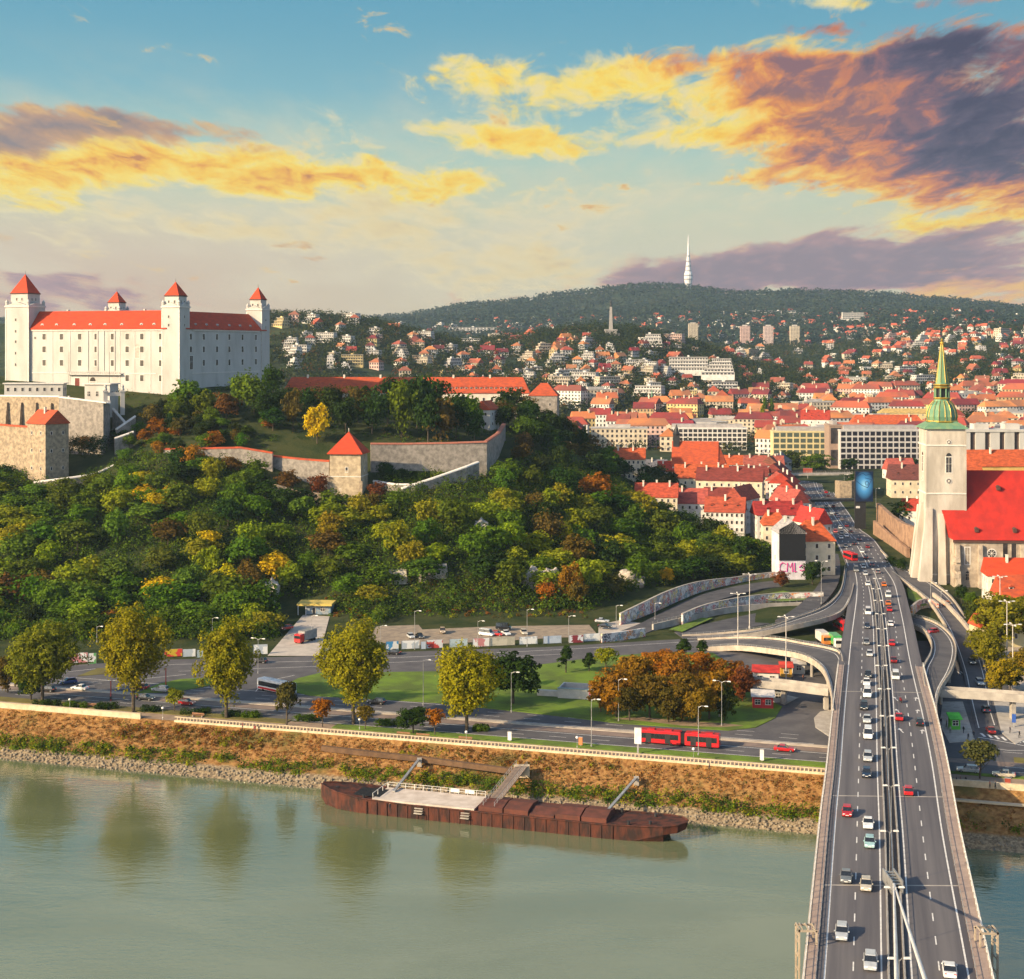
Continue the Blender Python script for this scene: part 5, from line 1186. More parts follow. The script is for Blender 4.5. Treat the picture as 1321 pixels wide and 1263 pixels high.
# ================================================================ vegetation
bark = mat('bark', (.10, .075, .05), (.05, .04, .03), .95, 1.2)
LEAF = leaf_mat('leaves')
def leaf_quads(c, nrm, size, g, jitter=.7, aspect=.75):
    """quads at points c facing roughly along nrm"""
    n = len(c); N = nrm + g.normal(0, jitter, (n, 3)); N /= np.linalg.norm(N, axis=1)[:, None] + 1e-9
    r = g.normal(0, 1, (n, 3)); A = np.cross(N, r); A /= np.linalg.norm(A, axis=1)[:, None] + 1e-9; B = np.cross(N, A)
    s = (size * g.uniform(.6, 1.3, n))[:, None] / 2; A = A * s; B = B * s * aspect
    return np.stack([c - A - B * .3, c + B, c + A - B * .3 * 0, c - B], 1).reshape(-1, 3)
def crown_verts(seed, rx, rz, ncl, nlf, leaf, zc, shape='round', clr=.34, up_=.25):
    g = np.random.default_rng(seed); cs = []
    while len(cs) < ncl:
        p = g.normal(0, 1, 3); p /= np.linalg.norm(p); r = g.uniform(.04, 1) ** .4; p *= r
        if shape == 'cone': k = (1 - p[2]) / 2; p[0] *= .25 + .85 * k; p[1] *= .25 + .85 * k
        elif shape == 'vase': k = .62 + .38 * min(1, (p[2] + 1) / 1.1); p[0] *= k; p[1] *= k
        elif shape == 'dome' and p[2] < -.55: continue
        cs.append(p)
    cs = np.array(cs); lob = 1 + .2 * np.sin(cs[:, 0] * 5 + seed) * np.cos(cs[:, 1] * 4 + seed * 2)
    C = cs * np.array([rx, rx, rz]) * lob[:, None] * (1 - clr * .6) * g.uniform(.80, 1.13, (ncl, 1)); tall = 1.5 if shape == 'vase' else .82
    cr = rx * clr * g.uniform(.55, 1.25, ncl)
    d = g.normal(0, 1, (ncl, nlf, 3)); d /= np.linalg.norm(d, axis=2)[..., None]
    d[..., 2] = np.where(d[..., 2] < -.35, -d[..., 2], d[..., 2])
    rad = g.uniform(.35, 1.05, (ncl, nlf)) ** .5
    pts = C[:, None] + d * rad[..., None] * cr[:, None, None] * np.array([1, 1, tall])
    out = cs / (np.linalg.norm(cs, axis=1)[:, None] + 1e-6)
    nr = d * .8 + out[:, None] * .5 + np.array([0, 0, up_])
    pts = pts.reshape(-1, 3); nr = nr.reshape(-1, 3)
    v = leaf_quads(pts, nr, leaf, g); v[:, 2] += zc
    return v
def quads_of(v): return np.arange(len(v)).reshape(-1, 4)
def trunk_mb(h, r, seed, crown_r, limbs=5, hl=.45):
    g = random.Random(seed); mb = MB(); top = Vector((g.uniform(-.3, .3), g.uniform(-.3, .3), h))
    mb.tube([(0, 0, -.8), (0, 0, .2), (top.x * .4, top.y * .4, h * .45), tuple(top)], [r * 1.5, r * 1.05, r * .8, r * .35], 8)
    for k in range(limbs):
        a = 2 * math.pi * k / limbs + g.uniform(-.4, .4); z0 = h * (hl + .4 * k / limbs); L = crown_r * g.uniform(.5, .8)
        p0 = Vector((top.x * z0 / h, top.y * z0 / h, z0)); p1 = p0 + Vector((math.cos(a) * L * .5, math.sin(a) * L * .5, L * .45)); p2 = p0 + Vector((math.cos(a) * L, math.sin(a) * L, L * 1.1))
        mb.tube([p0, p1, p2], [r * .45, r * .3, r * .08], 6)
    return mb
def tree_model(name, seed, h, rx, ncl, nlf, leaf, shape='round', bare=.22, r=None, clr=.34):
    """(crown mesh, trunk mesh) for a tree of height h"""
    rz = h * (1 - bare) / 2; zc = h * bare + rz
    v = crown_verts(seed, rx, rz, ncl, nlf, leaf, zc, shape, clr)
    return fast_mesh(name + '_crown', v, quads_of(v), LEAF), trunk_mb(h * .8, r or h * .018, seed, rx, hl=max(.25, bare)).mesh(name + '_trunk', bark)
def plant(name, model, loc, label, color, s=1., sz=None, rz=None, group=None, cat='tree'):
    o = empty(name, loc, label, cat, group, rng.uniform(0, 6.28) if rz is None else rz); o.scale = (s, s, sz or s)
    put(o, 'crown', model[0], (0, 0, 0), 0, color); put(o, 'trunk', model[1], (0, 0, 0))
    return o
# leaf colours
DG = (.030, .056, .011); MG = (.085, .140, .012); YG = (.23, .235, .013); GY = (.50, .36, .010); OR = (.32, .115, .012); RU = (.17, .055, .018); BRN = (.115, .080, .018); LG = (.11, .17, .016)
# five big poplars on the embankment, each its own model
for i, (px, py, top, w, col, lab) in enumerate([
    (55, 908, 800, 98, (.17, .18, .016), 'drooping yellow green riverside tree, leftmost of the five big ones'),
    (172, 918, 782, 98, (.25, .215, .011), 'largest riverside poplar, broad and golden green, left of the stairs'),
    (292, 926, 808, 84, (.24, .22, .012), 'upright golden green poplar nearest the embankment stairs'),
    (456, 934, 803, 102, (.24, .22, .012), 'wide golden green poplar above the barge bow with a forked trunk'),
    (602, 945, 834, 92, (.26, .235, .010), 'dense rounded poplar near the road, rightmost of the five big ones')]):
    p = P(px, py, G0 + .1); sc = p.y / F; h = (py - top) * sc; rx = w * sc / 2
    m = tree_model('poplar', 40 + i, h, rx, 330, 62, .62, 'vase' if i else 'round', .17, .42, .21)
    plant('poplar_tree', m, p, lab, col, group='big poplars along the embankment')
# small trees and conifers in the verge and the park
SM = [tree_model('small_tree', 60 + k, 6, 2.4, 42, 34, .42, sh, .18, .12) for k, sh in enumerate(('round', 'cone', 'dome'))]
CONI = [tree_model('conifer', 70 + k, 8, 2.3, 60, 34, .45, 'cone', .08, .14, .26) for k in range(2)]
BIG = [tree_model('broad_tree', 80 + k, 12, 5.2, 92, 56, .62, ('round', 'dome', 'round')[k], .03, .25, .28) for k in range(3)]
def small(px, py, top, w, col, lab, kind_='small_tree', k=0, name=None, z=G0 + .1, group=None):
    p = P(px, py, z); sc = p.y / F; h = (py - top) * sc
    lst, h0, w0 = {'small_tree': (SM, 6, 4.8), 'conifer': (CONI, 8, 4.2), 'broad_tree': (BIG, 12, 10.4)}[kind_]
    plant(name or kind_, lst[k % len(lst)], p, lab, col, w * sc / w0, h / h0, group=group)
small(225, 918, 884, 26, YG, 'little yellow green tree between the two left poplars', k=0)
small(370, 936, 872, 46, (.085, .075, .018), 'dark bronze green conical tree right of the stairs', k=1)
small(416, 937, 897, 30, OR, 'little orange tree under the wide poplar, left one', k=0)
small(471, 941, 908, 27, (.17, .12, .014), 'little yellow tree right of the wide poplar trunk', k=2)
small(533, 946, 908, 46, DG, 'dark evergreen bush tree between the two right poplars', 'broad_tree', 1)
small(561, 948, 911, 28, OR, 'little orange tree left of the rightmost poplar trunk', k=0)
small(10, 893, 842, 44, BRN, 'brownish bare edged tree at the left picture edge', 'broad_tree', 0)
small(40, 903, 858, 44, DG, 'dark tree behind the leftmost riverside tree', 'broad_tree', 2)
small(662, 908, 836, 72, DG, 'big dark evergreen tree behind the rightmost poplar', 'broad_tree', 1)
small(622, 890, 842, 40, RU, 'rust brown tree left behind the rightmost poplar', 'broad_tree', 2)
small(730, 868, 830, 26, DG, 'dark conifer standing alone on the lawn', 'conifer', 0)
small(760, 866, 838, 22, DG, 'small dark conifer left of the orange grove', 'conifer', 1)
small(781, 866, 834, 34, YG, 'yellow green bush tree at the left edge of the orange grove', k=2)
small(882, 848, 820, 26, DG, 'dark pine behind the middle of the orange grove', 'conifer', 1)
small(906, 850, 824, 22, DG, 'dark pine behind the right part of the orange grove', 'conifer', 0)
small(1264, 1004, 952, 52, (.10, .10, .03), 'thin young tree on the quay right of the bridge', k=2)
small(935, 930, 878, 36, (.05, .062, .012), 'dark green tree at the right end of the orange grove', 'broad_tree', 0)
grove = []
for i, (px, py, top, w, col) in enumerate([(795, 925, 858, 58, (.25, .12, .012)), (820, 898, 838, 58, (.24, .13, .014)), (848, 880, 834, 54, OR), (872, 908, 836, 62, (.27, .115, .014)), (838, 926, 862, 60, (.13, .085, .014)), (905, 895, 836, 58, OR),
        (880, 930, 862, 60, (.16, .10, .014)), (915, 928, 858, 58, (.25, .13, .013)), (940, 900, 846, 52, (.26, .105, .014)), (862, 932, 880, 50, (.09, .07, .014)), (900, 935, 880, 46, (.20, .125, .012)), (775, 918, 872, 40, (.28, .13, .012)), (958, 905, 856, 40, RU), (812, 930, 880, 46, (.075, .06, .012))]):
    p = P(px, py, G0 + .1); sc = p.y / F
    grove.append(plant('maple_tree', BIG[i % 3], p, '', col, w * sc / 10.4, (py - top) * sc / 12, group='orange grove on the lawn'))
number_labels(grove, '# in the orange autumn grove on the lawn')
rt = []
for i, (px, py, top, w, col, lab) in enumerate([(1290, 836, 762, 76, (.20, .18, .013), 'large yellow green tree in front of the dormered orange house'), (1262, 812, 768, 40, (.06, .075, .012), 'darker tree beside the outer ramp below the cathedral'), (1328, 830, 770, 60, (.22, .19, .012), 'yellow green tree cut by the right picture edge'),
        (1276, 862, 812, 48, (.19, .17, .012), 'round yellow green tree above the plaza lamp posts'), (1292, 900, 842, 46, (.26, .19, .012), 'golden tree over the plaza kiosk near the footbridge'), (1303, 890, 856, 40, (.05, .06, .012), 'dark tree behind the golden one on the plaza'), (1310, 818, 766, 64, (.20, .18, .012), 'golden green tree between the two plaza mast lamps'), (1262, 850, 806, 34, (.17, .16, .012), 'small yellow green tree at the lower end of the outer ramp'), (1318, 872, 834, 40, (.22, .15, .012), 'golden tree beside the footbridge at the right edge')]):
    small(px, py, top, w, col, lab, 'broad_tree', i)
for px, y, w, h, col, lab in [(1008, 531, 22, 6.2, RU, 'red brown tree at the foot of the billboard house'), (1048, 536, 32, 9.5, DG, 'dark tree beside the side street lamp'), (1018, 560, 18, 7, (.06, .05, .02), 'small brownish tree left of the billboard house'),
        (1020, 985, 46, 15, (.05, .07, .014), 'left street tree in front of the yellow office'), (1052, 975, 44, 14, MG, 'right street tree in front of the yellow office'), (1008, 960, 30, 14, DG, 'dark street tree left of the yellow office corner'), (1104, 860, 36, 11, DG, 'dark tree growing above the round bastion'), (1096, 985, 26, 10, DG, 'tree at the left foot of the grid office'), (1172, 985, 34, 10, DG, 'tree at the right foot of the grid office'),
        (1164, 700, 34, 13, DG, 'dark tree behind the city wall'), (1196, 720, 22, 10, DG, 'dark tree right behind the city wall near the tower'), (1150, 575, 16, 5, DG, 'dark shrub at the foot of the city wall'), (1162, 562, 18, 6, DG, 'larger dark shrub before the lower city wall'), (1240, 500, 18, 7, DG, 'dark bush beside the nave buttresses'), (1252, 492, 20, 6, MG, 'green bush under the parsonage corner'),
        (942, 840, 34, 12, DG, 'dark tree right of the parish church'), (872, 845, 30, 11, MG, 'green tree before the parish church'), (885, 842, 26, 8, GY, 'small yellow tree at the parish church wall'),
        (987, 1480, 11, 30, MG, 'tall slim poplar, left of the pair above the old town'), (996, 1482, 10, 28, MG, 'tall slim poplar, right of the pair above the old town'), (984, 1400, 13, 26, YG, 'tall poplar in front of the slim pair'), (955, 1450, 36, 17, RU, 'rust coloured tree left of the slim poplars'), (1010, 1380, 34, 17, BRN, 'brown tree right of the slim poplars')]:
    p = ground_at(px, y)
    slim = h > 22
    m = CONI[0] if slim else BIG[hash(lab) % 3 if False else int(px) % 3]
    plant('slim_poplar' if slim else 'street_tree', m, p, lab, col, w * y / F / (4.2 if slim else 10.4), h / (8 if slim else 12))

# ---- trees on the castle hill
HT = []
for k in range(9):
    sh = ('dome', 'round', 'vase')[k % 3]; h = 10.; rz = h * .46; v = crown_verts(100 + k, 4.7, rz, 46, 34, .78, h * .52, sh, .36)
    nq = len(v) // 4; tb_ = trunk_mb(h * .6, .2, k, 3.5, 3); tv = np.array(tb_.v)
    me = bpy.data.meshes.new('hill_tree'); me.from_pydata([tuple(x) for x in v] + tb_.v, [], [tuple(q) for q in quads_of(v)] + [tuple(i + len(v) for i in f) for f in tb_.f])
    me.materials.append(LEAF); me.materials.append(bark); me.polygons.foreach_set('material_index', [0] * nq + [1] * len(tb_.f)); me.update(); HT.append(me)
WORD = {'dark green tree': DG, 'green tree': MG, 'yellow green tree': YG, 'golden yellow tree': GY, 'orange tree': OR, 'rust red tree': RU, 'bronze tree': BRN, 'light green tree': LG}
hill_groups = {}
def hill_tree(px, y, h, w, word, zone, z=None, k=None):
    p = ground_at(px, y)
    if z is not None: p.z = z
    if zone == PLAT and 355 < px < 640 and y > 612: h = min(h, zat(float(np.interp(px, [355, 366, 480, 500, 562, 576, 625], [497, 497, 494, 481, 479, 499, 510])), y) - p.z)
    o = bpy.data.objects.new('hill_tree', HT[rng.randrange(9) if k is None else k]); COL.objects.link(o); o.location = p - Vector((0, 0, .5))
    c = WORD[word]; j = [rng.uniform(.82, 1.2) for _ in range(3)]; o.color = (c[0] * j[0], c[1] * j[1], c[2] * j[2], 1)
    o.rotation_euler.z = rng.uniform(0, 6.28); o.scale = (w / 9.4, w / 9.4, h / 10)
    tag(o, '', 'tree', zone); hill_groups.setdefault((word, zone), []).append(o); return o
def pick(wts):
    r = rng.random() * sum(w for _, w in wts)
    for a, w in wts:
        r -= w
        if r <= 0: return a
    return wts[0][0]
FRONT = 'trees on the slope between the castle walls and the road'; PLAT = 'trees on the plateau below the castle'; EAST = 'dark trees on the shaded east slope'
# plateau, after the photograph: (px, depth, height, width, word)
for a in [(112, 626, 9, 13, 'bronze tree'), (92, 634, 5, 6, 'rust red tree'), (197, 640, 12, 12, 'bronze tree'), (205, 628, 9, 10, 'orange tree'), (244, 650, 17, 19, 'green tree'), (228, 640, 13, 13, 'green tree'), (262, 640, 14, 13, 'green tree'), (292, 636, 14, 13, 'rust red tree'), (308, 655, 17, 10, 'green tree'), (328, 650, 19, 17, 'green tree'), (345, 640, 14, 14, 'dark green tree'), (352, 628, 11, 12, 'dark green tree'), (232, 622, 9, 9, 'bronze tree'), (187, 622, 7, 8, 'orange tree'), (305, 612, 7, 5, 'bronze tree'), (272, 630, 10, 9, 'light green tree'),
          (378, 632, 19, 10, 'bronze tree'), (394, 655, 17, 13, 'dark green tree'), (409, 620, 18, 12, 'golden yellow tree'), (428, 650, 18, 14, 'dark green tree'), (446, 632, 17, 14, 'dark green tree'), (462, 655, 20, 15, 'bronze tree'), (480, 634, 19, 15, 'dark green tree'), (500, 655, 28, 16, 'dark green tree'), (518, 634, 25, 15, 'green tree'), (538, 652, 28, 17, 'dark green tree'), (552, 630, 23, 14, 'dark green tree'), (568, 634, 22, 16, 'bronze tree'), (588, 644, 24, 15, 'dark green tree'), (604, 660, 24, 13, 'green tree'), (612, 640, 18, 10, 'dark green tree'), (436, 668, 19, 14, 'bronze tree'), (470, 675, 21, 15, 'dark green tree'), (560, 675, 28, 16, 'dark green tree'), (530, 680, 30, 16, 'dark green tree'), (415, 675, 16, 14, 'bronze tree'), (596, 682, 22, 14, 'dark green tree'), (366, 668, 15, 13, 'dark green tree'), (352, 690, 17, 12, 'dark green tree'), (650, 735, 15, 14, 'dark green tree'), (668, 760, 18, 15, 'dark green tree'), (683, 742, 15, 12, 'bronze tree'),
          (250, 588, 11, 13, 'orange tree'), (238, 592, 8, 9, 'orange tree'), (275, 582, 8, 9, 'bronze tree'), (298, 584, 9, 11, 'bronze tree'), (330, 586, 9, 11, 'green tree'), (371, 582, 10, 11, 'bronze tree'), (411, 584, 10, 9, 'rust red tree'), (488, 578, 9, 9, 'rust red tree'), (480, 569, 8, 8, 'bronze tree'), (498, 596, 9, 9, 'dark green tree'), (36, 612, 5, 8, 'dark green tree'), (8, 604, 6, 10, 'dark green tree')]:
    hill_tree(*a, PLAT)
for _ in range(52):
    px_ = rng.uniform(150, 352); y_ = rng.uniform(604, 662)
    if y_ > 640 and px_ < 200: continue
    hill_tree(px_, y_, rng.uniform(4.5, 8), rng.uniform(6, 9.5), pick([('dark green tree', 4), ('bronze tree', 2), ('green tree', 3), ('orange tree', .6)]), PLAT)
for _ in range(9): hill_tree(rng.uniform(486, 612), rng.uniform(592, 602), rng.uniform(3, 4.5), rng.uniform(5, 8), 'dark green tree', PLAT)
# east slope
def poisson(n, f, dmin, tries=9000):
    out = []
    for _ in range(tries):
        c = f()
        if c is None: continue
        if all((c[0] - q[0]) ** 2 + (c[1] - q[1]) ** 2 > dmin * dmin for q in out): out.append(c)
        if len(out) >= n: break
    return out
def f_east():
    y = rng.uniform(628, 800); px = rng.uniform(638, 880)
    top = np.interp(px, [638, 700, 760, 840, 885], [520, 528, 545, 590, 640]); z = ground_at(px, y).z; pyt = HZ + (CZ - z - 10) * F / y
    if pyt < top - 6 or pyt > 645 or (px < 662 and y < 680): return None
    if px > 780 and y < 690: return None
    return ((px - CX) / F * y, y, px)
for x, y, px in poisson(62, f_east, 8.5): hill_tree(px, y, rng.uniform(9, 14), rng.uniform(10, 14), pick([('dark green tree', 6), ('green tree', 2), ('bronze tree', 1)]), EAST)
# front slope
def f_front():
    px = rng.uniform(-40, 990); y = rng.uniform(446, 645)
    ymax = float(np.interp(px, [-40, 30, 40, 160, 200, 340, 350, 480, 490, 520, 620, 660, 720, 800, 860, 930, 990], [596, 596, 584, 590, 590, 580, 566, 562, 574, 576, 586, 610, 622, 640, 640, 626, 590]))
    ymin = float(np.interp(px, [-40, 150, 350, 380, 425, 480, 520, 650, 760, 830, 930, 990], [446, 446, 446, 500, 500, 470, 500, 500, 500, 530, 552, 570]))
    if y > ymax or y < ymin: return None
    if 352 < px < 428 and y < 506: return None
    if 498 < px < 640 and y > 562 and px > 520: return None
    return ((px - CX) / F * y, y, px)
def front_word(px, y):
    u = (y - 470) / 130; n = float(vnoise(px, y, 60, 5))
    w = [('dark green tree', 1.3 + 4 * max(0, (px - 640) / 340)), ('green tree', 4), ('yellow green tree', 3.4 * (1 if px < 640 else .6) * (n + .35)), ('golden yellow tree', .4 * n), ('light green tree', 2.8 * (px < 420)), ('bronze tree', .45), ('orange tree', .05)]
    return pick(w)
pts = poisson(190, f_front, 8.9, 20000)
for x, y, px in pts:
    h = rng.uniform(8, 14) * (0.7 if y > 575 and px < 640 else .7 if y < 470 else 1); hill_tree(px, y, h, rng.uniform(10.5, 17) * (.8 if y < 470 else 1), front_word(px, y), FRONT)
for a in [(205, 555, 9, 12, 'golden yellow tree'), (225, 562, 8, 11, 'golden yellow tree'), (185, 565, 8, 10, 'golden yellow tree'), (268, 520, 10, 10, 'golden yellow tree'), (290, 500, 10, 11, 'golden yellow tree'), (512, 520, 15, 12, 'yellow green tree'), (528, 512, 12, 11, 'yellow green tree'), (735, 500, 15, 9, 'orange tree'), (745, 496, 10, 8, 'bronze tree'), (375, 505, 11, 11, 'yellow green tree'), (725, 560, 11, 10, 'golden yellow tree'), (710, 590, 10, 10, 'yellow green tree'), (645, 575, 10, 11, 'yellow green tree'), (20, 492, 14, 16, 'bronze tree'), (860, 534, 7, 6, 'golden yellow tree'), (60, 482, 8, 12, 'dark green tree'), (705, 497, 8, 8, 'orange tree'), (655, 505, 6, 8, 'yellow green tree')]:
    hill_tree(*a, FRONT)
ZW = {FRONT: 'on the slope between castle walls and road', PLAT: 'on the plateau below the castle', EAST: 'on the shaded slope right of the barracks'}
for (word, zone), L in hill_groups.items(): number_labels(L, ('# ' + word + ' ' + ZW[zone]))

# ---- ground cover nobody could count
def scatter_leaves(name, pts, per, spread, hgt, leaf, cols, seed, label=None):
    g = np.random.default_rng(seed); pts = np.asarray(pts); n = len(pts)
    c = np.repeat(pts, per, 0); d = g.normal(0, 1, (len(c), 3)); d /= np.linalg.norm(d, axis=1)[:, None]; d[:, 2] = np.abs(d[:, 2])
    sc = np.repeat(g.uniform(.5, 1.35, n), per)[:, None]
    p = c + d * np.array([spread, spread, hgt]) * sc * g.uniform(.5, 1, (len(c), 1)) ** .5
    v = leaf_quads(p, d + np.array([0, 0, .5]), leaf, g, .6)
    mi = np.repeat(g.choice(len(cols), n, p=np.array([k for _, k in cols]) / sum(k for _, k in cols)), per)
    ms = []
    for cc, _ in cols:
        nm = 'cover_%03d_%03d_%03d' % tuple(int(x * 1000) for x in cc); ms.append(leaf_mat(nm, False, cc))
    o = link(name, fast_mesh(name, v, quads_of(v), ms, mi)); kind(o, 'stuff')
    if label: o['label'] = label; o['category'] = 'vegetation'
    return o
def sample_hill(n, fn, g=np.random.default_rng(5)):
    out = []
    while len(out) < n:
        px = g.uniform(-60, 1000, 4000); y = g.uniform(440, 800, 4000); x = (px - CX) / F * y
        ok = fn(px, y); z = height(x, y); out += [(a, b, c) for a, b, c, k in zip(x, y, z, ok) if k]
    return out[:n]
def in_slope(px, y):
    ymax = np.interp(px, [-60, 30, 40, 160, 340, 350, 480, 490, 640, 700, 800, 900, 990], [610, 610, 592, 606, 592, 570, 570, 600, 604, 660, 700, 660, 600])
    ymin = np.interp(px, [-60, 150, 350, 380, 430, 480, 510, 650, 760, 830, 930, 990], [442, 442, 442, 492, 492, 462, 480, 486, 492, 526, 550, 568])
    return (y < ymax) & (y > ymin) & ~((px > 356) & (px < 428) & (y < 500))
scatter_leaves('undergrowth', sample_hill(7000, in_slope), 28, 2.4, 3.6, .72, [(DG, 4), (MG, 5), ((.10, .115, .014), 1.2), ((.08, .13, .016), 1.6), ((.07, .06, .016), .6)], 21, 'dense green undergrowth covering the slope under the castle walls')
scatter_leaves('thicket', [(a, b, c + 1.2) for a, b, c in sample_hill(1500, in_slope)], 46, 3.3, 4.6, .74, [(MG, 4), ((.12, .15, .013), 2.4), ((.10, .155, .015), 2), (DG, 2.6)], 24, 'tangled thicket of young trees filling the slope between the bigger crowns')
scatter_leaves('plateau_shrubs', sample_hill(1700, lambda px, y: (y > 600) & (y < 780) & (px > 150) & (px < 880) & ~((px > 360) & (px < 640) & (y < 618))), 24, 1.5, 1.6, .55, [(DG, 4), (MG, 3), (BRN, 1)], 22, 'low dark shrubs and hedges on the castle plateau')
scatter_leaves('rusty_bushes', [tuple(ground_at(px, y)) for px, y in [(rng.uniform(530, 770), rng.uniform(478, 506)) for _ in range(150)] + [(rng.uniform(420, 470), rng.uniform(478, 500)) for _ in range(40)]], 30, 1.2, 1.5, .5, [((.22, .085, .02), 4), (BRN, 3), (MG, 3), (YG, 2)], 23, 'rusty autumn bushes between the car park and the cliff foot')
# bank: riverside green belt, dry grass tussocks, boulders
g_ = np.random.default_rng(9)
def bank_pts(n, t0, t1, s0=-290, s1=64, clump=0.):
    s = g_.uniform(s0, s1, n * 3); t = g_.uniform(t0, t1, n * 3)
    if clump: k = vnoise(s, t * 2, 9, 8) > clump; s, t = s[k], t[k]
    s, t = s[:n], t[:n]; x, y = st2xy(s, t); return np.stack([x, y, height(x, y)], -1)
scatter_leaves('riverside_shrubs', np.concatenate([bank_pts(1500, 3.2, 7.6, clump=.18), bank_pts(50, 5, 8, 84, 200)]), 30, 1.1, 1.7, .42, [(MG, 4), (YG, 3.4), (LG, 2.4), (DG, 2)], 31, 'ragged belt of green shrubs above the boulder bank')
scatter_leaves('dry_grass', np.concatenate([bank_pts(5200, 8.2, 16.6), bank_pts(900, 6, 13, 84, 260)]), 9, .55, .55, .34, [((.30, .155, .05), 4), ((.20, .09, .028), 3), ((.36, .23, .09), 3), ((.15, .12, .03), 1.6), ((.24, .085, .022), 1.5)], 32, 'dry rusty autumn grass on the embankment slope')
scatter_leaves('bramble_patches', np.concatenate([bank_pts(150, 10.5, 16, -100, -62), bank_pts(60, 12, 16, -30, 20), bank_pts(30, 10, 15, -260, -180)]), 24, .9, 1.2, .4, [((.20, .075, .018), 4), (YG, 2), (BRN, 3)], 33, 'rust red bramble patches near the embankment stairs')
def boulders():
    g = np.random.default_rng(4); ico = bmesh.new(); bmesh.ops.create_icosphere(ico, subdivisions=1, radius=1); bv = np.array([v.co[:] for v in ico.verts]); bf = np.array([[v.index for v in f.verts] for f in ico.faces]); ico.free()
    P_ = np.concatenate([bank_pts(3000, -.8, 3.2), bank_pts(420, -.6, 4, 84, 240)]); n = len(P_)
    s = g.uniform(.14, .40, (n, 1, 1)) * g.uniform(.6, 1.3, (n, 1, 3)); j = g.uniform(.7, 1.25, (n, len(bv), 1)); a = g.uniform(0, 6.28, n)
    V = bv[None] * s * j; c, s_ = np.cos(a)[:, None], np.sin(a)[:, None]; V = np.stack([V[..., 0] * c - V[..., 1] * s_, V[..., 0] * s_ + V[..., 1] * c, V[..., 2]], -1) + P_[:, None] + np.array([0, 0, .08])
    Fc = (bf[None] + (np.arange(n) * len(bv))[:, None, None]).reshape(-1, 3)
    m = mat('boulder', (.29, .235, .165), (.13, .105, .075), .95, .9)
    o = kind(link('boulders', fast_mesh('boulders', V.reshape(-1, 3), Fc, m)), 'stuff'); o['label'] = 'pale riprap boulders along the waterline'; o['category'] = 'rocks'
boulders()
def ivy():
    p = Q(110, 611, 54.5); g = np.random.default_rng(3); n = 70; cs = np.stack([g.uniform(-8.5, 8.5, n), g.uniform(-1, 1, n), g.uniform(-4.2, 3.4, n)], -1); d = g.normal(0, 1, (n * 45, 3)); d /= np.linalg.norm(d, axis=1)[:, None]
    v = leaf_quads(np.repeat(cs, 45, 0) + d * np.array([1.5, 1.0, 1.3]), d, .6, g, .5); o = link('ivy_hedge', fast_mesh('ivy_hedge', v, quads_of(v), LEAF)); o.location = p; o.color = (*DG, 1); tag(o, 'thick dark ivy hedge hanging before the plain bastion wall', 'ivy')
    p = Q(20, 596, 39); v = leaf_quads(np.repeat(cs * np.array([1.3, 1.5, .35]), 45, 0) + d * np.array([1.8, 1.4, 1.2]), d, .6, g, .5); o = link('clipped_hedge', fast_mesh('clipped_hedge', v, quads_of(v), LEAF)); o.location = p; o.color = (*MG, 1); tag(o, 'long green hedge below the sunlit curtain wall', 'hedge')
ivy()
hedges = []
for px, w in [(60, 30), (98, 26), (135, 28), (195, 22), (252, 34), (300, 22), (325, 22), (395, 34), (500, 36), (640 - 20, 16)]:
    p = P(px, 915 + (px - 200) * .058 + 3, G0 + .1); g = np.random.default_rng(int(px)); n = 30
    cs = np.stack([g.uniform(-1, 1, n) * w * p.y / F / 2, g.uniform(-.7, .7, n), g.uniform(.3, .9, n)], -1)
    d = g.normal(0, 1, (n * 40, 3)); d /= np.linalg.norm(d, axis=1)[:, None]; v = leaf_quads(np.repeat(cs, 40, 0) + d * np.array([.8, .8, .75]), d, .36, g, .5)
    o = link('hedge', fast_mesh('hedge', v, quads_of(v), LEAF)); o.location = p; o.color = (*(MG if px % 3 else DG), 1); tag(o, '', 'hedge', 'clipped hedges along the promenade verge'); hedges.append(o)
number_labels(hedges, '# clipped green hedge on the verge beside the promenade')
# ================================================================ the town and the hills beyond
_yy = np.concatenate([np.arange(860, 2000, 8), np.arange(2000, 6000, 16)])
def ray_ground(px, py):
    x = (px - CX) / F * _yy; z = height(x, _yy); r = CZ - (py - HZ) / F * _yy
    k = np.argmax(z >= r)
    return None if z[k] < r[k] else (float(x[k]), float(_yy[k]), float(z[k]))
wall_v = mat('villa_wall', (.8, .8, .8), None, .88, .3, objcol=1.)
roof_v = mat('villa_roof', (.36, .080, .042), (.20, .065, .045), .88, .03, objvar=1.0, contrast=(.4, .6))
dark_v = mat('villa_window', (.045, .04, .045), None, .3, .5)
roof_flat = mat('flat_roof', (.42, .39, .36), (.3, .28, .26), .85, .2)
def wins(mb, x0, x1, y, z0, h, n, face='f', w=.55, hh=.55, mi=2):
    c = (x1 - x0) / n
    for i in range(n):
        a = x0 + c * (i + .5 - w / 2); b = x0 + c * (i + .5 + w / 2)
        if face == 'f': mb.box(a, b, y - .08, y + .1, z0 + h * (1 - hh) / 2, z0 + h * (1 + hh) / 2, mi)
        elif face == 'r': mb.box(y - .1, y + .08, a, b, z0 + h * (1 - hh) / 2, z0 + h * (1 + hh) / 2, mi)
        else: mb.box(y - .08, y + .1, a, b, z0 + h * (1 - hh) / 2, z0 + h * (1 + hh) / 2, mi)
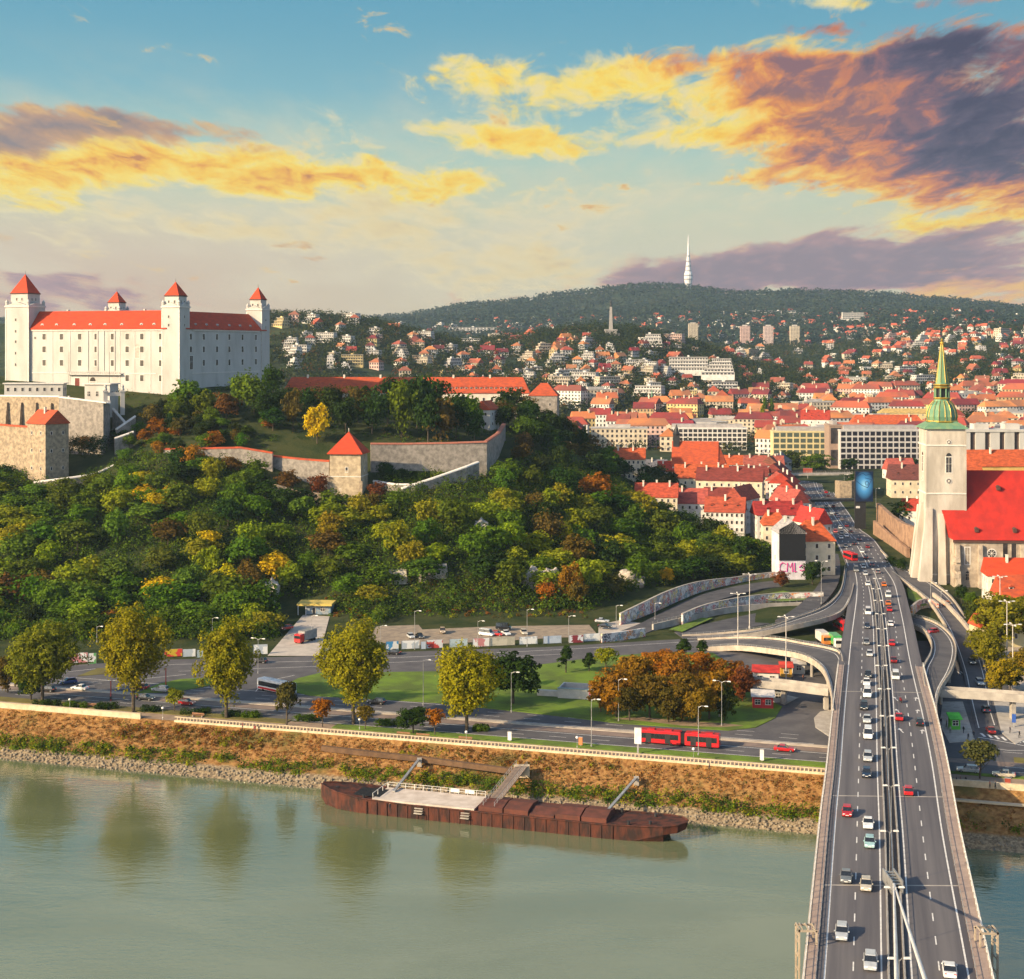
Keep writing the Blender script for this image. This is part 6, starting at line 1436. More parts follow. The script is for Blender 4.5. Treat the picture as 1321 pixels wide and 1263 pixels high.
def villa_gable(w, d, h, rh, axis, hip=0., nf=4, wing=False):
    mb = MB(); mb.box(-w / 2, w / 2, -d / 2, d / 2, -5, h, 0)
    if hip < .5:
        if axis == 'x':
            for s in (-1, 1): mb.add([(s * w / 2 * .998, -d / 2, h), (s * w / 2 * .998, d / 2, h), (s * w / 2 * .998, 0, h + rh * .96)], [(0, 1, 2)], 0)
        else:
            for s in (-1, 1): mb.add([(-w / 2, s * d / 2 * .998, h), (w / 2, s * d / 2 * .998, h), (0, s * d / 2 * .998, h + rh * .96)], [(0, 1, 2)], 0)
    rb = MB(); rb.gable(-w / 2, w / 2, -d / 2, d / 2, h + .05, rh, axis, .6, .3, 0, hip)
    fl = max(1, int(h / 3))
    for k in range(fl):
        wins(mb, -w / 2, w / 2, -d / 2, h / fl * k, h / fl, nf); wins(mb, -d / 2, d / 2, -w / 2, h / fl * k, h / fl, max(2, nf - 1), 'l'); wins(mb, -d / 2, d / 2, w / 2, h / fl * k, h / fl, max(2, nf - 1), 'r')
    mb.box(w * .15, w * .15 + .9, -.5, .5, h + rh * .5, h + rh + 1.2, 0)
    if wing:
        mb.box(-w / 2 - 4, -w / 2 - .003, -d / 2 - 3, d / 4, -5, h * .62, 0); rb.gable(-w / 2 - 4, -w / 2 - .003, -d / 2 - 3, d / 4, h * .62 + .05, rh * .6, 'y', .4, .25, 0); wins(mb, -w / 2 - 4, -w / 2, -d / 2 - 3, 0, h * .6, 2)
    return mb.mesh('villa', [wall_v, roof_v, dark_v], False), rb.mesh('villa_roof', [roof_v], False)
def villa_flat(w, d, fl, step, nf):
    mb = MB(); z = 0.
    for k in range(fl):
        a = -w / 2 + step * k * 1.4; b = w / 2 - step * k * .4; y0 = -d / 2 + step * k
        mb.box(a, b, y0, d / 2, z - (5 if k == 0 else 0), z + 3.1, 0); wins(mb, a, b, y0, z, 3.1, nf, 'f', .72, .5); wins(mb, y0, d / 2, b, z, 3.1, 3, 'r', .5, .5); wins(mb, y0, d / 2, a, z, 3.1, 3, 'l', .5, .5)
        mb.box(a - .3, b + .3, y0 - 1.0, d / 2 + .2, z + 3.1, z + 3.42, 3); z += 3.422
    mb.box(-1.5, 1.5, 1, 4, z, z + 1.6, 0)
    return mb.mesh('flat_villa', [wall_v, roof_v, dark_v, roof_flat], False)
def tower_block(w, d, fl):
    mb = MB(); mb.box(-w / 2, w / 2, -d / 2, d / 2, -8, fl * 3, 0)
    for k in range(fl): wins(mb, -w / 2, w / 2, -d / 2, k * 3, 3, 6, 'f', .6, .5); wins(mb, -d / 2, d / 2, -w / 2, k * 3, 3, 4, 'l', .6, .5)
    mb.box(-w / 4, w / 4, -d / 4, d / 4, fl * 3, fl * 3 + 3, 3)
    return mb.mesh('tower_block', [wall_v, roof_v, dark_v, roof_flat], False)
VG = [villa_gable(12, 10, 7, 4.6, 'x'), villa_gable(10, 12, 7.5, 5, 'y', wing=True), villa_gable(13, 12, 8, 4.2, 'x', 5.2), villa_gable(16, 11, 6.4, 5.4, 'x', 0, 5, True), villa_gable(11, 11, 9.5, 4, 'y', 4.8)]
VF = [villa_flat(18, 12, 3, 1.8, 5), villa_flat(24, 13, 4, 2.0, 6), villa_flat(15, 11, 2, 1.5, 4), villa_flat(30, 13, 4, .6, 9)]
FCOL = {'white': (.66, .63, .58), 'cream': (.58, .49, .36), 'yellow': (.60, .46, .20), 'pink': (.62, .42, .36), 'grey': (.48, .46, .45), 'ochre': (.50, .34, .18)}
far_groups = {}; occupied = []
def free(x, y, r):
    if any((x - a) ** 2 + (y - b) ** 2 < (r + c) ** 2 for a, b, c in occupied): return False
    occupied.append((x, y, r)); return True
zones = [  # name, px range, py range, count, share of flat modern houses
 ('on the wooded hill right behind the castle', (352, 470), (414, 482), 22, .6), ('on the middle hill above the barracks roof', (470, 610), (420, 488), 38, .6), ('between the barracks and the memorial hill', (600, 760), (424, 500), 38, .5),
 ('on the slope below the war memorial', (700, 850), (446, 520), 44, .4), ('on the terraces right of the memorial', (835, 960), (440, 520), 40, .5), ('in the valley behind the slim poplars', (950, 1110), (440, 520), 40, .45),
 ('on the far hillside left of the spire', (1085, 1208), (406, 512), 42, .35), ('on the far hillside right of the spire', (1226, 1330), (402, 512), 40, .35)]
def far_houses():
    n = 0; far_pts = []
    for zn, (a, b), (c, d), cnt, fl in zones:
        k = 0; tries = 0
        while k < cnt and tries < 4000:
            tries += 1
            px = rng.uniform(a, b); py = rng.uniform(c, d); q = ray_ground(px, py)
            if q is None: continue
            x, y, z = q
            if y < 1330 or y > 4300: continue
            sc = .86 + .25 * rng.random() + (y - 1700) / 7000
            flat = rng.random() < fl
            if not free(x, y, 10 * sc): continue
            if y > 3300 and rng.random() < .6: continue
            me = rng.choice(VF if flat else VG); rm = None
            if not flat: me, rm = me
            cw = pick([('white', 6), ('cream', 3), ('grey', 1.4), ('pink', 1), ('yellow', .9), ('ochre', .6)])
            o = bpy.data.objects.new('villa', me); COL.objects.link(o); o.location = (x, y, z + .5); o.rotation_euler.z = R(rng.choice((0, -20, 15, 35, -40, 90)) + rng.uniform(-8, 8)); o.scale = (sc, sc, sc)
            if rm: put(o, 'roof', rm, (0, 0, 0))
            o.color = (*FCOL[cw], 1)
            kn = ('flat roofed modern ' if flat else 'red roofed ') + cw + ' villa'
            tag(o, '', 'house', 'villas on the hills beyond the town'); far_groups.setdefault((kn, zn), []).append(o); k += 1; n += 1
    for (kn, zn), L in far_groups.items(): number_labels(L, '# ' + kn + ' ' + zn)
far_houses()
# landmark blocks far off
def big(label, me, px, y, col, sc=(1, 1, 1), rz=0., py=None, cat='apartment block', name='apartment_block'):
    p = ground_at(px, y)
    if py is not None: p.z = zat(py, y)
    o = bpy.data.objects.new(name, me); COL.objects.link(o); o.location = p; o.rotation_euler.z = R(rz); o.scale = sc; o.color = (*col, 1); tag(o, label, cat); occupied.append((p.x, p.y, 30)); return o
TB = tower_block(20, 16, 15); SL = villa_flat(60, 14, 4, .1, 14); W_ = FCOL['white']
big('white terraced hotel just right of the war memorial', villa_flat(34, 16, 5, 2.2, 7), 838, 2020, W_, (1.1, 1, 1.3), -8)
big('lower white wing beneath the terraced hotel', villa_flat(30, 14, 3, 1.6, 7), 852, 1960, W_, (1.1, 1, 1.1), -8, py=478)
big('broad white terraced apartment house in the middle of the slope', SL, 888, 1840, W_, (.8, 1, 1.25), -6, py=478)
big('stepped white apartment house below and right of the broad one', villa_flat(40, 14, 5, 2.4, 9), 926, 1800, W_, (1, 1, 1.2), -6, py=484)
for px, lab, col in ((894, 'pale high rise block, leftmost of the four towers in the valley', FCOL['cream']), (961, 'pink high rise block, second of the four valley towers', FCOL['pink']), (991, 'pinkish high rise block, third of the four valley towers', (.66, .5, .44)), (1025, 'cream high rise block, rightmost of the four valley towers', FCOL['cream'])):
    big(lab, TB, px, 3250, col, (1.0, 1, 1.0 if px > 900 else .75), 0, py=447 if px > 900 else 437)
big('huge white institute building high on the far forest edge', SL, 1004, 4150, W_, (1.6, 1.5, 1.6), 0, py=411, name='institute'); big('long low white wing left of the far institute', SL, 975, 4180, W_, (.9, 1, .9), 0, py=406, name='institute'); big('long low white wing right of the far institute', SL, 1036, 4180, W_, (.8, 1, .8), 0, py=408, name='institute')
big('long white flat building on the far saddle above the barracks', SL, 610, 3650, W_, (2.0, 1.2, 1.4), 0, py=432); big('white block cluster on the far right hillside', SL, 1100, 3700, W_, (.9, 1, 1.3), 0, py=412)
big('pale cubic block beside the middle saddle', TB, 640, 2500, FCOL['cream'], (1.3, 1.2, .45), 8, py=446)
def stuff_houses():
    """the specks of suburbs on the farthest slopes"""
    mb = MB(); g = random.Random(3); n = 0
    while n < 380:
        r = g.random()
        if r < .25: px, py = g.uniform(570, 880), g.uniform(409, 440)
        elif r < .65: px, py = g.uniform(880, 1330), g.uniform(402, 440)
        else: px, py = g.uniform(1060, 1330), g.uniform(402, 500)
        q = ray_ground(px, py)
        if q is None or q[1] < 2300: continue
        x, y, z = q; s = g.uniform(5, 9); h = g.uniform(6, 10)
        mb.at((x, y, z), g.uniform(0, 3)); k = g.choice((0, 0, 0, 2)); mb.box(-s, s, -s * .7, s * .7, -4, h, k)
        if g.random() < .62: mb.gable(-s, s, -s * .7, s * .7, h + .1, 5, 'x', .8, .3, 1)
        n += 1
    o = mb.build('distant_suburb', [mat('far_white', (.70, .66, .60)), mat('far_red', (.46, .10, .05)), mat('far_cream', (.58, .46, .32))], fixn=False); kind(o, 'stuff'); o['label'] = 'specks of white and red suburb houses on the farthest slopes'; o['category'] = 'houses'
stuff_houses()

# town blocks of the flat old town
def town_block(w, d, h, rh, n, fl, court):
    mb = MB(); mb.box(-w / 2, w / 2, -d / 2, d / 2, -4, h, 0)
    for k in range(fl): wins(mb, -w / 2, w / 2, -d / 2, h / fl * k, h / fl, n, 'f', .42, .52); wins(mb, -d / 2, d / 2, -w / 2, h / fl * k, h / fl, max(2, int(n * d / w)), 'l', .42, .52); wins(mb, -d / 2, d / 2, w / 2, h / fl * k, h / fl, max(2, int(n * d / w)), 'r', .42, .52)
    wm = mb.mesh('block_wall', [wall_v, roof_v, dark_v], False)
    rb = MB()
    if court == 'flat': rb.box(-w / 2 - .4, w / 2 + .4, -d / 2 - .4, d / 2 + .4, h + .002, h + .7); rb.box(-w / 5, w / 5, -d / 6, d / 4, h + .702, h + 3)
    else:
        rb.gable(-w / 2, w / 2, -d / 2, d / 2, h + .05, rh, 'x', .6, .3, 0, court)
    return wm, rb.mesh('block_roof', [roof_flat if court == 'flat' else roof_v], False), (w, d, h, rh)
TBK = [town_block(28, 13, 13, 6, 8, 4, 0.), town_block(40, 14, 14, 6.5, 11, 4, 5.), town_block(20, 13, 12, 6, 6, 3, 0.), town_block(34, 15, 17, 5.5, 9, 5, 4.), town_block(44, 18, 15, 0, 12, 4, 'flat'), town_block(24, 16, 10, 6, 6, 3, 6.)]
chim_me = MB().box(-.6, .6, -.6, .6, -2, 2.2).mesh('chimney', wall_v); chim_me2 = MB().box(-.6, .6, -2, 2, -2, 1.4).mesh('chimney', wall_v)
tg = {}
def town():
    n = 0; tries = 0
    for o in list(COL.objects):
        if o.parent is None and o.get('category') in ('house', 'office building', 'church', 'apartment block') and 640 < o.location.y < 1500: occupied.append((o.location.x, o.location.y, 22))
    while n < 128 and tries < 20000:
        tries += 1
        px = rng.uniform(716, 1345); py = rng.uniform(512, 586)
        q = ray_ground(px, py)
        if q is None or q[1] > 2050 or q[1] < 1060 and px < 1215: continue
        x, y, z = q
        if px < 830 and y < 1150: continue
        if 1000 < px < 1215 and y < 1090: continue
        if y < 900: continue
        k = rng.randrange(len(TBK)) if px > 1000 or rng.random() < .6 else 2
        wm, rm, (w, d, h, rh) = TBK[k]
        if not free(x, y, 12.5): continue
        cw = pick([('white', 5), ('cream', 5), ('yellow', 1.6), ('pink', 1.6), ('grey', 1.4), ('ochre', 1)])
        o = bpy.data.objects.new('town_block', wm); COL.objects.link(o); o.location = (x, y, z); o.rotation_euler.z = R(rng.choice((-8, -8, 12, 82, -30)) + rng.uniform(-5, 5)); o.color = (*FCOL[cw], 1)
        r = bpy.data.objects.new('roof', rm); COL.objects.link(r); r.parent = o
        for c in range(rng.randrange(0, 3) if k != 4 else 0):
            cc = bpy.data.objects.new('chimney', chim_me if c % 2 else chim_me2); COL.objects.link(cc); cc.parent = r; cc.location = (rng.uniform(-w / 3, w / 3), 0, h + rh + .6); cc.color = (*FCOL['cream'], 1)
        tag(o, '', 'house', 'tenements of the old town quarter')
        zn = 'left of the parish church' if px < 860 else 'between the parish church and the yellow office' if px < 1000 else 'behind the two big offices' if px < 1195 else 'right of the cathedral spire'
        tg.setdefault((('flat roofed ' if k == 4 else 'red roofed ') + cw + ' tenement', zn), []).append(o); n += 1
    for (kn, zn), L in tg.items(): number_labels(L, '# ' + kn + ' ' + zn)
town()
# war memorial on its hill
def memorial():
    p = ground_at(788, 2090); p.z = zat(443, 2090); o = empty('war_memorial', p, 'war memorial hall with a tall pillar and statue on the hilltop', 'monument')
    st = mat('memorial_stone', (.34, .31, .29), (.26, .24, .22), .9, .2)
    MB().box(-16, 16, -12, 12, -12, 3).box(-13, 13, -10, 10, 3.002, 6).build('terrace', st, o)
    MB().box(-8, 8, -8, 8, 6.002, 18).box(-9, 9, -9, 9, 18.002, 20).build('hall', st, o)
    mb = MB()
    for x in (-11, -8, -5, 5, 8, 11): mb.box(x - .7, x + .7, -10, -8.8, 6.002, 14)
    mb.build('colonnade', st, o)
    MB().frustum(-2.6, 2.6, -2.6, 2.6, 20, -1.5, 1.5, -1.5, 1.5, 52).build('pillar', st, o); MB().lathe([(1.2, 52), (1.6, 54), (.9, 57), (1.3, 59), (.3, 62)], 8).build('statue', dark_metal, o)
memorial()
def tv_tower():
    p = ground_at(888, 5170); o = empty('tv_tower', p, 'slender lattice television tower on the highest far ridge', 'tower')
    wm = mat('tower_concrete', (.70, .68, .66), (.55, .53, .52), .7, .1); z = lambda py: zat(py, 5170) - p.z
    MB().lathe([(9, -6), (10, z(370)), (15, z(360)), (15, z(355)), (10, z(348))], 12).build('pod', wm, o)
    MB().lathe([(8.5, -6), (9, z(350)), (9.5, z(346)), (7, z(338)), (5, z(330)), (3.6, z(324)), (2.2, z(312)), (.7, z(303))], 10).build('mast', wm, o)
    for a, r in ((367, 12.5), (361, 15.6), (356, 15.8), (350, 11.5), (344, 10.2), (338, 8), (331, 6.2)): MB().lathe([(r, z(a)), (r + .6, z(a) + 2), (r, z(a) + 4)], 12).build('gallery', mat('tower_gallery', (.30, .30, .33), None, .6, 1.), o)
tv_tower()
def crane():
    p = ground_at(460, 1900); p.z = zat(458, 1900); o = empty('chimney_stack', p, 'thin brown mast with a short crossbar on the hill behind the barracks', 'mast')
    bm_ = mat('rust_brown', (.30, .11, .05), None, .8, 1.); MB().box(-1.0, 1.0, -1.0, 1.0, -4, 30).build('mast', bm_, o); MB().box(-9, 5, -.6, .6, 30.002, 31.5).build('crossbar', bm_, o)
crane()
def silver_spire():
    p = Q(841, 1500, 20); o = empty('church_spire', p, 'thin pale green church spire above the red roofs', 'church'); MB().box(-2, 2, -2, 2, -6, 17).build('tower', plaster, o); MB().lathe([(2.6, 17), (1.2, 21), (.8, 27), (.05, 34)], 8).build('spire', mat('green_copper'), o)
silver_spire()

# ---- woods on the far hills: masses nobody could count
def woods(name, label, px0, px1, ys, n, per, r, hgt, leaf, cols, seed, dens=0., avoid=True):
    g = np.random.default_rng(seed); out = []
    occ = np.array(occupied)
    while len(out) < n:
        px = g.uniform(px0, px1, 6000); y = g.uniform(ys[0] ** .5, ys[1] ** .5, 6000) ** 2 if ys[0] < 3000 else g.uniform(*ys, 6000); x = (px - CX) / F * y
        k = vnoise(x, y, 75, seed) > dens
        x, y = x[k], y[k]
        if avoid:
            d = ((x[:, None] - occ[None, :, 0]) ** 2 + (y[:, None] + 6 - occ[None, :, 1]) ** 2) < (occ[None, :, 2] * .5) ** 2
            k = ~d.any(1); x, y = x[k], y[k]
        z = height(x, y); out += list(np.stack([x, y, z + hgt * .3], -1))
    scatter_leaves(name, out[:n], per, r, hgt, leaf, cols, seed, label)
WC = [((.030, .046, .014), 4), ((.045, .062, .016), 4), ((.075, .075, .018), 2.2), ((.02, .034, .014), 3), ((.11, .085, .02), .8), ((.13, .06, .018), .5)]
woods('hillside_wood', 'gardens and woods between the villas on the middle hills', 330, 1350, (1460, 3300), 21000, 18, 6.3, 9.0, 2.9, WC, 51, .22)
woods('town_trees', 'scattered tree tops between the old town roofs', 720, 1350, (1120, 1800), 1200, 30, 4.6, 7.0, 1.6, WC + [((.13, .06, .018), 2)], 52, .35)
woods('ridge_wood', 'dark wood along the crest of the nearer hills', 330, 1060, (1950, 2260), 2600, 22, 6, 12, 2.6, WC[:4], 53, .3)
woods('far_forest', 'forest covering the far mountain ridge', -60, 1380, (3200, 5260), 15000, 9, 13, 15, 9., [((.036, .058, .040), 4), ((.046, .064, .040), 3), ((.058, .066, .04), 1.6), ((.028, .046, .036), 3)], 54, .0)  # leaf colours shifted towards blue: distance haze painted into the foliage
# ================================================================ vehicles
paint_m = mat('car_paint', (.5, .5, .5), None, .32, 1., spec=.5, objcol=1., coat=.5)
tyre_m = mat('tyre', (.015, .015, .016), None, .9, 3.); rim_m = mat('wheel_rim', (.35, .35, .36), None, .4, 3., metal=.7)
lampw = mat('headlight', (.85, .83, .75), None, .15, 3., emis=((1, .93, .75), .6)); lampr = mat('tail_light', (.5, .01, .01), None, .25, 3., emis=((1, .05, .02), .5))
carglass = mat('car_glass', (.018, .022, .028), None, .06, 3., spec=.7)
def loft(mb, st, mi=0):
    """closed loft through rings of equal length"""
    n = len(st[0]); vs = [p for r in st for p in r]; fs = [(j * n + i, j * n + (i + 1) % n, (j + 1) * n + (i + 1) % n, (j + 1) * n + i) for j in range(len(st) - 1) for i in range(n)]
    fs += [tuple(range(n - 1, -1, -1)), tuple((len(st) - 1) * n + i for i in range(n))]; mb.add(vs, fs, mi)
def ring(y, hw, z0, z1, zt=None, r=.12):
    zt = zt or z1; return [(-hw * .92, y, z0), (hw * .92, y, z0), (hw, y, z0 + r), (hw, y, z1 - r), (hw * .88, y, zt), (-hw * .88, y, zt), (-hw, y, z1 - r), (-hw, y, z0 + r)]
def wheel_mesh(r=.32, w=.2):
    mb = MB(); mb.at((0, 0, 0), 0, R(90)); mb.lathe([(r * .6, -w / 2), (r, -w / 2 * .8), (r, w / 2 * .8), (r * .6, w / 2)], 14, mi=0); mb.lathe([(r * .58, -w / 2 - .012), (r * .58, w / 2 + .012)], 10, mi=1); return mb.mesh('wheel', [tyre_m, rim_m])
WH = wheel_mesh()
def car_meshes(kind_):
    b = MB(); g = MB()
    L, W2, hood, roof, f0, f1, r0, r1 = {'hatch': (4.0, .86, .86, 1.48, -.95, -.35, 1.35, 1.75), 'sedan': (4.5, .88, .84, 1.43, -.85, -.2, .95, 1.6), 'estate': (4.5, .89, .88, 1.50, -.95, -.3, 1.75, 2.1), 'van': (5.0, .96, 1.05, 2.05, -1.75, -1.15, 2.3, 2.42)}[kind_]
    h = L / 2
    loft(b, [ring(-h, W2 * .8, .34, .62, .64), ring(-h + .18, W2 * .95, .24, .74, .76), ring(f0, W2, .22, hood, hood + .05), ring(0, W2, .22, hood + .04, hood + .08), ring(r1 - .1 if kind_ != 'sedan' else 1.5, W2, .22, hood + .05, hood + .08), ring(h - .15, W2 * .95, .26, hood + (.02 if kind_ == 'sedan' else .05)), ring(h, W2 * .85, .36, hood - .1)], 0)
    zb = hood + .04
    g.frustum(-W2 * .9, W2 * .9, f0, r1, zb, -W2 * .74, W2 * .74, f1, r0, roof - .05)
    b.frustum(-W2 * .75, W2 * .75, f1 - .03, r0 + .03, roof - .048, -W2 * .68, W2 * .68, f1 + .1, r0 - .08, roof + .03)
    for y in (f1 + (r0 - f1) * .42, r0 - .1 if kind_ != 'van' else .5):
        for s in (-1, 1): b.add([(s * W2 * .915, y - .06, zb), (s * W2 * .915, y + .06, zb), (s * W2 * .75, y + .05, roof - .04), (s * W2 * .75, y - .05, roof - .04)], [(0, 1, 2, 3), (3, 2, 1, 0)])
    for s in (-1, 1): b.box(s * W2 - .02 if s > 0 else -W2 - .14, s * W2 + .14 if s > 0 else -W2 + .02, f0 + .12, f0 + .26, zb, zb + .14)
    hl = MB().box(-.17, .17, -.04, .06, 0, .14).mesh('headlight', lampw); tl = MB().box(-.15, .15, -.06, .04, 0, .18).mesh('tail_light', lampr)
    pl = MB().box(-.26, .26, -.02, .02, 0, .12).mesh('number_plate', white_metal)
    return b.mesh('car_body', paint_m), g.mesh('car_windows', carglass), hl, tl, pl, h, W2, (2 if kind_ == 'van' else 1)
CM = {k: car_meshes(k) for k in ('hatch', 'sedan', 'estate', 'van')}
def make_car(k, name):
    b, g, hl, tl, pl, h, W2, _ = CM[k]; o = bpy.data.objects.new(name, None); COL.objects.link(o)
    put(o, 'body', b, (0, 0, 0)); put(o, 'windows', g, (0, 0, 0))
    for x in (-1, 1):
        for y in (-h * .62, h * .62): put(o, 'wheel', WH, (x * (W2 - .1), y, .32))
        put(o, 'headlight', hl, (x * W2 * .62, -h + .06, .56)); put(o, 'tail_light', tl, (x * W2 * .66, h - .06, .66))
    put(o, 'number_plate', pl, (0, -h - .01, .42))
    return o
PC = {'white': (.74, .74, .73), 'silver': (.45, .46, .47), 'grey': (.16, .165, .17), 'black': (.012, .012, .014), 'dark blue': (.015, .025, .06), 'red': (.45, .012, .014), 'dark red': (.16, .010, .012), 'beige': (.48, .42, .33), 'pale teal': (.34, .52, .52), 'orange': (.62, .16, .02), 'tan': (.36, .27, .18), 'blue': (.03, .07, .22)}
protos = {}
def car(px, py, colr, k='sedan', toward=True, zf=zmain, label='', group=None, z=None, rz=None, along=None):
    p = P(px, py, z) if z is not None else Pz(px, py, zf)
    nm = 'van' if k == 'van' else 'car'
    if k not in protos: o = protos[k] = make_car(k, nm)
    else: o = copy_tree(protos[k])
    o.name = nm; o.location = p + Vector((0, 0, .02))
    if rz is None:
        L = along or main_C; j = min(range(len(L) - 1), key=lambda i: abs(L[i].y - p.y)); d = L[min(j + 1, len(L) - 1)] - L[max(j - 1, 0)]
        rz = math.atan2(d.y, d.x) - math.pi / 2            # nose (-y) towards the viewer
        if not toward: rz += math.pi
    o.rotation_euler = (0, 0, rz)
    for c in o.children:
        if c.name.split('.')[0] == 'body': c.color = (*PC[colr], 1)
    tag(o, label, 'van' if k == 'van' else 'car', group)
    return o
G1 = 'cars heading towards the river in the left lanes of the bridge'; G2 = 'cars heading into town in the right lanes of the bridge'
IN = [(1093, 1051, 'red', 'hatch'), (1120, 1066, 'white', 'sedan'), (1122, 1091, 'pale teal', 'hatch'), (1091.6, 1135, 'grey', 'sedan'), (1117.4, 1146, 'beige', 'hatch'), (1086, 1208, 'silver', 'estate'), (1123, 1246, 'silver', 'estate'), (1118, 1001, 'dark blue', 'hatch'), (1119.6, 980, 'silver', 'estate'), (1120, 951, 'white', 'van'), (1118.6, 931, 'silver', 'sedan'), (1114.7, 914, 'black', 'estate'), (1119, 898, 'white', 'van'), (1118, 883, 'white', 'sedan'), (1120, 873, 'black', 'sedan'), (1122, 846, 'silver', 'hatch'), (1118, 831, 'grey', 'hatch'), (1119, 810, 'dark blue', 'sedan'), (1120, 792, 'white', 'van'), (1119.6, 755, 'white', 'sedan'), (1116.6, 742, 'silver', 'hatch'), (1104.5, 737, 'grey', 'van'), (1114, 733, 'silver', 'hatch')]
OUT = [(1225, 1256, 'white', 'sedan'), (1172, 1024, 'red', 'hatch'), (1155.5, 875, 'white', 'van'), (1160, 928, 'red', 'sedan'), (1186.6, 935, 'black', 'hatch'), (1153, 854, 'dark red', 'sedan'), (1150.7, 832, 'red', 'estate'), (1149, 807, 'white', 'hatch'), (1147.5, 788, 'red', 'sedan'), (1146, 780, 'orange', 'sedan'), (1146, 770, 'white', 'van'), (1140.5, 756, 'orange', 'hatch'), (1132.4, 739.5, 'grey', 'sedan')]
def places(L):
    out = {}
    for px, py, c, k in L: out.setdefault((c, 'van' if k == 'van' else {'hatch': 'hatchback', 'sedan': 'saloon', 'estate': 'estate car'}[k]), []).append((px, py, c, k))
    return out
for L, tow, gname, where in ((IN, True, G1, 'in the left lanes facing the viewer'), (OUT, False, G2, 'in the right lanes seen from behind')):
    for (c, w), items in places(L).items():
        items.sort(key=lambda q: -q[1])
        for i, (px, py, cc, k) in enumerate(items):
            pos = 'the only ' if len(items) == 1 else ('nearest ' if i == 0 else 'farthest ' if i == len(items) - 1 else ordinal(i) + ' nearest ')
            car(px, py, cc, k, tow, zmain, pos + c + ' ' + w + ' ' + where, gname)
G3 = 'cars on the street between the old houses and the city wall'
SV = [(1124.7, 730, 'grey', 0), (1117, 721, 'black', 0), (1112, 713, 'white', 1), (1119, 707, 'dark red', 0), (1085, 695, 'white', 1), (1101.6, 703, 'black', 0), (1091, 706, 'dark blue', 1), (1108, 697, 'grey', 0), (1092, 692.5, 'white', 1), (1077.8, 687, 'red', 1), (1084, 682, 'silver', 1), (1092, 679.5, 'dark red', 0), (1073, 663, 'silver', 1), (1079, 665, 'black', 0), (1086, 671, 'grey', 0), (1081, 667.5, 'silver', 0), (1070.5, 646, 'red', 0), (1065.6, 636, 'red', 0), (1057.8, 636, 'dark blue', 1), (1068, 641, 'black', 0), (1086, 689, 'grey', 1), (1097, 687, 'black', 0), (1066, 655, 'grey', 1), (1075, 655, 'dark blue', 0), (1062, 645, 'white', 1)]
sg = {}
for px, py, c, tow in SV: sg.setdefault((c, tow), []).append((px, py))
for (c, tow), L in sg.items():
    L.sort(key=lambda q: -q[1])
    for i, (px, py) in enumerate(L):
        pos = 'only ' if len(L) == 1 else ('nearest ' if i == 0 else 'farthest ' if i == len(L) - 1 else ordinal(i) + ' nearest ')
        car(px, py, c, 'sedan' if i % 2 else 'hatch', bool(tow), zst, pos + c + ' car ' + ('coming down' if tow else 'driving up') + ' the street by the city wall', G3, along=st_L)
ALB = math.atan2(UD[1], UD[0]) - math.pi / 2      # nose pointing up-river (left)
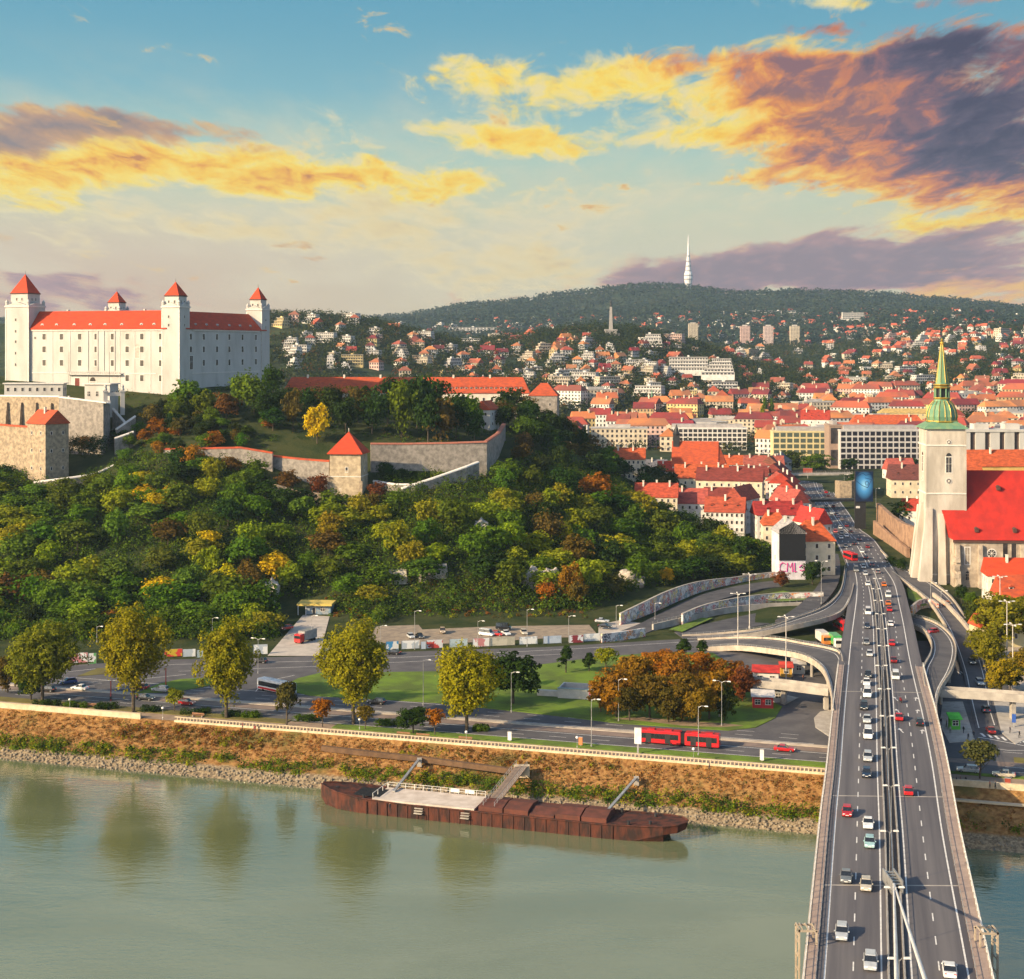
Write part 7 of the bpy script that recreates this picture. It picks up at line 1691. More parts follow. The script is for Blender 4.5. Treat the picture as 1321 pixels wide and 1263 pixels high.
for px, py, c, k, z, rz, lab in [(1203, 817, 'red', 'hatch', 10.9, R(-60), 'red car alone on the tight loop ramp'), (1254, 856, 'grey', 'hatch', 7.85, R(-8), 'grey car high on the outer ramp'), (1264, 883, 'silver', 'estate', 7.35, R(-8), 'silver car on the outer ramp before the footbridge'), (1271.7, 918, 'dark blue', 'hatch', 7.16, R(172), 'dark blue car just past the footbridge'), (1278, 945, 'dark red', 'sedan', 7.12, R(172), 'dark red car waiting at the riverside crossing'), (1222, 781, 'orange', 'sedan', 9.2, R(-28), 'orange car on the outer ramp beside the cathedral'),
        (1249, 996, 'silver', 'estate', 7.05, ALB, 'silver estate car on the quay road right of the bridge'), (1295, 1002, 'beige', 'sedan', 7.05, ALB, 'beige saloon behind the silver one on the quay road'), (1073, 734, 'dark red', 'sedan', 9.35, R(20), 'dark car parked below the corner house'),
        (88, 882, 'blue', 'estate', 7.05, R(-60), 'blue car crossing the junction at the far left'), (103, 890, 'white', 'sedan', 7.05, ALB, 'white car with lights on at the left junction'), (62, 892, 'black', 'hatch', 7.05, ALB, 'black car behind the leftmost riverside tree'), (207, 892, 'silver', 'estate', 7.05, ALB, 'silver estate car beside the red mast'), (182, 889, 'dark red', 'hatch', 7.05, ALB, 'dark red car behind the largest poplar trunk'), (241, 909, 'red', 'hatch', 7.05, ALB + math.pi, 'red car behind the hedge left of the stairs'), (188, 903, 'black', 'sedan', 7.05, ALB + math.pi, 'black saloon in front of the silver estate car'), (336, 855, 'black', 'hatch', 7.05, ALB, 'black car on the upper road under the wide lamp'),
        (486, 908, 'black', 'estate', 7.05, ALB, 'black car passing behind the wide poplar'), (1012, 969, 'red', 'sedan', 7.05, ALB + math.pi, 'red car driving behind the articulated bus towards the bridge'), (1030, 797, 'red', 'sedan', 7.3, R(-75), 'red car in the underpass road beside the flyover'), (1050, 795, 'silver', 'hatch', 7.3, R(-75), 'silver car following the red one into the underpass'), (507, 844, 'black', 'sedan', 7.05, ALB, 'black car on the upper road by the hoardings'),
        (370, 812, 'red', 'hatch', 7.6, R(-50), 'red car parked beside the hut road'), (530, 823, 'silver', 'hatch', 7.05, R(20), 'silver car parked leftmost in the gravel car park'), (541.7, 823, 'black', 'sedan', 7.05, R(20), 'black car parked next to the leftmost silver car'), (571, 816, 'tan', 'estate', 7.3, R(5), 'tan estate car parked by the rusty bushes'), (628, 820, 'white', 'van', 7.1, R(60), 'white van parked behind the beige hoardings'), (641, 820, 'red', 'hatch', 7.1, R(70), 'red car parked between the two white vehicles'), (650, 812, 'black', 'van', 7.4, R(80), 'black van parked under the cliff'), (653, 819, 'white', 'sedan', 7.1, R(20), 'white saloon parked right of the red car'), (676, 818, 'beige', 'estate', 7.1, R(10), 'beige car parked rightmost in the gravel car park'),
        (776.7, 803, 'silver', 'sedan', 7.8, R(80), 'silver car on the yard below the white rock'), (780.6, 810, 'black', 'sedan', 7.5, R(70), 'black car in front of the silver one in the yard')]:
    car(px, py, c, k, z=z, rz=rz, label=lab)
def motorcycle():
    p = Pz(1162, 906, zmain); o = empty('motorcycle', p, 'lone motorcycle with rider in the right hand lanes', 'motorcycle')
    MB().box(-.16, .16, -.75, .6, .45, .85).box(-.13, .13, -.1, .75, .85, 1.0).build('body', mat('dark_red_paint', (.16, .01, .012), None, .4, 1.), o)
    for y in (-.72, .72): MB().at((0, y, .32), 0, R(90)).lathe([(.3, -.07), (.33, 0), (.3, .07)], 12).build('wheel', tyre_m, o)
    MB().tube([(-.38, .55, 1.1), (.38, .55, 1.1)], .04, 6).build('handlebar', steel, o)
motorcycle()
def bus(name, label, p, rz, secs, body_m, stripe_m=None):
    """secs: list of section lengths, joined by bellows"""
    o = empty(name, p, label, 'bus', rz=rz); tot = sum(secs) + .9 * (len(secs) - 1); y = -tot / 2
    for i, L in enumerate(secs):
        b = MB(); loft(b, [ring(y, 1.2, .4, 2.9, 2.95), ring(y + .2, 1.25, .32, 3.0, 3.06), ring(y + L - .2, 1.25, .32, 3.0, 3.06), ring(y + L, 1.2, .4, 2.9, 2.95)]); bd = b.build('body', body_m, o)
        b = MB()
        for s in (-1, 1): b.box(s * 1.262 - .012, s * 1.262 + .012, y + .5, y + L - .5, 1.3, 2.45)
        if i == 0: b.box(-1.1, 1.1, y - .03, y + .05, 1.2, 2.6)
        if i == len(secs) - 1: b.box(-1.0, 1.0, y + L - .05, y + L + .03, 1.5, 2.5)
        b.build('windows', carglass, o)
        if stripe_m:
            b = MB()
            for s in (-1, 1): b.box(s * 1.262 - .014, s * 1.262 + .014, y + .3, y + L - .3, .5, 1.0)
            b.build('stripe', stripe_m, o)
        for k in range(2):
            yy = y + L * (.25 + .45 * k); b = MB()
            for s in (1,): b.box(1.264, 1.285, yy - .6, yy + .6, .45, 2.5); b.box(1.286, 1.29, yy - .03, yy + .03, .45, 2.5)
            b.build('door', dark_metal, o)
        for yy in ((y + 1.9, y + L - 2.2) if i == 0 else (y + L - 2.2,)):
            for s in (-1, 1): MB().at((s * 1.1, yy, .48), 0, R(90)).lathe([(.3, -.15), (.48, -.13), (.48, .13), (.3, .15)], 14).build('wheel', tyre_m, o)
        for k in range(2): MB().box(-.7, .7, y + L * (.3 + .4 * k) - .8, y + L * (.3 + .4 * k) + .8, 3.07, 3.26).build('roof_unit', body_m, o)
        y += L
        if i < len(secs) - 1:
            MB().box(-1.12, 1.12, y, y + .9, .5, 2.85).build('bellows', black_m, o); y += .9
    return o
red_bus_m = mat('bus_red', (.50, .012, .016), (.40, .010, .014), .35, .6, spec=.5, coat=.4); white_bus_m = mat('bus_white', (.74, .73, .71), None, .35, .6)
bus('articulated_bus', 'long red articulated bus on the riverside road', P(876, 961, 7.06), ALB, [9.6, 7.6], red_bus_m)
bus('city_bus', 'white bus with red skirt turning at the lawn tip', P(357, 893, 7.06), R(52), [12], white_bus_m, red_bus_m)
bus('city_bus', 'red bus climbing the street behind the white cars', Pz(1097, 722, zst), R(9), [9.5], red_bus_m)
bus('city_bus', 'red bus parked under the bridge behind the trucks', P(1086, 812, 7.1), R(6), [10], red_bus_m)
def truck(label, p, rz, cab_c, box_c):
    o = empty('truck', p, label, 'truck', rz=rz)
    b = MB(); loft(b, [ring(-4.0, 1.1, .5, 2.6, 2.7), ring(-3.8, 1.2, .45, 2.75, 2.85), ring(-2.1, 1.2, .45, 2.85, 2.95)]); cab = b.build('cab', paint_m, o, color=cab_c)
    MB().box(-1.05, 1.05, -4.05, -3.95, 1.6, 2.45).build('windscreen', carglass, cab)
    MB().box(-1.25, 1.25, -1.9, 4.0, .9, 3.5).build('box', paint_m, o, color=box_c); MB().box(-.5, .5, -2.1, 3.9, .5, .9).build('chassis', dark_metal, o)
    for y in (-3.0, 1.8, 3.0):
        for s in (-1, 1): MB().at((s * 1.05, y, .5), 0, R(90)).lathe([(.3, -.15), (.5, -.13), (.5, .13), (.3, .15)], 12).build('wheel', tyre_m, o)
truck('orange and white truck parked under the bridge', P(1062, 830, 7.1), R(5), (.70, .22, .04), (.72, .68, .6)); truck('white truck with a green roofed box under the bridge', P(1078, 834, 7.1), R(3), (.72, .7, .66), (.05, .38, .10))
truck('small red delivery truck on the hut road', P(394, 828, 7.1), R(-30), (.50, .02, .02), (.3, .3, .3))

# ================================================================ barge, gangway, booms
def barge():
    A = P(412, 1043, 0); B = P(864, 1090, 0); d = (B - A); L = d.length + 2.2; d.normalize(); n = Vector((-d.y, d.x, 0)); c = (A + B) / 2 + n * 4.4 - d * .3
    o = empty('barge', (c.x, c.y, 0), 'long rusty river barge moored along the bank', 'barge', rz=math.atan2(d.y, d.x)); h = L / 2
    rust = mat('rusty_hull', (.090, .026, .015), (.024, .013, .011), .85, .7, contrast=(.35, .65), stretch=(1, 1, .35), bump=.3); deckr = mat('rusty_deck', (.085, .036, .026), (.045, .022, .018), .9, .6)
    st = []
    for x, w, zt, zb in ((-h, .5, 3.9, 1.2), (-h + 1.5, 1.7, 3.7, .0), (-h + 5, 3.5, 3.3, -.9), (-h + 10, 4.5, 2.9, -1), (-h + 20, 4.7, 2.6, -1), (h - 14, 4.7, 2.6, -1), (h - 8, 4.4, 2.8, -1)):
        st.append([(x, -w * .9, zb), (x, w * .9, zb), (x, w, zb + 1.0), (x, w, zt), (x, -w, zt), (x, -w, zb + 1.0)])
    st.append([(h - 2.5, -2.6, -.6), (h - 2.5, 2.6, -.6), (h - 2.2, 3.9, 1.6), (h - 2.2, 3.9, 3.0), (h - 2.2, -3.9, 3.0), (h - 2.2, -3.9, 1.6)])
    st.append([(h - 2.3, -2.4, 1.2), (h - 2.3, 2.4, 1.2), (h + .3, 2.6, 1.8), (h + .5, 2.6, 3.2), (h + .5, -2.6, 3.2), (h + .3, -2.6, 1.8)])
    st.append([(h - 2.0, -.6, 1.5), (h - 2.0, .6, 1.5), (h + 1.6, .7, 2.1), (h + 1.8, .7, 3.3), (h + 1.8, -.7, 3.3), (h + 1.6, -.7, 2.1)])
    mb = MB(); loft(mb, st); mb.build('hull', rust, o)
    # bulwark along the bow and rub rails
    for s in (-1, 1): MB().tube([(-h, s * .5, 3.95), (-h + 1.5, s * 1.7, 3.78), (-h + 5, s * 3.5, 3.4), (-h + 10, s * 4.5, 3.0), (-h + 20, s * 4.72, 2.7), (h - 14, s * 4.72, 2.7), (h - 8, s * 4.45, 2.9), (h - 2.2, s * 3.95, 3.1), (h + .5, s * 2.6, 3.3), (h + 1.8, s * .7, 3.4)], .16, 6).build('rub_rail', rust, o)
    for k in range(24): x = -h + 12 + k * (L - 24) / 23; MB().box(x - .08, x + .08, -4.84, -4.70, -.2, 2.6).build('hull_rib', deckr, o)
    MB().box(-h + 6, -h + 14, -2.6, 2.6, 2.95, 3.05).build('fore_well', black_m, o)
    pale = mat('pale_deck', (.58, .50, .43), (.42, .35, .29), .9, .35)
    MB().box(-h + 13, -h + 35, -4.1, 4.2, 2.62, 3.0).build('landing_deck', pale, o)
    mb = MB()
    for k in range(12): x = -h + 13.2 + k * 1.95; mb.box(x - .04, x + .04, 4.08, 4.16, 3.0, 4.1)
    for z in (3.55, 4.08): mb.box(-h + 13.2, -h + 34.7, 4.09, 4.15, z, z + .06)
    for k in range(4): mb.box(-h + 13.0, -h + 13.08, 4.1 - k * 2.6 - .05, 4.1 - k * 2.6 + .05, 3.0, 4.1)
    mb.box(-h + 13.0, -h + 13.08, -3.8, 4.1, 4.02, 4.1)
    mb.build('deck_railing', white_metal, o)
    for x in (-h + 23.5, -h + 33.4):
        mb = MB()
        for k in range(4): mb.box(x - .9, x + .9, -4.75 - .25 * k, -4.35 - .25 * k + .2, 2.6 - .45 * k, 2.75 - .45 * k)
        mb.build('boarding_step', concrete, o)
    for k in range(2): MB().box(-h + 27 + k * 3.2, -h + 29 + k * 3.2, 4.18, 4.24, 3.3, 4.0).build('notice', mat('bus_white'), o)
    for k in range(5):
        x0 = -h + 35.8 + k * 5.3; z = 3.5 if k != 2 else 3.0
        mb = MB(); mb.add([(x0, -3.7, 2.6), (x0 + 5.0, -3.7, 2.6), (x0 + 5.0, 3.7, 2.6), (x0, 3.7, 2.6), (x0, -3.7, z), (x0 + 5.0, -3.7, z), (x0 + 5.0, 3.7, z), (x0, 3.7, z), (x0, 0, z + .55), (x0 + 5.0, 0, z + .55)], [(0, 1, 5, 4), (2, 3, 7, 6), (4, 5, 9, 8), (6, 7, 8, 9), (0, 4, 8, 7, 3), (1, 2, 6, 9, 5)]); mb.build('hatch_cover', mat('rusty_hatch', (.13, .042, .028), (.075, .03, .022), .85, .5), o)
    for x, y in ((-h + 3.5, 0), (h - 5, 2.4), (h - 5, -2.4), (h - 9, -3.6), (h - 12, 3.6), (-h + 11, -3.6)):
        MB().lathe([(.3, 2.7), (.26, 3.4), (.4, 3.5), (.1, 3.6)], 8, x, y).build('bollard', dark_metal, o)
    return o
barge()
def boom(a, b, label):
    A, B = P(*a), P(*b); o = empty('mooring_boom', A, label, 'mooring boom')
    MB().sweep(rel(o, [A, B]), [(-.28, -.15), (.28, -.15), (.28, .15), (-.28, .15)]).build('spar', steel, o)
    MB().box(-.5, .5, -.5, .5, -1.6, .15).build('footing', concrete, o)
boom((541, 979, 5.4), (508, 1021, 3.2), 'thin grey mooring boom from the bank to the pale barge deck'); boom((821, 1003, 5.2), (780, 1050, 3.4), 'thin grey mooring boom near the barge stern')
def gangway():
    A, B = P(673, 988, 6.0), P(630, 1042, 3.3); o = empty('gangway', A, 'wide wooden gangway with railings down to the barge', 'gangway')
    MB().sweep(rel(o, [A, B]), [(-1.25, -.2), (1.25, -.2), (1.25, 0), (-1.25, 0)]).build('walkway', mat('weathered_planks', (.27, .20, .15), (.18, .13, .1), .9, 1.5), o)
    rail(o, offset([A, B], 1.2), 1.1, 1.6, steel, 'railing', (1.0, .5)); rail(o, offset([A, B], -1.2), 1.1, 1.6, steel, 'railing', (1.0, .5))
    MB().box(-1.7, 1.7, -.2, 1.2, -2.5, -.02).build('abutment', cream_stone, o)
gangway()
def bank_path():
    A = [P(415, 959, 6.2), P(450, 963, 6.1), P(500, 968.5, 6.05), P(550, 974, 6.0), P(672, 990, 5.8)]
    o = empty('retaining_ledge', A[2], 'brown sloping path ledge with kerb leading down to the gangway', 'wall')
    MB().sweep(rel(o, resample(A, 20)), [(-.6, -1.4), (.45, -1.6), (.45, -.5), (-.6, -.5)]).build('ledge', mat('brown_ledge', (.15, .085, .045), (.085, .05, .03), .9, .6), o)
bank_path()
# ================================================================ lamps, posts, signs
def lamp(name, label, base, h, heads=1, r=.09, m=None, armL=1.6, group=None, globe=False, ang=0.):
    o = empty(name, base, label, 'street lamp', group, ang); m = m or steel
    MB().lathe([(r * 1.9, -.3), (r * 1.9, .5), (r, .6), (r * .6, h)], 8).build('pole', m, o)
    if globe:
        MB().lathe([(.05, h), (.28, h + .12), (.34, h + .32), (.24, h + .52), (.04, h + .6)], 10).build('globe', mat('lamp_globe', (.85, .83, .78), None, .4, 1.), o); return o
    for k in range(heads):
        a = 2 * math.pi * k / heads if heads != 1 else 0.
        ex, ey = math.cos(a) * armL, math.sin(a) * armL
        MB().tube([(0, 0, h - .3), (ex * .5, ey * .5, h + .1), (ex, ey, h + .1)], r * .5, 6).build('arm', m, o)
        q = MB().at((ex, ey, h + .02), a); q.frustum(-.1, .75, -.17, .17, .0, 0, .65, -.12, .12, .2); q.build('lamp_head', white_metal, o)
    return o
for i, (px, b, t, z) in enumerate([(952, 840, 766, G0), (967, 810, 741, G0 + .3), (1014, 880, 796, G0), (1290, 826, 744, 7.3), (1299, 858, 776, 7.1), (1306.5, 897, 806, G0)]):
    p = P(px, b, z); lab = ['tall mast lamp left of the flyover, left one of the near pair', 'tall mast lamp rising behind the flyover, farthest left of the interchange', 'tall mast lamp standing inside the flyover curve', 'tall mast lamp on the right plaza, farthest of the three', 'tall mast lamp on the right plaza, middle of the three', 'tall mast lamp on the right plaza, nearest the footbridge'][i]
    lamp('mast_lamp', lab, p, (b - t) * p.y / F, 4, .16, mat('lamp_concrete', (.55, .50, .44), (.42, .38, .34), .8, 1.), 1.5, 'tall mast lamps of the interchange')
rl = []
for px, b, t, hd, z in [(763, 964, 902, 1, G0), (798, 931, 876, 1, G0), (901, 975, 911, 1, G0), (931, 937, 879, 2, G0), (795, 809, 781, 1, 7.2), (733.7, 828, 794.5, 1, G0), (491, 831, 807, 1, G0), (535, 838, 788, 1, G0), (616.5, 836, 801, 1, G0), (680, 834, 786, 1, G0), (546, 910, 851, 1, G0), (659.6, 919, 867, 1, G0), (402, 827, 794, 1, G0), (333, 869, 824, 2, G0), (274, 812, 797, 1, 9), (125, 830, 808, 1, 9), (1059.5, 779, 724, 2, 9.3), (1200.5, 776, 752, 1, 9.6), (1214, 783, 762, 1, 9.4), (845, 800, 778, 1, 7.3), (1089, 640, 612, 1, 10), (1130, 655, 630, 1, 10)]:
    p = P(px, b, z); rl.append(lamp('street_lamp', '', p, (b - t) * p.y / F, hd, .09, None, 1.4, 'street lamps around the road junction', ang=R(-20)))
number_labels(rl, 'grey curved arm street lamp, # of those beside the junction roads')
gl = []
for px, b, t in [(90, 916, 904), (210, 928.5, 915), (464, 942, 932), (601.5, 959, 946), (744.5, 966, 956), (894.6, 984, 968)]:
    p = P(px, b, G0); gl.append(lamp('promenade_lamp', '', p, max(2.2, (b - t) * p.y / F), 1, .05, None, 1, 'globe lamps along the promenade', True))
number_labels(gl, 'short promenade lamp with a white globe, # of the row')
bl = []; y = 176.
while y < 520:
    j = min(range(60), key=lambda k: abs(main_C[k].y - y)); p = main_C[j]; a = main_C[max(j - 1, 0)]; f = (y - a.y) / max(p.y - a.y, 1e-3); q = a + (p - a) * max(0, min(1, f))
    bl.append(lamp('bridge_lamp', '', Vector((q.x, y, zmain(y))), 8., 2, .055, steel, .65, 'twin armed lamps down the middle of the bridge')); y += 23.2
for i, o in enumerate(bl): o['label'] = ('nearest' if i == 0 else 'farthest' if i == len(bl) - 1 else ordinal(i) + ' nearest') + ' twin armed lamp on the bridge median'
for px, b, t, c, lab in [(143, 904, 878, (.35, .02, .02), 'tall thin red mast left of the largest poplar'), (214, 889, 862, (.35, .02, .02), 'short red mast on the left traffic island')]:
    p = P(px, b, G0); o = empty('traffic_mast', p, lab, 'mast'); MB().lathe([(.22, -.3), (.22, .4), (.13, .42), (.12, (b - t) * p.y / F)], 8).build('pole', mat('mast_red', c, None, .5, 1.), o); MB().box(-.25, .25, -.2, .2, .4, 1.1).build('base', dark_metal, o)
def panel(name, label, px, b, wpx, top, post, m, cat='sign', z=G0 + .1):
    p = P(px, b, z); sc = p.y / F; o = empty(name, p, label, cat, rz=R(-16)); w = wpx * sc; h = (b - top) * sc
    MB().box(-w / 2, w / 2, -.16, .16, h * post, h).build('panel', m, o); MB().box(-w / 2 - .06, w / 2 + .06, -.2, .2, h + .002, h + .1).build('frame', steel, o)
    MB().box(-.18, .18, -.12, .12, -.3, h * post).build('post', steel, o)
panel('advert_panel', 'tall white advertising panel in front of the articulated bus', 823, 972, 9, 939, .38, mat('bus_white'))
for px, b, t, lab in [(657.6, 956, 944, 'white info pillar right of the rightmost poplar'), (749, 962, 951, 'orange striped info pillar beside the left lamp of the road verge'), (983, 982, 967, 'white info pillar at the right end of the road verge')]: panel('info_pillar', lab, px, b, 5, t, .1, mat('pillar_orange', (.55, .2, .08)) if px == 749 else white_metal)
panel('road_sign', 'blue and white road sign under the footbridge on the right', 1308, 938, 5, 921, .35, mat('sign_blue', (.03, .09, .35)))
panel('road_sign', 'brown tourist sign on the quay right of the young tree', 1300, 1016, 7, 1004, .55, mat('sign_brown', (.28, .05, .03)))
panel('road_sign', 'large sign on two posts before the street trees by the yellow office', 1042, 618, 12, 604, .5, mat('sign_brown'), z=11)
panel('road_sign', 'blank sign board at the right edge of the orange grove', 928, 925, 8, 905, .45, steel)
# ================================================================ hoardings, graffiti walls, huts
def hoard_mat(i):
    cs = [((.62, .62, .6), (.05, .22, .42)), ((.70, .70, .68), (.4, .45, .5)), ((.45, .06, .05), (.6, .6, .6)), ((.40, .48, .50), (.3, .38, .4)), ((.50, .46, .36), (.38, .36, .28)), ((.70, .69, .66), (.5, .2, .2)), ((.42, .48, .56), (.34, .4, .48)), ((.20, .03, .04), (.6, .6, .62)), ((.55, .05, .04), (.5, .35, .03)), ((.10, .30, .10), (.6, .6, .58))][i]
    return mat('hoarding_%s' % 'abcdefghij'[i], *cs, .7, .45, contrast=(.48, .52))
HW = ['white and blue', 'plain white', 'red and grey', 'grey blue', 'beige', 'white and red', 'pale blue', 'dark red and white', 'red and yellow', 'green and white']
hp = []
for px0, px1, b, t, ci in [(88, 113, 856, 843, 5), (114, 124, 857, 843, 9), (212, 235, 848, 838, 8), (236, 252, 848, 838, 1), (254, 262, 849, 839, 3), (327, 345, 845, 832, 1), (420, 432, 840, 829, 3), (498, 514, 839, 828, 0), (518, 541, 838, 827, 1), (543, 549, 838, 828, 6), (550, 571, 837, 826, 2), (580, 603, 836, 825, 3), (610, 631, 835, 824, 5), (632, 664, 834, 823, 4), (670, 693, 832, 822, 1), (701, 724, 831, 821, 6), (734, 752, 830, 820, 7), (753, 774, 828, 818, 1)]:
    A = P(px0, b, G0); B = P(px1, b - (px1 - px0) * .045, G0); d = B - A; w = d.length; h = (b - t) * A.y / F
    o = empty('hoarding', (A + B) / 2, '', 'hoarding', 'advertising hoardings along the upper road', math.atan2(d.y, d.x))
    MB().box(-w / 2, w / 2, -.06, .06, .15, h).build('panel', hoard_mat(ci), o)
    MB().box(-w / 2 - .06, -w / 2, -.1, .1, -.3, h + .1).build('post', steel, o); MB().box(w / 2, w / 2 + .06, -.1, .1, -.3, h + .1).build('post', steel, o); MB().box(-w / 2, w / 2, .062, .09, h - .3, h + .06).build('rail', steel, o)
    o['_c'] = ci; hp.append(o)
for ci in set(o['_c'] for o in hp): number_labels([o for o in hp if o['_c'] == ci], '# ' + HW[ci] + ' hoarding beside the upper road')
for o in hp: del o['_c']
def graffiti_mat():
    m = bpy.data.materials.new('graffiti'); m.use_nodes = True; t = NT(m.node_tree); b = t.n['Principled BSDF']
    g = t.node('ShaderNodeNewGeometry'); v = g.outputs['Position']; nz = t.node('ShaderNodeTexNoise'); t.l.new(v, nz.inputs['Vector']); nz.inputs['Scale'].default_value = .5
    av = t.node('ShaderNodeVectorMath', operation='ADD'); t.l.new(v, av.inputs[0]); t.l.new(nz.outputs['Color'], av.inputs[1])
    vo = t.node('ShaderNodeTexVoronoi', feature='F1'); t.l.new(av.outputs[0], vo.inputs['Vector']); vo.inputs['Scale'].default_value = .42
    vd = t.node('ShaderNodeTexVoronoi', feature='DISTANCE_TO_EDGE'); t.l.new(av.outputs[0], vd.inputs['Vector']); vd.inputs['Scale'].default_value = 1.1
    sc_ = t.node('ShaderNodeSeparateColor'); t.l.new(vo.outputs['Color'], sc_.inputs[0])
    hs = t.ramp(sc_.outputs[0], [(0, (.62, .60, .56)), (.2, (.46, .05, .03)), (.38, (.62, .22, .04)), (.5, (.60, .46, .10)), (.6, (.66, .64, .60)), (.74, (.07, .22, .26)), (.84, (.50, .12, .14)), (.93, (.06, .06, .09))], 'CONSTANT')
    c = t.mix(t.rng(vd.outputs['Distance'], .05, .09), (.62, .58, .55), hs)
    c = t.mix(t.rng(t.noise(v, .9, 3), .42, .5), (.30, .26, .25), c); c = t.mix(.06, c, (.5, .42, .36))
    t.put(b.inputs['Base Color'], c); b.inputs['Roughness'].default_value = .8; return m
GM = graffiti_mat()
def gwall(label, pts, h, cop=True):
    V = [P(a, b, z) for a, b, z in pts]; V = resample(V, 24); o = empty('graffiti_wall', V[12], label, 'wall')
    hh = lambda k: h if not callable(h) else h(k / 23)
    mb = MB(); A = rel(o, V); O = offset(A, .3); I = offset(A, -.3); n = 24
    vs = []
    for k in range(n): vs += [(O[k].x, O[k].y, A[k].z - 1.5), (O[k].x, O[k].y, A[k].z + hh(k)), (I[k].x, I[k].y, A[k].z + hh(k)), (I[k].x, I[k].y, A[k].z - 1.5)]
    fs = [(k * 4 + i, k * 4 + (i + 1) % 4, k * 4 + 4 + (i + 1) % 4, k * 4 + 4 + i) for k in range(n - 1) for i in range(4)] + [(3, 2, 1, 0), (n * 4 - 4, n * 4 - 3, n * 4 - 2, n * 4 - 1)]
    mb.add(vs, fs); mb.build('wall', GM, o)
    if cop: MB().sweep([p + Vector((0, 0, hh(k))) for k, p in enumerate(A)], [(-.38, .003), (.38, .003), (.38, .18), (-.38, .18)]).build('coping', concrete, o)
gwall('upper graffiti wall covered in red and yellow tags at the wood edge', [(800, 800, 8.6), (835, 787, 8.6), (862, 776, 8.6), (905, 761, 8.6), (960, 750, 8.6), (1000, 745, 8.6)], lambda f: 2.0 + 1.6 * math.sin(min(1, f * 1.25) * math.pi))
gwall('lower retaining wall with colourful graffiti beside the sunken road', [(880, 806, 7.2), (912, 793, 7.2), (960, 783, 7.2), (1010, 778, 7.2), (1062, 777, 7.2)], 3.4)
gwall('low grey graffiti wall continuing the hoardings to the ramp', [(776, 829, 7), (800, 826, 7), (832, 821, 7)], 2.6, False)
gwall('graffiti covered abutment under the right side of the bridge', [(1176, 796, 7.4), (1186, 788, 7.4), (1200, 786, 7.4), (1210, 792, 7.4)], 3.4)
def pale_wall():
    V = resample([P(a, b, 7.15) for a, b in [(842, 813), (880, 804), (930, 792), (985, 786), (1063, 783)]], 24); o = empty('retaining_wall', V[12], 'pale concrete retaining wall between the sunken road and the lower graffiti wall', 'wall')
    MB().sweep(rel(o, V), [(-.3, -.6), (.3, -.6), (.3, 1.9), (-.3, 1.9)]).build('wall', concrete, o); rail(o, up(V, 1.9), .8, 2.5, steel)
pale_wall()
def greens():
    poly('yard', [(772, 826), (772, 806), (800, 800), (842, 806), (826, 820), (800, 826)], 7.10, mat('pale_concrete_road', (.46, .40, .34), (.34, .3, .26), .9, .35))
    poly('lawn', [(960, 772), (1010, 762), (1062, 772), (1010, 776)], 8.7, grass_m); poly('lawn', [(862, 812), (905, 797), (920, 797), (880, 815)], 7.6, grass_m)
    poly('lawn', [(1170, 758), (1182, 764), (1196, 780), (1190, 782), (1172, 772)], 9.5, grass_m); poly('lawn', [(1188, 800), (1200, 796), (1216, 806), (1222, 822), (1208, 808)], 8.4, grass_m)
    poly('car_park', [(470, 828), (486, 808), (540, 806), (545, 812), (640, 808), (760, 806), (772, 820), (640, 827), (540, 832)], 7.12, mat('gravel', (.30, .235, .165), (.19, .15, .115), .95, .5))
    poly('access_road', [(345, 846), (372, 815), (392, 792), (426, 792), (420, 815), (412, 846)], 7.16, mat('pale_concrete_road', (.46, .40, .34), (.34, .3, .26), .9, .35))
    poly('plaza', [(1262, 822), (1284, 838), (1300, 880), (1310, 930), (1345, 935), (1400, 840)], 7.12, mat('plaza_paving', (.40, .33, .27), (.3, .25, .2), .9, .6)); poly('pavement', [(1212, 935), (1216, 905), (1242, 905), (1258, 955), (1225, 958)], G0, kerbstone, .14); poly('pavement', [(1282, 905), (1321, 905), (1340, 945), (1310, 960), (1292, 945)], G0, kerbstone, .15)
greens()
def hut():
    p = P(407, 792, 7.4); o = empty('hut', p, 'flat hut with a yellow roof at the end of the access road', 'hut', rz=R(-4))
    MB().box(-3, 5, 0, 6, -1, 2.8).build('wall', mat('hut_blue', (.14, .24, .34), (.3, .3, .3), .8, .8), o); MB().box(-6, 5.6, -1.2, 6.6, 2.802, 3.5).build('roof', mat('roof_yellow', (.58, .42, .10), (.48, .36, .1), .8, .5), o)
    for x in (-5.6, -3): MB().box(x - .1, x + .1, -1, -.8, -1, 2.8).build('post', white_metal, o)
    put(o, 'window', window_mesh('hut_window', 1.4, 1.2, .12), (2.4, 0, 1.0)); put(o, 'door', window_mesh('hut_door', 1.0, 2.1, .1, pm=dark_metal, bars=False), (-.5, 0, 0))
hut()
for px, y, lab in [(512, 506, 'pale cave like stone ruin at the cliff foot, left one'), (548, 506, 'short row of pale ruined pillars at the cliff foot'), (564, 508, 'pale stone ruin with a dark window at the cliff foot')]:
    p = ground_at(px, y); o = empty('ruin', p, lab, 'ruin'); w = 4 if px != 548 else 3.4
    if px == 548:
        for k in (-1, 0, 1): MB().frustum(k * 1.6 - .5, k * 1.6 + .5, -.6, .8, -1, k * 1.6 - .4, k * 1.6 + .4, -.3, .7, 5.0 - abs(k)).build('pillar', rubble_grey, o)
    else:
        MB().frustum(-w, w, -1, 3, -2, -w * .7, w * .8, -.4, 2.6, 4.6).build('wall', mat('pale_ruin', (.52, .46, .38), (.34, .3, .25), .95, .5, bump=.4), o); put(o, 'opening', window_mesh('ruin_opening', 1.2, 1.5, .2, pm=black_m, bars=False), (.5, -.8, 1.2))
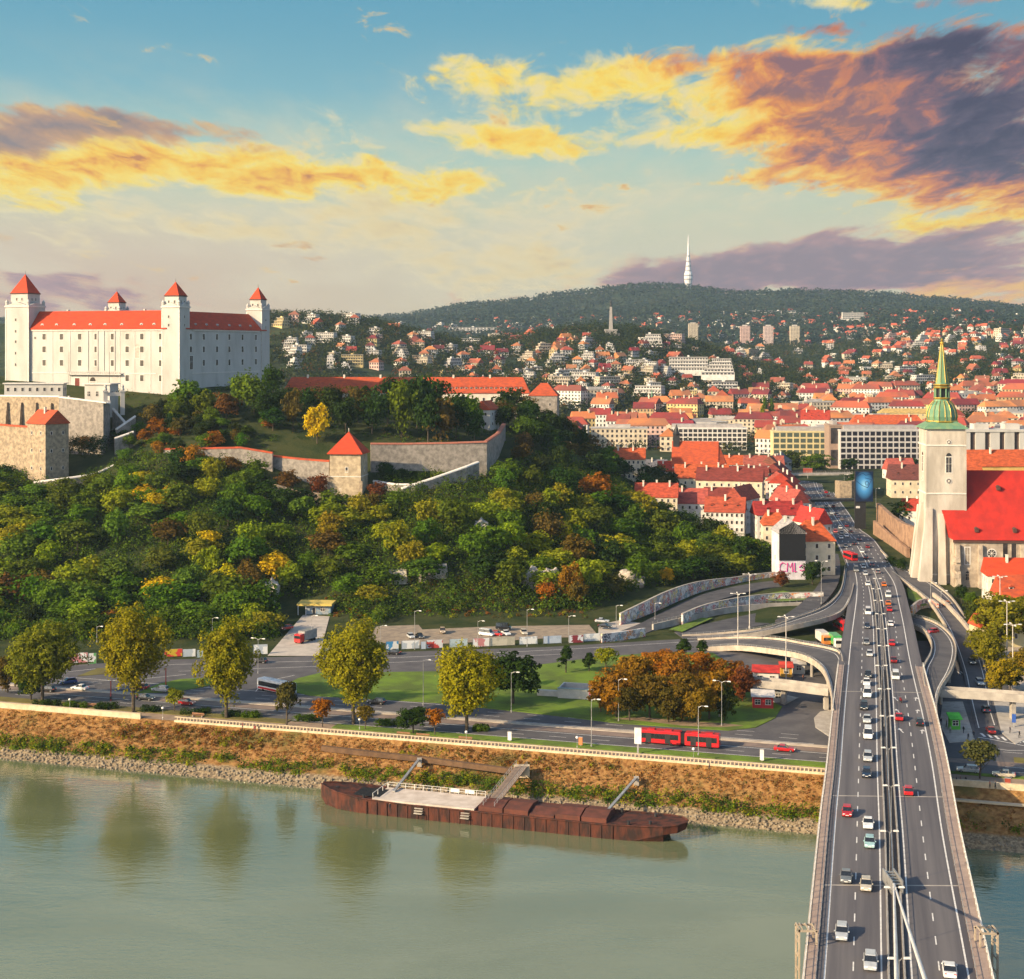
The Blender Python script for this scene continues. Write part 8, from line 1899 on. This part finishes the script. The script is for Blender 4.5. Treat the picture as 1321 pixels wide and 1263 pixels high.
def rocks():
    for px, y, w, h, lab in [(690, 506, 7, 7, 'pale limestone cliff face above the car park, left one'), (712, 508, 6, 8, 'pale limestone cliff face above the car park, right one'), (812, 528, 8, 6, 'rounded pale rock outcrop above the yard'), (350, 496, 4, 7, 'pale rock face left of the access road'), (620, 546, 4, 6, 'small grey rock showing among the slope trees')]:
        p = ground_at(px, y); g = random.Random(int(px)); bm = bmesh.new(); bmesh.ops.create_icosphere(bm, subdivisions=3, radius=1)
        for v in bm.verts: n = .75 + .5 * g.random() * .4 + .25 * math.sin(v.co.x * 5 + px) * math.sin(v.co.z * 4); v.co = Vector((v.co.x * w * .8, v.co.y * 3.2, v.co.z * h * .8)) * n
        me = bpy.data.meshes.new('rock'); bm.to_mesh(me); bm.free(); me.materials.append(mat('limestone', (.48, .42, .35), (.24, .21, .18), .95, .4, bump=.8, bscale=1.2)); o = bpy.data.objects.new('rock_outcrop', me); COL.objects.link(o); o.location = p + Vector((0, 0, h * .35)); tag(o, lab, 'rock')
rocks()
def stairwell():
    p = P(752, 902, G0 + .15); o = empty('underpass_stairs', p, 'open underpass stairwell with graffiti on its pale walls', 'stairwell', rz=R(-14))
    wm_ = mat('pale_parapet', (.55, .52, .48), (.42, .40, .37), .85, .6)
    MB().box(-6, 7.5, -.2, .2, -.3, 2.4).build('front_wall', wm_, o); MB().box(-6.4, -6.002, -.2, 7, -.3, 2.4).build('side_wall', wm_, o); MB().box(-6, 7.5, 6.6, 7, -.3, 2.4).build('back_wall', wm_, o); MB().box(-6, 7.5, .2, 6.6, -.2, .02).build('floor', dirt, o)
    for L in ([-6.55, 7.7, -.35, .35],): MB().box(L[0], L[1], L[2], L[3], 2.402, 2.55).build('coping', mat('teal_coping', (.30, .40, .40), None, .7, 1.), o)
    MB().box(1.5, 6.5, -.24, -.202, .2, 1.9).build('graffiti', mat('teal_spray', (.04, .30, .36), (.45, .12, .2), .8, 1.2, contrast=(.45, .55)), o)
    MB().box(-12, -6.6, 1, 2.2, -.2, 1.4).build('ramp_wall', wm_, o)
stairwell()
def kiosk(label, px, b, w, d, h, wc, rc, rz=0., z=G0 + .1, ridge=False):
    p = P(px, b, z); o = empty('kiosk', p, label, 'kiosk', rz=R(rz)); MB().box(-w / 2, w / 2, -d / 2, d / 2, -.2, h).build('wall', wall_any, o, color=wc)
    MB().add([(-w / 2 - .4, -d / 2 - .6, h + .02), (w / 2 + .4, -d / 2 - .6, h + .02), (w / 2 + .4, d / 2 + .3, h + .9), (-w / 2 - .4, d / 2 + .3, h + .9), (-w / 2 - .4, -d / 2 - .6, h + .2), (w / 2 + .4, -d / 2 - .6, h + .2), (w / 2 + .4, d / 2 + .3, h + 1.1), (-w / 2 - .4, d / 2 + .3, h + 1.1)], [(0, 1, 2, 3), (4, 5, 6, 7), (0, 1, 5, 4), (1, 2, 6, 5), (2, 3, 7, 6), (3, 0, 4, 7)]).build('roof', roof_any, o, color=rc)
    me = bpy.data.meshes.get('kiosk_window') or window_mesh('kiosk_window', 1.2, 1.1, .1)
    n = max(1, int(w / 2.4))
    for k in range(n): put(o, 'window', me, (-w / 2 + w * (k + .5) / n, -d / 2, 1.0))
kiosk('red and white kiosk under the flyover at the footbridge', 988, 880, 6.5, 4, 3, (.66, .60, .55), (.55, .04, .03), -10); kiosk('red booth with a white band below the footbridge', 984, 912, 5.0, 3, 2.8, (.50, .04, .04), (.6, .55, .5), -8)
kiosk('small red kiosk beneath the golden plaza tree', 1266, 842, 2.2, 2, 2.6, (.50, .04, .03), (.55, .5, .45), 5); kiosk('bright green stall among the people under the bridge', 1231, 940, 2.2, 2, 2.4, (.12, .50, .06), (.12, .55, .06), 0); kiosk('white bus shelter at the right end of the lawn', 1004, 905, 4, 1.8, 2.5, (.5, .48, .46), (.4, .4, .4), -12)
kiosk('pale kiosk cabin between the flyover columns', 1030, 868, 3.2, 2.4, 2.6, (.62, .58, .52), (.5, .45, .4), -6); kiosk('low yellow and red stall in the shade of the flyover', 1014, 872, 3, 2.4, 2.5, (.55, .30, .05), (.5, .05, .03), -6)
def footbridges():
    for lab, pts, z in (('concrete pedestrian bridge left of the main bridge at kiosk level', [(966, 880), (1010, 884), (1072, 892)], 11.5), ('concrete pedestrian bridge right of the main bridge over the outer ramp', [(1212, 893), (1262, 896), (1345, 902)], 12.2)):
        V = [P(a, b, z) for a, b in pts]; o = empty('footbridge', V[1], lab, 'footbridge')
        MB().sweep(rel(o, V), [(-1.9, -.7), (1.9, -.7), (1.9, 0), (-1.9, 0)]).build('deck', concrete, o)
        for s in (-1.9, 1.9): MB().sweep(rel(o, offset(V, s)), [(-.12, -.75), (.12, -.75), (.12, 1.1), (-.12, 1.1)]).build('parapet', concrete, o)
        for f in ((.42, .95) if z < 12 else (.72,)):
            q = resample(rel(o, V), 50, False)[int(f * 49)]; MB().box(q.x - .5, q.x + .5, q.y - .8, q.y + .8, G0 - z, -.7).build('pier', concrete, o)
footbridges()
# ================================================================ people
def person_mesh():
    me = bpy.data.meshes.new('skeleton')
    J = [((0, 0, .95), .13), ((0, 0, 1.15), .13), ((0, -.01, 1.38), .155), ((0, 0, 1.50), .06), ((0, -.01, 1.60), .085), ((0, -.02, 1.70), .085), ((.1, 0, .88), .095), ((.12, -.09, .5), .07), ((.12, -.02, .09), .05), ((.12, -.14, .04), .045), ((-.1, 0, .88), .095), ((-.12, .10, .5), .07), ((-.12, .16, .1), .05), ((-.12, .06, .04), .045), ((.19, 0, 1.40), .065), ((.26, .05, 1.13), .048), ((.26, -.08, .90), .04), ((.26, -.12, .82), .035), ((-.19, 0, 1.40), .065), ((-.26, -.04, 1.13), .048), ((-.26, -.12, .90), .04), ((-.26, -.15, .82), .035)]
    E = [(0, 1), (1, 2), (2, 3), (3, 4), (4, 5), (0, 6), (6, 7), (7, 8), (8, 9), (0, 10), (10, 11), (11, 12), (12, 13), (2, 14), (14, 15), (15, 16), (16, 17), (2, 18), (18, 19), (19, 20), (20, 21)]
    me.from_pydata([j[0] for j in J], E, []); o = bpy.data.objects.new('skeleton', me); COL.objects.link(o)
    m = o.modifiers.new('skin', 'SKIN'); 
    for v, j in zip(me.skin_vertices[0].data, J): v.radius = (j[1], j[1] * .85)
    me.skin_vertices[0].data[0].use_root = True
    o.modifiers.new('sub', 'SUBSURF').levels = 1
    dg = bpy.context.evaluated_depsgraph_get(); out = bpy.data.meshes.new_from_object(o.evaluated_get(dg)); bpy.data.objects.remove(o)
    out.materials.clear()
    for m_ in (mat('skin', (.50, .30, .20)), mat('jacket', (.3, .3, .3), None, .85, 2., objcol=1.), mat('trousers', (.025, .028, .04)), mat('hair', (.03, .02, .015))): out.materials.append(m_)
    for p in out.polygons:
        z = p.center.z; x = abs(p.center.x); p.material_index = 3 if z > 1.66 or (z > 1.56 and p.center.y > .02) else 0 if z > 1.5 or (x > .2 and z < .86) else 1 if z > .93 or x > .2 else 2
        p.use_smooth = True
    return out
PM = person_mesh()
for px, py, z, c, rz, lab in [(503, 1047, 3.0, (.03, .03, .035), 20, 'person in dark clothes standing on the pale barge deck'), (329, 945, 6.9, (.40, .03, .03), 200, 'person in a red jacket at the embankment stairs'), (334, 945.5, 6.9, (.03, .03, .04), 190, 'person in a black coat beside the red jacket at the stairs'), (313, 941, 7.02, (.28, .05, .04), 90, 'person in rust red walking left of the stairs'), (1234, 1012, 7.02, (.05, .05, .07), 80, 'person in dark blue on the quay next to the bridge'), (1246, 1012, 7.02, (.03, .03, .03), 100, 'person in black on the quay left of the young tree'), (1239, 1011, 7.02, (.25, .12, .08), 60, 'person in brown between the two dark figures on the quay'), (1277, 1017, 7.02, (.35, .06, .05), 70, 'person in red on the quay right of the young tree'), (1284, 1018, 7.02, (.04, .04, .05), 250, 'person in black right of the red one on the quay'),
        (1214, 935, 7.15, (.02, .02, .03), 10, 'person in black at the left edge of the crowd under the bridge'), (1221, 938, 7.15, (.06, .05, .05), 70, 'person in dark brown left of the green stall'), (1226, 946, 7.15, (.3, .3, .3), 160, 'person in grey before the green stall'), (1237, 936, 7.15, (.05, .06, .12), 220, 'person in navy right of the green stall'), (1243, 946, 7.15, (.02, .02, .02), 120, 'person in black beyond the green stall'), (1249, 955, 7.15, (.04, .04, .05), 30, 'person in charcoal waiting at the kerb'), (1256, 952, 7.15, (.03, .03, .04), 330, 'person in black rightmost at the kerb by the crossing'), (1303, 946, 7.15, (.04, .04, .06), 90, 'person in dark blue at the footbridge pier'), (1315, 952, 7.15, (.02, .02, .02), 40, 'person in black near the right edge under the footbridge'), (1318, 858, 7.15, (.03, .03, .03), 140, 'person in black crossing the sunlit plaza'), (1308, 856, 7.15, (.12, .1, .1), 300, 'person in brown crossing the sunlit plaza'), (1258, 836, 7.5, (.03, .03, .04), 180, 'person in black walking beside the outer ramp'), (1022, 880, 7.1, (.04, .04, .05), 0, 'person in dark clothes between the flyover columns'), (1036, 878, 7.1, (.35, .1, .05), 50, 'person in orange between the flyover columns'), (915, 992, 7.02, (.04, .05, .07), 85, 'person in dark blue on the promenade near the bridge')]:
    o = bpy.data.objects.new('person', PM); COL.objects.link(o); o.location = P(px, py, z); o.rotation_euler.z = R(rz); o.color = (*c, 1); tag(o, lab, 'person')
def benches():
    L = []
    for px, py in [(118, 912.5), (140, 914), (255, 925), (520, 950), (545, 952), (600, 956)]:
        p = P(px, py, G0 + .02); o = empty('bench', p, '', 'bench', 'wooden benches on the promenade', math.atan2(UD[1], UD[0])); w_ = mat('bench_wood', (.26, .13, .07), None, .8, 2.)
        MB().box(-1.6, 1.6, -.25, .25, .42, .5).build('seat', w_, o); MB().box(-1.6, 1.6, .22, .3, .6, .95).build('backrest', w_, o)
        for x in (-1.2, 1.2): MB().box(x - .08, x + .08, -.25, .3, 0, .42).build('leg', concrete, o)
        L.append(o)
    number_labels(L, '# wooden bench on the promenade')
benches()

# ================================================================ air
def haze():
    o = MB().box(-6800, 6800, -3050, 6700, -11, 540).build('haze', (m := bpy.data.materials.new('haze')))
    m.use_nodes = True; t = NT(m.node_tree); t.n.clear(); out = t.node('ShaderNodeOutputMaterial'); v = t.node('ShaderNodeVolumePrincipled')
    v.inputs['Color'].default_value = (.60, .80, 1.0, 1); v.inputs['Density'].default_value = 4.8e-5; v.inputs['Anisotropy'].default_value = .25
    t.l.new(v.outputs[0], out.inputs['Volume']); kind(o, 'stuff')
haze()
